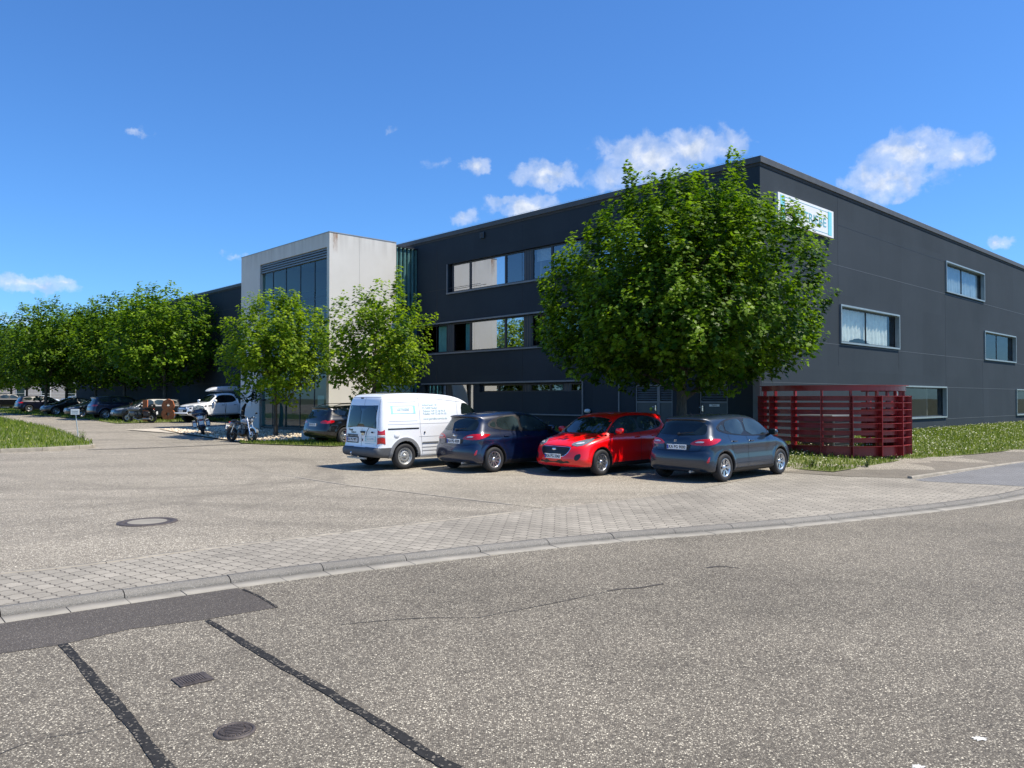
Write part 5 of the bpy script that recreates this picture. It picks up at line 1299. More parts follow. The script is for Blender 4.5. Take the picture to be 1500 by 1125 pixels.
# ------------------------------------------------------------------ ground sheets
def sheet(name, poly, zoff, mt, step=1.0, zf=None, kind='structure', label=None, smooth=True, parent=None, box=None):
    P = [tuple(p[:2]) for p in poly]; n = len(P)
    # densify the outline
    Q = []
    for i in range(n):
        a, b = P[i], P[(i+1) % n]; L = math.hypot(b[0]-a[0], b[1]-a[1]); k = max(1, min(60, int(L/step)))
        Q += [(a[0]+(b[0]-a[0])*j/k, a[1]+(b[1]-a[1])*j/k) for j in range(k)]
    xs = [p[0] for p in Q]; ys = [p[1] for p in Q]; pts = [Vector(q) for q in Q]; n = len(Q)
    QA = np.array(Q); QB = np.roll(QA, -1, 0)
    for gx in np.arange(math.floor(min(xs)/step)*step, max(xs)+step, step):
        for gy in np.arange(math.floor(min(ys)/step)*step, max(ys)+step, step):
            c = ((QA[:, 1] > gy) != (QB[:, 1] > gy)); 
            xx = (QB[:, 0]-QA[:, 0])*(gy-QA[:, 1])/np.where(QB[:, 1] == QA[:, 1], 1e-9, QB[:, 1]-QA[:, 1])+QA[:, 0]
            if np.sum(c & (gx < xx)) % 2 and np.min(np.hypot(QA[:, 0]-gx, QA[:, 1]-gy)) > step*.25: pts.append(Vector((gx, gy)))
    vo, eo, fo, *_ = delaunay_2d_cdt(pts, [(i, (i+1) % n) for i in range(n)], [], 1, 1e-5)
    me = bpy.data.meshes.new(name)
    me.from_pydata([(v.x, v.y, (g(v.x, v.y) if zf is None else zf)+zoff) for v in vo], [], [tuple(f) for f in fo])
    me.materials.append(mt); me.polygons.foreach_set('use_smooth', [smooth]*len(me.polygons)); me.update()
    if sum(p.normal.z for p in me.polygons) < 0: me.flip_normals()
    o = link(name, me, parent)
    if kind: o['kind'] = kind
    return o
ZR = -.055
D = lambda *c: tuple(c)+(1,)
road_pts = [(-30, -14), (-20, -6.2), (-12, .2), (-7, 4.6), (-4.49, 6.88), (-3.3, 7.83), (-2.27, 8.6), (-1.3, 9.2), (-.41, 9.77), (.55, 10.3), (1.52, 10.77), (2.4, 11.13), (3.28, 11.5), (4.2, 11.93), (5.1, 12.4), (6.0, 12.88), (6.94, 13.4), (8.5, 14.35), (10.1, 15.55), (12.2, 17.6), (14.3, 20.6), (16, 24), (18, 30), (20, 38)]
def smooth_line(p, it=2):
    for _ in range(it):
        o = [p[0]]
        for a, b in zip(p[:-1], p[1:]): o += [(a[0]*.75+b[0]*.25, a[1]*.75+b[1]*.25), (a[0]*.25+b[0]*.75, a[1]*.25+b[1]*.75)]
        o.append(p[-1]); p = o
    return p
KL = smooth_line(road_pts, 2)
def offset(line, d):
    o = []
    for i, p in enumerate(line):
        a = line[max(i-1, 0)]; b = line[min(i+1, len(line)-1)]; tx, ty = b[0]-a[0], b[1]-a[1]; L = math.hypot(tx, ty)
        o.append((p[0]-ty/L*d, p[1]+tx/L*d))
    return o
m_road = asphalt('road_asphalt', D(.048, .042, .034), D(.235, .206, .162), D(.70, .64, .50), 90, .28, .16)
m_lot = asphalt('lot_asphalt', D(.10, .087, .068), D(.335, .298, .238), D(.74, .68, .55), 62, .36, .14,
                tracks=[(-9.5, 24.0, 8.0, .30, .8), (-9.5, 24.0, 9.6, .30, .7), (-12, 19, 7.2, .25, .7), (3, 40, 27.5, .4, .6), (3, 40, 26.0, .35, .6), (-2, 15.4, 4.0, .22, .55), (-20, 34, 12, .5, .5), (-14, 16.5, 8.4, .2, .6), (-14, 16.5, 10, .2, .6)])
m_lot2 = asphalt('bay_asphalt', D(.12, .104, .08), D(.38, .34, .27), D(.74, .68, .55), 62, .34, .14)
m_patch = asphalt('patch_asphalt', D(.055, .048, .042), D(.115, .101, .087), D(.26, .235, .20), 110, .12, .10)
m_walk = asphalt('sidewalk_asphalt', D(.12, .105, .082), D(.25, .222, .178), D(.40, .365, .30), 120, .2, .25)
m_pave = brickmat('wavy_pavers', D(.235, .215, .178), D(.32, .292, .242), D(.095, .084, .069), .22, .16, R(38), wave=.034, stain=.30, msize=.0075)
m_pavb = brickmat('blue_grey_pavers', D(.155, .155, .155), D(.20, .20, .20), D(.08, .075, .07), .20, .10, R(20), stain=.25)
m_kerb = asphalt('kerb_granite', D(.16, .15, .13), D(.29, .272, .238), D(.42, .39, .345), 170, .25, .15, flat=False)
m_gut = mat('gutter_concrete', (.27, .25, .21), .85, var=.18, vs=4, bump=.3)
m_edge = mat('edging_concrete', (.28, .25, .20), .85, var=.22, vs=5, bump=.3)
t = NT('earth'); o = t.obj(); nz = t.noise(o, .15, 5, .6)[0]; fn = t.noise(o, 6, 5, .7)[0]
m_earth = t.out(t.pr(col=t.mix(t.ramp(fn, [(.35, 0.0), (.7, 1.0)]), t.ramp(nz, [(.35, D(.05, .075, .022)), (.7, D(.10, .12, .045))]), D(.13, .12, .07)), rough=.95, normal=t.bump(fn, .6, .05)))
# far ground
S = 2500
mb = MB(); N = 24
me_pts = [(x, y) for x in np.linspace(-1, 1, N) for y in np.linspace(-1, 1, N)]
V = [(math.copysign(abs(x)**2.2, x)*S, math.copysign(abs(y)**2.2, y)*S, 0) for x, y in me_pts]
V = [(x, y, g(x, y)-.22) for x, y, z in V]
mb.add(V, [(i*N+j, (i+1)*N+j, (i+1)*N+j+1, i*N+j+1) for i in range(N-1) for j in range(N-1)], 0, True); mb.build('ground', m_earth)['kind'] = 'structure'
bpy.data.objects['ground'].location.z = -.25
# road
KG = offset(KL, -.02)
road = KG+[(40, 40), (60, 20), (60, -30), (-30, -30)]
sheet('road', road, 0, m_road, 3.0, zf=ZR)
# gutter stones and kerb
def ribbon(name, l0, l1, z0, z1, mt, joints=None, kind='structure'):
    mb = MB(); n = len(l0)
    V = [(x, y, z0(x, y)) for x, y in l0]+[(x, y, z1(x, y)) for x, y in l1]
    mb.add(V, [(i, i+1, n+i+1, n+i) for i in range(n-1)], 0, True); o = mb.build(name, mt); o['kind'] = kind; return o
def stones(name, line, prof, L, gap, mt, zf, lab=None, jit=.002):
    """row of stones swept along a line; prof = (offset, height) cross-section"""
    mb = MB(); pts = [Vector((p[0], p[1])) for p in line]; cum = [0]
    for a, b in zip(pts[:-1], pts[1:]): cum.append(cum[-1]+(b-a).length)
    def at(s):
        s = min(max(s, 0), cum[-1]-1e-4); i = 0
        lo, hi = 0, len(cum)-1
        while hi-lo > 1:
            mid = (lo+hi)//2
            if cum[mid] <= s: lo = mid
            else: hi = mid
        f = (s-cum[lo])/(cum[lo+1]-cum[lo]); p = pts[lo].lerp(pts[lo+1], f); tt = (pts[lo+1]-pts[lo]).normalized(); return p, Vector((-tt.y, tt.x))
    rr = random.Random(3); s = 0
    while s < cum[-1]-L:
        dz = rr.uniform(-jit, jit); sec = []; K = 4
        for k in range(K+1):
            p, nn = at(s+gap/2+(L-gap)*k/K)
            sec.append([(p.x+nn.x*o_, p.y+nn.y*o_, zf(p.x, p.y)+h+dz) for o_, h in prof])
        m_ = len(prof); V = [v for q in sec for v in q]
        mb.add(V, [(k*m_+j, (k+1)*m_+j, (k+1)*m_+j+1, k*m_+j+1) for k in range(K) for j in range(m_-1)], 0, True)
        mb.add(sec[0], [tuple(range(m_))], 0); mb.add(sec[-1], [tuple(range(m_))[::-1]], 0)
        s += L
    o = mb.build(name, mt); o['kind'] = 'structure'; return o
flat = lambda x, y: 0.0
stones('gutter', KL, [(-.24, ZR-.02), (-.238, ZR+.006), (-.01, ZR+.006), (-.008, ZR-.02)], .5, .008, m_gut, flat)
stones('kerb', KL, [(-.004, ZR-.03), (0, ZR+.02), (.014, ZR+.036), (.045, ZR+.052), (.08, ZR+.0615), (.15, ZR+.063), (.152, ZR)], 1.0, .010, m_kerb, flat, jit=.003)
mb_f = ribbon('kerb_bed', offset(KL, -.232), offset(KL, .15), lambda x, y: ZR+.001, lambda x, y: ZR+.002, mat('joint_dirt', (.07, .062, .05), .95))
# pavement
inner = [G(*p)[:2] for p in ((0, 840.5), (121, 829.6), (241, 812), (431, 788.7), (646.5, 763), (802, 744.7), (888, 735.7))]
d0 = Vector(inner[0])-Vector(inner[1]); d0.normalize()
inner = [tuple(Vector(inner[0])+d0*30)]+[tuple(Vector(inner[0])+d0*8)]+inner
KI = [p for p in offset(KL, .152)]
right_top = [G(*p)[:2] for p in ((1000, 722), (1143, 692), (1240, 697), (1335, 701), (1420, 688.5), (1500, 676.5))]
ext = Vector(right_top[-1])-Vector(right_top[-2]); ext.normalize()
far_r = (right_top[-1][0]+ext.x*14, right_top[-1][1]+ext.y*14)
kerb_part = [p for p in KI if -26 < p[0] < far_r[0]-1 and p[1] < far_r[1]]
pav = kerb_part+[far_r]+right_top[::-1]+inner[::-1]
sheet('pavement', pav, .006, m_pave, 1.0)
blue = [G(*p)[:2] for p in ((1340, 703.5), (1420, 690), (1500, 677.5))]+[(far_r[0], far_r[1]-.1), tuple(Vector(G(1500, 712)[:2])+ext*12), G(1500, 713)[:2], G(1420, 709)[:2], G(1352, 705.5)[:2]]
sheet('driveway', blue, .010, m_pavb, 1.0)
# lot
lot = inner+right_top[:2]+[G(1240, 697)[:2], G(1335, 701)[:2], G(1500, 677)[:2], far_r, (30, 50), (30, 150), (-130, 150), (-130, 10)]
sheet('parking_lot', lot, 0, m_lot, 2.0)
bay = [G(*p)[:2] for p in ((505, 711), (797, 745), (888, 735.7), (1000, 722), (1145, 690), (1000, 670), (760, 655), (500, 652))]
sheet('parking_bays', bay, .004, m_lot2, 1.0)
# edging stones between lot and pavement, thin seam between the asphalts
stones('edging', [p for p in smooth_line(inner, 2)], [(-.04, -.02), (-.038, .010), (.038, .012), (.04, -.02)], 1.0, .010, m_edge, flat, jit=.002)
seam = [G(*p)[:2] for p in ((330, 688), (420, 697), (505, 710), (797, 745))]
stones('edging', seam, [(-.035, 0), (-.035, .0065), (.035, .007), (.035, 0)], 1.0, .010, m_edge, flat, jit=.0005)
dr = [G(*p)[:2] for p in ((128, 659), (200, 657), (300, 653), (372, 649.5))]
mb = MB(); 
for a, b in zip(dr[:-1], dr[1:]):
    d = (Vector(b)-Vector(a)).normalized(); nn = Vector((-d.y, d.x))*.08
    mb.quad((a[0]-nn.x, a[1]-nn.y, g(*a)+.008), (b[0]-nn.x, b[1]-nn.y, g(*b)+.008), (b[0]+nn.x, b[1]+nn.y, g(*b)+.008), (a[0]+nn.x, a[1]+nn.y, g(*a)+.008))
mb.build('drain_channel', mat('drain_dark', (.05, .045, .04), .7))['kind'] = 'structure'
# sidewalk beside the grass
walk = [G(*p)[:2] for p in ((1143, 692), (1240, 698.5), (1335, 701), (1420, 688.5), (1500, 676.5))]+[far_r]+[tuple(Vector(far_r)+Vector((-ext.y, ext.x))*2.6)]+[G(*p)[:2] for p in ((1500, 659), (1420, 667), (1332, 674), (1273, 684), (1220, 692.5), (1146, 687))]
sheet('sidewalk', walk, .012, m_walk, 1.0)
stones('kerb', [G(*p)[:2] for p in ((1333, 701.5), (1420, 688.5), (1500, 676.5))]+[far_r], [(-.05, 0), (-.05, .05), (-.03, .062), (.06, .062), (.06, 0)], 1.0, .01, m_edge, flat)
# road patch, sealed cracks, covers, paint specks
GR_ = lambda px, py: G(px, py, ZR)[:2]
pt_l = [(-.27-.0, 0)]
gl = [p for p in offset(KL, -.242) if p[0] > -30]
gx_r = GR_(358, 864)[0]
gut = [p for p in gl if -14 < p[0] < gx_r]
pp_ = gut+[GR_(358, 865), GR_(385, 877), GR_(407, 890), GR_(297, 908.5), GR_(190, 922), GR_(93, 944), GR_(0, 958)]
e = Vector(GR_(0, 958))-Vector(GR_(93, 944)); e.normalize(); pp_.append(tuple(Vector(GR_(0, 958))+e*9))
sheet('road_patch', pp_, .003, m_patch, 1.5, zf=ZR)
def ragged(name, pts, w0, w1, mt, z, seed=1, jag=.3):
    rr = random.Random(seed); P = smooth_line([tuple(p) for p in pts], 3); L = []; Q = []
    # resample
    out = [Vector(P[0])]
    for p in P[1:]:
        v = Vector(p)
        while (v-out[-1]).length > .03: out.append(out[-1]+(v-out[-1]).normalized()*.03)
    n = len(out); mb = MB(); a_ = b_ = 0
    for i, p in enumerate(out):
        tt = (out[min(i+1, n-1)]-out[max(i-1, 0)]).normalized(); nn = Vector((-tt.y, tt.x)); w = (w0+(w1-w0)*i/n)/2
        a_ = a_*.9+rr.uniform(-1, 1)*jag*.35; b_ = b_*.9+rr.uniform(-1, 1)*jag*.35
        L.append(p+nn*w*(1+a_)); Q.append(p-nn*w*(1+b_))
    V = [(p.x, p.y, z) for p in L]+[(p.x, p.y, z) for p in Q]
    mb.add(V, [(i, n+i, n+i+1, i+1) for i in range(n-1)]); o = mb.build(name, mt); o['kind'] = 'structure'; return o
t = NT('bitumen'); o = t.obj(); nz = t.noise(o, 30, 4, .7)[0]
v = t.n('ShaderNodeTexVoronoi', {'Vector': o, 'Scale': 75.0}); sc = t.n('ShaderNodeSeparateColor', {0: v.outputs['Color']})
m_tar = t.out(t.pr(col=t.mix(t.math('GREATER_THAN', t.math('ADD', sc.outputs[0], t.math('MULTIPLY', nz, .3)), 1.06), t.ramp(nz, [(.3, D(.016, .016, .016)), (.7, D(.034, .033, .032))]), D(.16, .145, .12)), rough=.8, spec=.15, normal=t.bump(nz, .4, .006)))
ragged('sealed_crack', [GR_(92, 944), GR_(120, 975), GR_(150, 1012), GR_(180, 1045), GR_(215, 1088), GR_(246, 1126), GR_(290, 1180)], .065, .085, m_tar, ZR+.006, 1)
ragged('sealed_crack', [GR_(303, 909), GR_(345, 934), GR_(395, 966), GR_(440, 990), GR_(500, 1027), GR_(560, 1062), GR_(612, 1096), GR_(665, 1126), GR_(760, 1180)], .045, .10, m_tar, ZR+.006, 2)
ragged('sealed_crack', [GR_(356, 864), GR_(380, 874), GR_(407, 891)], .03, .02, m_tar, ZR+.007, 3)
m_fine = mat('hair_crack', (.05, .045, .04), .9)
ragged('road_crack', [GR_(890, 866), GR_(910, 863), GR_(935, 862), GR_(975, 855)], .04, .02, m_fine, ZR+.004, 4, .9)
ragged('road_crack', [GR_(700, 905), GR_(790, 888), GR_(895, 866)], .012, .012, m_fine, ZR+.004, 8, .9)
ragged('road_crack', [GR_(1035, 832), GR_(1055, 829), GR_(1085, 833)], .035, .015, m_fine, ZR+.004, 5, .9)
ragged('road_crack', [GR_(500, 915), GR_(610, 905), GR_(700, 905)], .010, .010, m_fine, ZR+.004, 6, .9)
ragged('road_crack', [GR_(0, 1105), GR_(60, 1080), GR_(130, 1075), GR_(190, 1052)], .010, .010, m_fine, ZR+.004, 7, .9)
m_iron = mat('cast_iron', (.075, .062, .055), .65, metal=.2, var=.3, vs=30, bump=.3)
cx, cy = GR_(344, 1072); a, b = GR_(314, 1074), GR_(374, 1070); rr_ = math.hypot(a[0]-b[0], a[1]-b[1])/2
cv = empty('manhole_cover', (cx, cy, ZR+.004), 0, 'small round cast iron cover in the road, nearest the camera', 'manhole cover')
mb = MB(); mb.lathe([(0, .006), (rr_*.8, .006), (rr_*.8, .002), (rr_*.86, .002), (rr_*.86, .008), (rr_, .008), (rr_+.004, -.002)], 40, 0, Matrix.Rotation(math.pi/2, 4, 'X'))
for k in range(24):
    a_ = 2*math.pi*k/24; mb.box(rr_*.55, rr_*.76, -.006, .006, .006, .010, 0, Matrix.Rotation(a_, 4, 'Z'))
for k in range(-2, 3): mb.box(-rr_*.42, rr_*.42, k*.022-.006, k*.022+.006, .006, .010, 0, Matrix.Rotation(R(10), 4, 'Z'))
mb.build('lid', m_iron, cv)
cc_ = [GR_(*p) for p in ((251, 995.5), (300, 984.5), (312, 997), (264, 1008.5))]
ctr = Vector((sum(p[0] for p in cc_)/4, sum(p[1] for p in cc_)/4)); ex = (Vector(cc_[1])-Vector(cc_[0])+Vector(cc_[2])-Vector(cc_[3]))/2; ey = (Vector(cc_[0])-Vector(cc_[3])+Vector(cc_[1])-Vector(cc_[2]))/2
cv = empty('valve_cover', (ctr.x, ctr.y, ZR+.004), math.atan2(ex.y, ex.x), 'small rectangular cast iron cover between the two sealed cracks', 'manhole cover')
hw, hh = ex.length/2, ey.length/2*.95; mb = MB(); mb.box(-hw, hw, -hh, hh, -.01, .006); mb.box(-hw+.02, hw-.02, -hh+.02, hh-.02, .006, .0085)
for k in range(9): x_ = -hw+.04+k*(2*hw-.08)/8; mb.box(x_-.005, x_+.005, -hh+.03, hh-.03, .0085, .012)
mb.build('lid', m_iron, cv)
cx, cy, _ = G(216, 765); a, b = G(171, 767), G(260, 762.5); rr_ = math.hypot(a[0]-b[0], a[1]-b[1])/2
cv = empty('manhole_cover', (cx, cy, .004), 0, 'large round manhole cover with pale concrete centre in the parking lot', 'manhole cover')
mb = MB(); Mx = Matrix.Rotation(math.pi/2, 4, 'X'); mb.lathe([(rr_*.66, .008), (rr_*.72, .010), (rr_*.74, .003), (rr_*.77, .003), (rr_*.78, .010), (rr_, .010), (rr_+.01, -.002)], 48, 0, Mx); mb.build('ring', m_iron, cv)
mb = MB(); mb.lathe([(0, .009), (rr_*.66, .009)], 48, 0, Mx); mb.build('concrete_centre', mat('cover_concrete', (.24, .22, .18), .8, bump=.3), cv)
m_wp = mat('white_paint_speck', (.55, .54, .50), .8, var=.3, vs=60)
for (px, py, r0, sd) in ((1435, 1083, .032, 1), (1345, 1124, .026, 2)):
    cx, cy = GR_(px, py); rr = random.Random(sd); mb = MB(); n = 26; V = [(0, 0, 0)]
    for k in range(n):
        a_ = 2*math.pi*k/n; q = r0*(rr.uniform(.7, 1.25) if k % 2 else rr.uniform(.5, .85)); V.append((q*math.cos(a_)*1.5, q*math.sin(a_), 0))
    mb.add(V, [(0, 1+k, 1+(k+1) % n) for k in range(n)]); o = mb.build('paint_splash', m_wp, None, (cx, cy, ZR+.005)); o['kind'] = 'structure'

# ------------------------------------------------------------------ verges
t = NT('turf'); o = t.obj(); nz = t.noise(o, 1.2, 5, .6)[0]; fn = t.noise(o, 25, 4, .7)[0]
m_turf = t.out(t.pr(col=t.mix(t.ramp(fn, [(.4, 0.0), (.65, .8)]), t.ramp(nz, [(.3, D(.08, .12, .022)), (.7, D(.15, .18, .045))]), D(.16, .14, .075)), rough=.95, normal=t.bump(fn, .6, .03)))
# left grass island
isl = [G(*p)[:2] for p in ((0, 663), (70, 660.5), (136, 656.5), (133, 652), (118, 645), (75, 630), (30, 620), (0, 614.5))]
i0 = Vector(isl[0]); i1 = Vector(isl[1]); e = (i0-i1).normalized(); f_ = (Vector(isl[-1])-Vector(isl[-2])).normalized()
isl = [tuple(i0+e*14)]+isl+[tuple(Vector(isl[-1])+f_*18)]
sheet('grass_island', isl, .10, m_turf, 1.0)
mbk = stones('kerb', isl[1:5], [(-.06, -.05), (-.06, .115), (-.05, .13), (.05, .13), (.06, .115), (.06, 0)], 1.2, .012, m_edge, lambda x, y: g(x, y), jit=.006)
stones('kerb', [isl[0], isl[1]], [(-.06, -.05), (-.06, .115), (-.05, .13), (.05, .13), (.06, .115), (.06, 0)], 1.2, .012, m_edge, lambda x, y: g(x, y), jit=.006)
stones('kerb', isl[4:], [(-.06, -.05), (-.06, .115), (-.05, .13), (.05, .13), (.06, .115), (.06, 0)], 1.2, .012, m_edge, lambda x, y: g(x, y), jit=.006)
# right verge, from the bays round the corner along the end wall
ver = [G(*p)[:2] for p in ((1146, 687), (1220, 692.5), (1273, 684), (1332, 674), (1420, 667), (1500, 659))]
vx = (Vector(ver[-1])-Vector(ver[-2])).normalized(); ver.append(tuple(Vector(ver[-1])+vx*16))
ver += [loc2w(42, 0), loc2w(.0, 0.0), loc2w(-.0, 16.4), loc2w(-3.4, 16.2), loc2w(-3.4, 8), loc2w(-3.9, 2), loc2w(-3.9, -.2)]
sheet('verge', ver, .03, m_turf, 1.0)
# strip in front of the row, grass pavers
rowg = [loc2w(-8.2, 38), loc2w(-7.4, 46), loc2w(-7.6, 56), loc2w(-8.4, 66), loc2w(-9, 90), loc2w(-3, 90), loc2w(-.2, 78), loc2w(-.2, 28.2), loc2w(-2.5, 28.2), loc2w(-3, 38)]
sheet('row_verge', rowg, .03, m_turf, 2.0)
# gravel bed and grass in front of it
t = NT('pale_gravel'); o = t.obj(); v = t.n('ShaderNodeTexVoronoi', {'Vector': o, 'Scale': 11.0}); sc = t.n('ShaderNodeSeparateColor', {0: v.outputs['Color']})
m_grav = t.out(t.pr(col=t.mix(t.ramp(v.outputs['Distance'], [(.35, 0.0), (.62, 1.0)]), t.ramp(sc.outputs[0], [(0, D(.42, .33, .22)), (.5, D(.60, .50, .36)), (1, D(.74, .66, .52))]), D(.10, .08, .055)), rough=.9, normal=t.bump(t.math('MULTIPLY', v.outputs['Distance'], -1.0), 1.0, .05)))
gb = [loc2w(-10.0, 17.0), loc2w(-8.0, 15.6), loc2w(-6.0, 15.9), loc2w(-5.0, 17.4), loc2w(-5.0, 28.6), loc2w(-9.0, 28.6), loc2w(-9.6, 24)]
gravel = sheet('gravel_bed', gb, .05, m_grav, 1.0, kind='stuff'); tag(gravel, 'bed of pale beige gravel under the bright tree in front of the portal', 'gravel')
ga = [loc2w(-10.0, 17.0), loc2w(-10.2, 16.2), loc2w(-8.6, 12.4), loc2w(-4.5, 12.2), loc2w(-3.3, 15), loc2w(-5, 17.4), loc2w(-6.0, 15.9), loc2w(-8.0, 15.6)]
sheet('bed_verge', ga, .035, m_turf, 1.0)
pth = [loc2w(-4.9, 28.6), loc2w(-4.9, 34.8), loc2w(-10.8, 34.8), loc2w(-10.8, 28.6)]
sheet('path', [loc2w(-9.7, 24.2), loc2w(-10.3, 29.5), loc2w(-5, 29.5), loc2w(-5, 28.6), loc2w(-9, 28.6)], .035, mat('path_slabs', (.46, .41, .33), .85, var=.15), 1.0)

# ------------------------------------------------------------------ blades, flowers, pebbles
def inpoly(P, x, y):
    c = False; n = len(P)
    for i in range(n):
        a, b = P[i], P[(i+1) % n]
        if (a[1] > y) != (b[1] > y) and x < (b[0]-a[0])*(y-a[1])/(b[1]-a[1])+a[0]: c = not c
    return c
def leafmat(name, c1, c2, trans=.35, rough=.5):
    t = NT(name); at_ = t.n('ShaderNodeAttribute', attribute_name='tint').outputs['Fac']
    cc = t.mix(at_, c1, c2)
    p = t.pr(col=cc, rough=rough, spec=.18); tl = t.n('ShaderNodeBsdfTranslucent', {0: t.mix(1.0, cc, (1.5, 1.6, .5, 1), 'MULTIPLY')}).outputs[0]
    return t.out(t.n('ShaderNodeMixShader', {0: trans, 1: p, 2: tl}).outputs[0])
def poly_cloud(name, V, nper, tint, mt, parent=None, smooth=False):
    """V: (count, nper, 3) array of polygons"""
    n = len(V); me = bpy.data.meshes.new(name)
    me.vertices.add(n*nper); me.vertices.foreach_set('co', V.reshape(-1).astype(np.float32))
    me.loops.add(n*nper); me.loops.foreach_set('vertex_index', np.arange(n*nper, dtype=np.int32))
    me.polygons.add(n); me.polygons.foreach_set('loop_start', np.arange(0, n*nper, nper, dtype=np.int32))
    at_ = me.attributes.new('tint', 'FLOAT', 'POINT'); at_.data.foreach_set('value', np.repeat(tint, nper).astype(np.float32))
    for m in (mt if isinstance(mt, list) else [mt]): me.materials.append(m)
    me.update(calc_edges=True); return link(name, me, parent)
def scatter(poly, n, seed, dens=None):
    rng = np.random.default_rng(seed); xs = [p[0] for p in poly]; ys = [p[1] for p in poly]; out = []
    while len(out) < n:
        x, y = rng.uniform(min(xs), max(xs)), rng.uniform(min(ys), max(ys))
        if inpoly(poly, x, y) and (dens is None or rng.random() < dens(x, y)): out.append((x, y))
    return np.array(out)
def grass(name, poly, n, h, w, seed, mt, zo, label, dens=None, hv=.5):
    P = scatter(poly, n, seed, dens); rng = np.random.default_rng(seed); a = rng.uniform(0, 2*np.pi, n); le = rng.uniform(.1, .6, n); hh = h*(1-hv+2*hv*rng.random(n)); b = rng.uniform(0, 2*np.pi, n)
    z = np.array([g(x, y) for x, y in P])+zo
    V = np.zeros((n, 4, 3)); dx, dy = np.cos(a)*w/2, np.sin(a)*w/2
    V[:, 0] = np.stack([P[:, 0]-dx, P[:, 1]-dy, z-.02], 1); V[:, 1] = np.stack([P[:, 0]+dx, P[:, 1]+dy, z-.02], 1)
    lx, ly = np.cos(b)*hh*le, np.sin(b)*hh*le
    V[:, 2] = np.stack([P[:, 0]+dx*.7+lx*.4, P[:, 1]+dy*.7+ly*.4, z+hh*.6], 1); V[:, 3] = np.stack([P[:, 0]+lx, P[:, 1]+ly, z+hh], 1)
    o = poly_cloud(name, V, 4, rng.random(n), mt); tag(o, label, 'grass', kind='stuff'); return o
m_gr1 = leafmat('grass_blades', D(.09, .16, .015), D(.25, .30, .05)); m_gr2 = leafmat('verge_blades', D(.085, .145, .02), D(.24, .28, .06)); m_wh = leafmat('white_blossom', D(.45, .46, .32), D(.66, .66, .52), .2)
grass('grass', isl, 30000, .15, .03, 1, m_gr1, .08, 'lush green grass with a few yellow flowers on the kerbed island at left')
verf = ver[:8]+[loc2w(-.0, -.0), loc2w(-3.9, -.2)]
grass('grass', ver[:7]+[loc2w(42, 0), loc2w(0, 0), loc2w(-3.9, -.2)], 52000, .10, .022, 2, m_gr2, .02, 'mown grass bank full of white clover along the dark end wall')
grass('grass', [loc2w(-.1, 0), loc2w(-.1, 16.3), loc2w(-3.3, 16), loc2w(-3.5, 8), loc2w(-3.9, 0)], 9000, .24, .03, 3, m_gr2, .02, 'yellowish tall grass between the parked cars and the facade')
grass('grass', rowg, 12000, .12, .06, 4, m_gr2, .02, 'patchy grass strip at the foot of the tree row')
grass('grass', ga, 7000, .10, .03, 5, m_gr2, .02, 'thin grass edge in front of the gravel bed')
def blossoms(name, poly, n, r, seed, mt, zo, label, dens=None):
    P = scatter(poly, n, seed, dens); rng = np.random.default_rng(seed); z = np.array([g(x, y) for x, y in P])+zo+rng.random(n)*.08
    V = np.zeros((n, 5, 3)); ti = rng.uniform(-.6, .6, (n, 2)); rr = r*rng.uniform(.6, 1.3, n)
    for k in range(5):
        a = 2*np.pi*k/5; ex, ey = np.cos(a)*rr, np.sin(a)*rr; V[:, k] = np.stack([P[:, 0]+ex, P[:, 1]+ey, z+ex*ti[:, 0]+ey*ti[:, 1]], 1)
    o = poly_cloud(name, V, 5, rng.random(n), mt); tag(o, label, 'flowers', kind='stuff'); return o
nf = lambda x, y: max(0, .5+.5*math.sin(x*1.7+y*.9)*math.cos(y*1.3-x*.4)+.15)
blossoms('clover_flowers', ver[:7]+[loc2w(42, 0), loc2w(0, 0), loc2w(-3.9, -.2)], 5200, .019, 7, m_wh, .10, 'white clover blossoms scattered over the grass bank', nf)
blossoms('meadow_flowers', isl, 260, .03, 8, leafmat('yellow_blossom', D(.5, .45, .05), D(.6, .6, .3), .2), .22, 'small yellow blossoms in the left grass island')
blossoms('weed_flowers', [loc2w(-.4, 2), loc2w(-.4, 15), loc2w(-3.2, 15), loc2w(-3.4, 3)], 1200, .025, 9, m_wh, .15, 'pale blossoms in the tall grass behind the parked cars', nf)
# pebbles
P = scatter(gb, 2600, 11); rng = np.random.default_rng(11); mb = MB()
base_ = [(1, 0, 0), (0, 1, 0), (-1, 0, 0), (0, -1, 0), (0, 0, .8), (.6, .6, .45), (-.6, .5, .5)]
for x, y in P:
    r_ = rng.uniform(.025, .065); a_ = rng.uniform(0, 6.28); c, s = math.cos(a_)*r_, math.sin(a_)*r_; z = g(x, y)+.055
    V = [(x+c*p*1.2-s*q, y+s*p*1.2+c*q, z+h_*r_) for p, q, h_ in base_[:5]]
    mb.add(V, [(0, 1, 4), (1, 2, 4), (2, 3, 4), (3, 0, 4)])
t = NT('pebble'); o = t.obj(); v = t.n('ShaderNodeTexVoronoi', {'Vector': o, 'Scale': 9.0}); sc = t.n('ShaderNodeSeparateColor', {0: v.outputs['Color']})
m_peb = t.out(t.pr(col=t.ramp(sc.outputs[0], [(0, D(.40, .31, .21)), (.5, D(.60, .50, .37)), (1, D(.78, .70, .56))]), rough=.85))
tag(mb.build('pebbles', m_peb), 'loose beige pebbles on the gravel bed', 'gravel', kind='stuff')
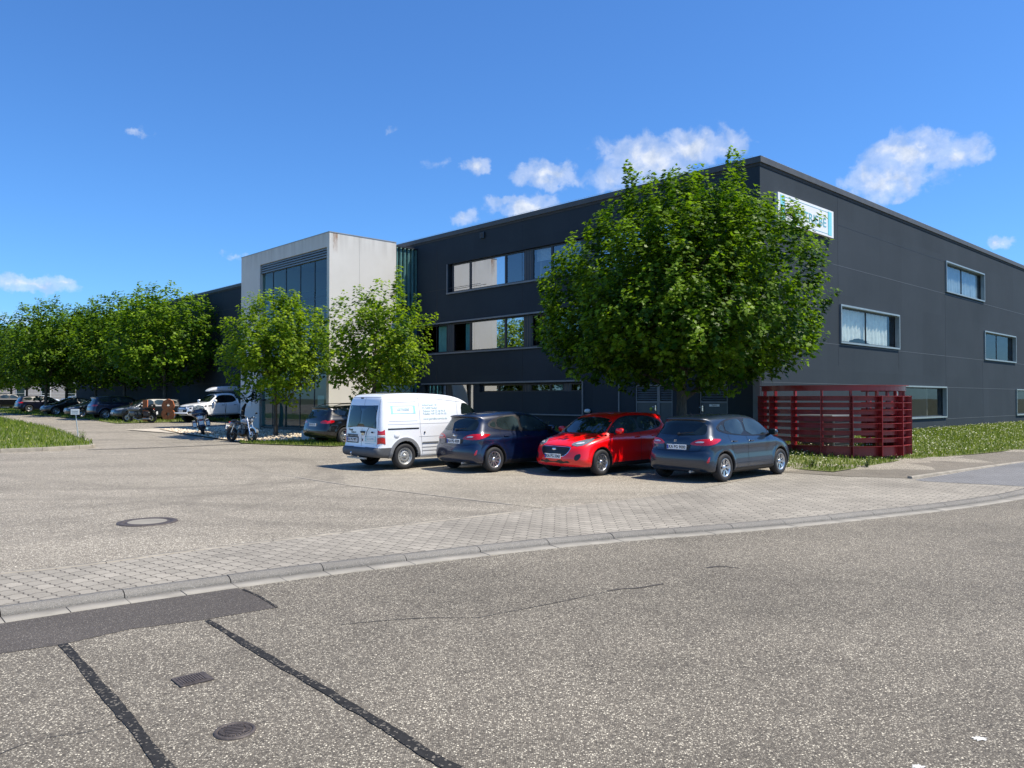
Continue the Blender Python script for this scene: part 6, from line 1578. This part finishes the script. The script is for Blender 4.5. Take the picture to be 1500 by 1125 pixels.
# ------------------------------------------------------------------ trees
LEAF = np.array([(0, 0), (.22, -.06), (.48, .16), (.30, .36), (.50, .62), (.20, .62), (0, 1.02), (-.20, .62), (-.50, .62), (-.30, .36), (-.48, .16), (-.22, -.06)])
LEAF6 = np.array([(0, 0), (.42, .18), (.40, .62), (0, 1.02), (-.40, .62), (-.42, .18)])
def rand_dirs(rng, n):
    v = rng.normal(size=(n, 3)); return v/np.linalg.norm(v, axis=1, keepdims=True)
def crown_mesh(name, seed, c, rad, nshoot, per, ls, leafc, spikes=12, wd=1.0, box=0.0, low=.75, lump=.16, mt=None, parent=None, shoot=.75, inner=.35, dirty=None):
    """c centre, rad (rx, ry, rz_up, rz_down)"""
    rng = np.random.default_rng(seed)
    lob = rand_dirs(rng, 26); lob[:, 2] = lob[:, 2]*.8; amp = rng.uniform(-.6, 1.0, 26)
    d = rand_dirs(rng, nshoot)
    rr = 1-rng.random(nshoot)**1.7*(1-inner)
    k = np.exp(-((1-d@lob.T)/.06)); bump = 1+lump*(k*amp).sum(1)
    up = d[:, 2] > 0
    P = np.stack([d[:, 0]*rad[0], d[:, 1]*rad[1], np.where(up, d[:, 2]*rad[2], d[:, 2]*rad[3])], 1)*(rr*bump)[:, None]
    fl = 1+box*np.clip(-d[:, 2], 0, 1)**1.2; P[:, 0] *= fl; P[:, 1] *= fl
    out = P/np.array([rad[0], rad[1], rad[2]]); out /= (np.linalg.norm(out, axis=1, keepdims=True)+1e-6)
    sd = out*.55+np.array([0, 0, 1.0])+rng.normal(size=(nshoot, 3))*.28; sd /= np.linalg.norm(sd, axis=1, keepdims=True)
    L = shoot*rng.uniform(.5, 1.15, nshoot)
    # long leading shoots that break the top outline
    idx = np.argsort(-(P[:, 2]+rng.random(nshoot)*1.2))[:spikes*9]; pick = rng.choice(idx, spikes, replace=False)
    L[pick] *= rng.uniform(1.2, 1.9, spikes); sd[pick] = sd[pick]*.35+np.array([0, 0, 1]); sd[pick] /= np.linalg.norm(sd[pick], axis=1, keepdims=True)
    P = P+np.array(c)
    # leaves
    dn = np.ones(nshoot); dn[pick] = 1.7
    cnt = np.maximum(4, (per*dn*L/shoot*(.8+.4*rng.random(nshoot))).astype(int)); S = np.repeat(np.arange(nshoot), cnt); n = len(S)
    t = rng.random(n)**.8; a = rng.uniform(0, 2*np.pi, n)
    ax = sd[S]; ref = np.where(np.abs(ax[:, 2:3]) < .95, np.array([[0, 0, 1.0]]), np.array([[1.0, 0, 0]]))
    e1 = np.cross(ax, ref); e1 /= np.linalg.norm(e1, axis=1, keepdims=True); e2 = np.cross(ax, e1)
    side = e1*np.cos(a)[:, None]+e2*np.sin(a)[:, None]
    off = (.05+.17*(1-t*.75))*min(1.0, shoot/.75)*wd
    pos = P[S]+ax*(t*L[S])[:, None]+side*(off*rng.uniform(.5, 1.3, n))[:, None]
    dirv = side+ax*.35+rng.normal(size=(n, 3))*.25; dirv[:, 2] -= .30; dirv /= np.linalg.norm(dirv, axis=1, keepdims=True)
    nrm = np.array([0, 0, 1.0])+out[S]*.55+rng.normal(size=(n, 3))*.42; nrm -= dirv*(nrm*dirv).sum(1)[:, None]; nrm /= np.linalg.norm(nrm, axis=1, keepdims=True)
    sx = np.cross(dirv, nrm); sz = ls*rng.uniform(.6, 1.25, n)*(1-.35*t)
    T = leafc; V = np.zeros((n, len(T), 3)); fold = rng.uniform(.05, .35, n)
    for i, (u, v) in enumerate(T):
        V[:, i] = pos+sx*(u*sz)[:, None]+dirv*(v*sz)[:, None]+nrm*((abs(u)*fold-.25*v*v*fold*2)*sz)[:, None]
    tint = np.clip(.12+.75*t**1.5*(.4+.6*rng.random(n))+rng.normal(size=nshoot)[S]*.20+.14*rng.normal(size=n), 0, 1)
    return poly_cloud(name, V, len(T), tint, mt, parent), P, sd
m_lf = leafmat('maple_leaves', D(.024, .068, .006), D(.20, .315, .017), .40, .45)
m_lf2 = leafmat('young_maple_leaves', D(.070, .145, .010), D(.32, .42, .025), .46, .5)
t = NT('bark'); o = t.obj(); nz = t.noise(t.vm('MULTIPLY', o, (1, 1, .2)), 22, 5, .7)[0]
m_bark = t.out(t.pr(col=t.ramp(nz, [(.3, D(.035, .030, .022)), (.7, D(.13, .115, .09))]), rough=.9, normal=t.bump(nz, .8, .03)))
def trunk_mesh(root, seed, h, r, c, rad, nb=11):
    rr = random.Random(seed); mb = MB(); pts = []; rs = []
    top = c[2]+rad[2]*.55
    for i in range(9):
        f = i/8; pts.append((.05*math.sin(f*5+seed)*(f), .05*math.cos(f*4+seed)*f, -.1+f*(top+.1))); rs.append(r*(1.25 if i == 0 else 1)*(1-f)**.75+.012)
    mb.tube(pts, rs, 12, 0)
    for k in range(nb):
        a = k*2.4+rr.uniform(-.3, .3); z0 = h+(top-h)*.75*(k/nb); el = rr.uniform(.45, 1.0)
        L = rad[0]*rr.uniform(.7, .92)*(1-.45*k/nb)
        P = [(0, 0, z0)]; 
        for j in range(1, 6):
            f = j/5; P.append((math.cos(a+.15*math.sin(j))*L*f, math.sin(a+.15*math.sin(j))*L*f, z0+L*(math.tan(el)*.55*f+.25*f*f)))
        mb.tube(P, [r*.42*(1-.85*j/5) for j in range(6)], 7, 0, cap=False)
        for q in range(4):
            f0 = rr.uniform(.3, .85); i = int(f0*5); b = Vector(P[i]); a2 = a+rr.uniform(-1.1, 1.1); l2 = L*rr.uniform(.25, .5)
            mb.tube([b, b+Vector((math.cos(a2)*l2*.5, math.sin(a2)*l2*.5, l2*.3)), b+Vector((math.cos(a2)*l2, math.sin(a2)*l2, l2*.8))], [r*.16, r*.1, .01], 5, 0, cap=False)
    return mb.build('trunk', m_bark, root)
# large maple in front of the corner
x, y = 4.85, 22.5; z = g(x, y)
bt = empty('maple_tree', (x, y, z+.02), 0, 'large dense dark green maple in front of the building corner, behind the parked cars', 'tree')
C0 = (0, 0, 4.12); RD = (3.42, 3.40, 3.45, 2.15)
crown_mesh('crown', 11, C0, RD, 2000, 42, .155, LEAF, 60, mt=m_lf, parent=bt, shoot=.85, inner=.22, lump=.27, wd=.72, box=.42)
trunk_mesh(bt, 1, 1.7, .17, C0, RD)
# two bright young maples
for (px, py, Y, c, rd, seed, lab, ns) in ((404, 0, 34.6, (0, 0, 3.45), (2.28, 2.1, 2.5, 1.95), 21, 'bright light green young maple in the gravel bed in front of the portal glazing', 680),
                                  (549, 0, 31.5, (0, 0, 3.55), (2.05, 1.95, 2.45, 1.95), 22, 'bright loose-crowned maple in front of the sunlit concrete wall, above the white van', 470)):
    X = (px-750)/1150*Y; tr_ = empty('maple_tree', (X, Y, g(X, Y)+.04), 0, lab, 'tree')
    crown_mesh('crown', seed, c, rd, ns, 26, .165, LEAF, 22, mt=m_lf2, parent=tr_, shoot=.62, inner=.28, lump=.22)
    trunk_mesh(tr_, seed, 1.35, .085, c, rd, 9)
# tree row: three crowns, copied along the facade
protos = []
for i, sd_ in enumerate((31, 32, 33)):
    r_ = empty('maple_tree'); c = (0, 0, 5.3); rd = (3.75, 3.6, 4.1+.3*(i % 2), 3.1)
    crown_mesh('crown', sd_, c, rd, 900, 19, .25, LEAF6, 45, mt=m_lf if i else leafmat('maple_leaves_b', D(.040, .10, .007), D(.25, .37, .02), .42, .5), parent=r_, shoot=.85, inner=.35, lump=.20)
    trunk_mesh(r_, sd_, 2.1, .14, c, rd, 9); protos.append(r_)
ROW = [(241, 0, 1.0), (182, 1, .97), (140, 2, .95), (97, 0, 1.0), (67, 1, .93), (39, 2, .98), (16, 0, .95), (-3, 1, .95)]
used = set(); names = ['first and nearest tree of the long row, beside the portal', 'second tree of the long row counted from the portal', 'third tree of the long row counted from the portal', 'fourth tree of the long row counted from the portal, over the dark saloons',
        'fifth tree of the long row, its trunk rising before the navy estate car', 'sixth tree of the long row, above the navy estate car', 'seventh tree of the long row, near the far left end', 'last tree of the long row at the left edge']
for (px, k, s), nm in zip(ROW, names):
    lx = -3.0 if px not in (67,) else -6.6
    dx, dy, dz = ray(px, 600); cx, cy = w2loc(0, 0); rx = dx*VX+dy*VY; ry = -dx*VY+dy*VX; ly = cy+ry*(lx-cx)/rx
    x, y = loc2w(lx, ly)
    o = protos[k] if k not in used else copy_tree(protos[k]); used.add(k)
    o.location = (x, y, g(x, y)); o.scale = (s*random.uniform(.96, 1.04), s, s*random.uniform(.95, 1.03)); o.rotation_euler = (0, 0, random.uniform(0, 6.28)); tag(o, nm, 'tree', 'trees in the row along the facade')
# far background: trees, buildings, cars
far = [(-86, 128, 1.1, 2), (-98, 133, 1.2, 0), (-108, 128, 1.2, 1), (-76, 140, .9, 1), (-70, 145, .8, 0), (-118, 140, 1.3, 2), (-92, 104, .9, 0), (-104, 112, 1.0, 2)]
fl_ = ['broad tree in the far background, left of the pale building', 'tall tree far off at the left edge', 'leftmost tree in the far background', 'small tree far off before the pale building', 'smallest tree far off beyond the wall end', 'tallest tree far off at the left', 'near tree beyond the end of the row', 'round tree beyond the end of the row']
for (x, y, s, k), nm in zip(far, fl_):
    o = copy_tree(protos[k]); o.location = (x, y, g(x, y)-.2); o.scale = (s, s, s*.8); o.rotation_euler = (0, 0, x); tag(o, nm, 'tree', 'trees in the far background')
fb = empty('pale_building', (-78, 150, .7), R(12), 'pale grey low hall with white windows far behind the parked row', 'building')
mb = MB(); mb.box(-30, 32, 0, 20, -1, 6.5); mb.build('walls', mat('pale_render', (.42, .40, .37), .9), fb)
mb = MB(); mb.box(-30.3, 32.3, -.3, 20.3, 6.5, 6.9); mb.build('roof', mat('far_roof', (.16, .15, .15), .8), fb)
for k in range(14):
    mb = MB(); x_ = -28+k*4.3; mb.box(x_, x_+1.6, -.05, 0, 1.2, 4.2, 0); wn = mb.build('window', M['white'], fb); mb = MB(); mb.box(x_+.12, x_+1.48, -.08, -.05, 1.35, 4.05, 0); mb.build('pane', M['cglass'], wn)
fn_ = empty('mesh_fence', (-60, 104, g(-60, 104)), R(35), 'grey metal mesh fence beyond the end of the dark building', 'fence')
for k in range(14): mb = MB(); mb.tube([(-42+k*4, 0, 0), (-42+k*4, 0, 1.7)], .04, 5, 0); mb.build('post', M['alu'], fn_)
mb = MB()
for z in (.1, .5, .9, 1.3, 1.65): mb.tube([(-42, 0, z), (10, 0, z)], .015, 4, 0)
mb.build('rails', M['alu'], fn_)
for (x, y, a, pt_, lb) in ((-63.5, 118, .9, P_sil, 'grey saloon far beyond the tree row'), (-67.5, 113, .8, paint('far_white', (225, 228, 230)), 'white saloon far beyond the tree row'), (-59.5, 108, .7, P_bl2, 'blue saloon beyond the corner of the dark building')):
    src = [o for o in bpy.data.objects if o.get('label', '').startswith('low black saloon')][0]
    c = copy_tree(src); c.location = (x, y, g(x, y)); c.rotation_euler = (0, 0, a)
    for ch in kids(c):
        if ch.name.startswith('body'): ch.data = ch.data.copy(); ch.data.materials[0] = pt_
    tag(c, lb, 'car'); c['group'] = 'cars parked far behind the building'

# tall weeds behind the parked cars
def weed(px, py, h, seed, lab):
    x, y, z = G(px, py); rr = random.Random(seed); root = empty('weed', (x, y, z), 0, lab, 'plant'); root['group'] = 'tall weeds in the verges'
    mb = MB(); ml = MB()
    for k in range(9):
        a = rr.uniform(0, 6.28); s = rr.uniform(.1, .35)*h; hh = h*rr.uniform(.6, 1); P = [(0, 0, 0), (math.cos(a)*s*.4, math.sin(a)*s*.4, hh*.5), (math.cos(a)*s, math.sin(a)*s, hh)]
        mb.tube(P, [.006, .005, .003], 4, 0)
        for j in range(10):
            f = rr.uniform(.15, 1); b = rr.uniform(0, 6.28); c = Vector((math.cos(a)*s*f, math.sin(a)*s*f, hh*f)); d = Vector((math.cos(b), math.sin(b), .4))*.09; w = Vector((-math.sin(b), math.cos(b), 0))*.014
            ml.quad(c, c+d*.5+w, c+d, c+d*.5-w)
    mb.build('stems', mat('weed_stem', (.16, .19, .05), .7), root); ml.build('leaves', mat('weed_leaf', (.13, .19, .04), .6, var=.35, vs=20), root)
weed(798, 640, .75, 1, 'tallest clump of weeds behind the cars, left of the red car'); weed(812, 641, .55, 2, 'short bushy weed just left of the red car'); weed(782, 641, .5, 3, 'small weed behind the bonnet of the navy hatchback')
weed(1270, 686, .32, 4, 'small weed in front of the red enclosure'); weed(8, 622, .75, 5, 'tall thistle at the far edge of the grass island'); weed(122, 647, .45, 6, 'small weed beside the white sign'); weed(1190, 686, .30, 7, 'tiny weed at the left foot of the red enclosure')

# ------------------------------------------------------------------ small things
x, y, z = G(115, 643)
sg = empty('notice_sign', (x, y, z), R(2), 'small white notice sign on a leaning grey post in the grass island', 'sign')
mb = MB(); lean = -.12; mb.tube([(0, 0, 0), (lean, 0, 1.02)], .022, 8, 0); mb.build('post', M['alu'], sg)
mb = MB(); mb.bbox((lean-.02, -.03, 1.14), (.36, .012, .235), .004, 0); pn = mb.build('board', M['white'], sg)
place_text(pn, 'Privatparkplatz', .045, M['plastic'], (lean-.02, -.038, 1.17), (1, 0, 0), (0, 0, 1)); place_text(pn, 'Kein Durchgang', .035, M['plastic'], (lean-.02, -.038, 1.10), (1, 0, 0), (0, 0, 1))
m_rust = mat('corten_rust', (.34, .10, .035), .8, var=.35, vs=6, bump=.3)
x, y = -24.3, 55.0; x = (247-750)/1150*y
def digit(ch, px, Y, h, lab):
    X = (px-750)/1150*Y; me = text_mesh(ch, h*1.38, m_rust, 'digit', extrude=.05, bold=.05*h); zs = [v.co.y for v in me.vertices]; mn = min(zs)
    me.transform(Matrix.Translation((0, 0, -mn)) @ Matrix.Rotation(math.pi/2, 4, 'X')); o = link('numeral_sculpture', me); o.location = (X, Y, g(X, Y)); o.rotation_euler = (0, 0, R(-8)); tag(o, lab, 'sculpture', 'rusty steel numerals'); return o
digit('8', 246.5, 52.5, 1.36, 'rust-brown steel figure 8 standing beside the white pickup')
digit('1', 213, 50.5, 1.36, 'rust-brown steel figure 1 half hidden behind the touring motorcycle')
# dark slender lamp post, thin pole, sculptural trunk and globe in front of the portal
x, y, z = G(382, 631); lp = empty('garden_lamp', (x, y, z+.05), 0, 'thin black lamp post in the gravel bed under the bright tree', 'lamp'); mb = MB(); mb.tube([(0, 0, 0), (0, 0, 1.75)], .022, 6, 0); mb.box(-.10, .10, -.08, .08, 0, .04, 0); mb.build('post', M['black'], lp); mb = MB(); mb.ell((.12, 0, 1.5), (.16, .06, .05), 10, 0); mb.build('lamp_head', M['black'], lp)
x, y, z = G(330, 628); pl = empty('bare_sapling', (x, y, z), 0, 'thin bare forked sapling between the two black motorcycles', 'plant'); mb = MB(); mb.tube([(0, 0, 0), (0, 0, .8), (.06, 0, 1.35)], [.018, .014, .006], 5, 0); mb.tube([(0, 0, .8), (-.02, 0, 1.35)], [.012, .005], 5, 0); mb.build('stem', m_bark, pl)
x, y, z = G(358, 630); y0 = y; root = empty('small_shrub', (x, y, z+.05), 0, 'small dark crooked shrub before the left jamb of the concrete portal', 'plant')
mb = MB(); mb.tube([(.08, 0, 0), (.0, 0, .35), (-.10, 0, .7), (-.06, 0, 1.05), (.06, 0, 1.3)], [.12, .12, .10, .09, .05], 9, 0); mb.build('trunk', mat('dark_bark', (.03, .026, .022), .9, bump=.4), root)
crown_mesh('crown', 51, (.18, 0, 1.6), (.55, .4, .5, .45), 26, 14, .12, LEAF6, 3, mt=leafmat('dark_leaves', D(.012, .028, .006), D(.04, .07, .012), .3), parent=root, shoot=.3)
x, y, z = G(402, 627); 
gl_ = empty('globe_lamp', (x, y-.2, z+.0), 0, 'white egg-shaped globe lamp behind the trunk of the bright tree', 'lamp'); mb = MB(); mb.tube([(0, 0, 0), (0, 0, .95)], .03, 8, 0); mb.build('stand', M['dark'], gl_); mb = MB(); mb.ell((0, 0, 1.15), (.12, .12, .24), 16, 0); mb.build('globe', M['white'], gl_)
x, y, z = G(449, 646); mb = MB(); mb.bbox((0, 0, .2), (.35, .3, .46), .02); o = mb.build('concrete_block', M['conc'], None, (x, y, z)); tag(o, 'low pale concrete block at the edge of the gravel bed beside the black estate car', 'block')
# ------------------------------------------------------------------ sun and sky
SUN_AZ = math.atan2(.985, -.17)     # direction towards the sun in the ground plane (x, y)
SUN_EL = R(60)
sd = Vector((.985*math.cos(SUN_EL), -.17*math.cos(SUN_EL), math.sin(SUN_EL))).normalized()
su = bpy.data.lights.new('sun', 'SUN'); su.energy = 5.0; su.angle = R(.53); su.color = (1, .92, .79)
so = bpy.data.objects.new('sun', su); COL.objects.link(so); so.rotation_euler = (-sd).to_track_quat('-Z', 'Y').to_euler()
W = bpy.data.worlds.new('World'); SC.world = W; W.use_nodes = True
t = NT('w', W)
sky = t.n('ShaderNodeTexSky', sky_type='NISHITA', sun_disc=False, sun_elevation=SUN_EL, sun_rotation=math.atan2(.985, -.17), altitude=0, air_density=1.0, dust_density=.4, ozone_density=3.0).outputs[0]
dv = t.n('ShaderNodeTexCoord').outputs['Generated']; sp = t.n('ShaderNodeSeparateXYZ', {0: dv})
az = t.math('MULTIPLY', t.math('ARCTAN2', sp.outputs[0], sp.outputs[1]), 180/math.pi); el = t.math('MULTIPLY', t.math('ARCSINE', sp.outputs[2]), 180/math.pi)
AE = t.n('ShaderNodeCombineXYZ', {0: az, 1: el, 2: 0.0}).outputs[0]
def aed(px, py):
    d = Vector(ray(px, py)).normalized(); return math.degrees(math.atan2(d.x, d.y)), math.degrees(math.asin(d.z))
blobs = [(950, 232, 62, 30, 1), (1010, 216, 70, 24, 1), (1065, 216, 34, 13, .8), (905, 262, 45, 26, .7), (885, 250, 30, 40, .35), (960, 262, 80, 26, .5), (1330, 225, 62, 30, 1), (1300, 262, 62, 32, 1), (1400, 225, 48, 22, .9), (1350, 210, 30, 18, .9), (1440, 235, 28, 12, .6), (1310, 292, 16, 8, .8),
         (802, 256, 44, 19, 1), (697, 242, 20, 12, .75), (772, 304, 46, 16, .95), (737, 295, 27, 9, .75), (678, 320, 18, 11, .75), (45, 416, 58, 11, .95), (90, 414, 14, 8, .6), (20, 470, 75, 14, .45), (10, 488, 90, 10, .5), (200, 196, 15, 8, .55), (1463, 355, 22, 9, .8), (345, 374, 16, 6, .5), (640, 239, 22, 8, .3), (568, 190, 10, 5, .3)]
wob = t.vm('SUBTRACT', t.noise(AE, .9, 5, .6)[1], (.5, .5, .5)); AEw = t.vm('ADD', AE, t.vm('MULTIPLY', wob, (2.6, 1.5, 0)))
val = None
for (px, py, rx, ry, st) in blobs:
    a0, e0 = aed(px, py); a1, _ = aed(px+rx, py); _, e1 = aed(px, py-ry)
    ln = t.vm('LENGTH', t.vm('MULTIPLY', t.vm('SUBTRACT', AEw, (a0, e0, 0)), (1/abs(a1-a0), 1/abs(e1-e0), 0)))
    v = t.math('MULTIPLY', t.math('SUBTRACT', 1.48, ln), st)
    val = v if val is None else t.n('ShaderNodeMath', {0: val, 1: v, 2: .25}, operation='SMOOTH_MAX').outputs[0]
nz = t.noise(AE, .6, 9, .52, .4)[0]
den = t.math('ADD', val, t.math('MULTIPLY', t.math('SUBTRACT', nz, .5), 2.0))
mask = t.ramp(t.math('MULTIPLY', den, .5), [(.08, 0.0), (.36, .38), (.70, .84), (1.0, .97)], 'EASE')
shade = t.noise(t.vm('ADD', AE, (0, .35, 0)), .8, 5, .6)[0]
cl = t.ramp(shade, [(.35, (.44, .50, .60, 1)), (.62, (.70, .72, .75, 1))])
STR = .115
tint = t.mix(1.0, sky, (.44, .78, 1.17, 1), 'MULTIPLY')
skyc = t.mix(mask, tint, t.mix(1.0, cl, (1/STR, 1/STR, 1/STR, 1), 'MULTIPLY'))
bg = t.n('ShaderNodeBackground', {0: skyc, 1: STR}).outputs[0]
o = t.n('ShaderNodeOutputWorld'); t.l(bg, o.inputs[0])
SC.view_settings.view_transform = 'Standard'; SC.view_settings.look = 'None'; SC.view_settings.exposure = .50; SC.view_settings.gamma = 1
SC.render.engine = 'CYCLES'
SC.cycles.max_bounces = 8; SC.cycles.transparent_max_bounces = 16
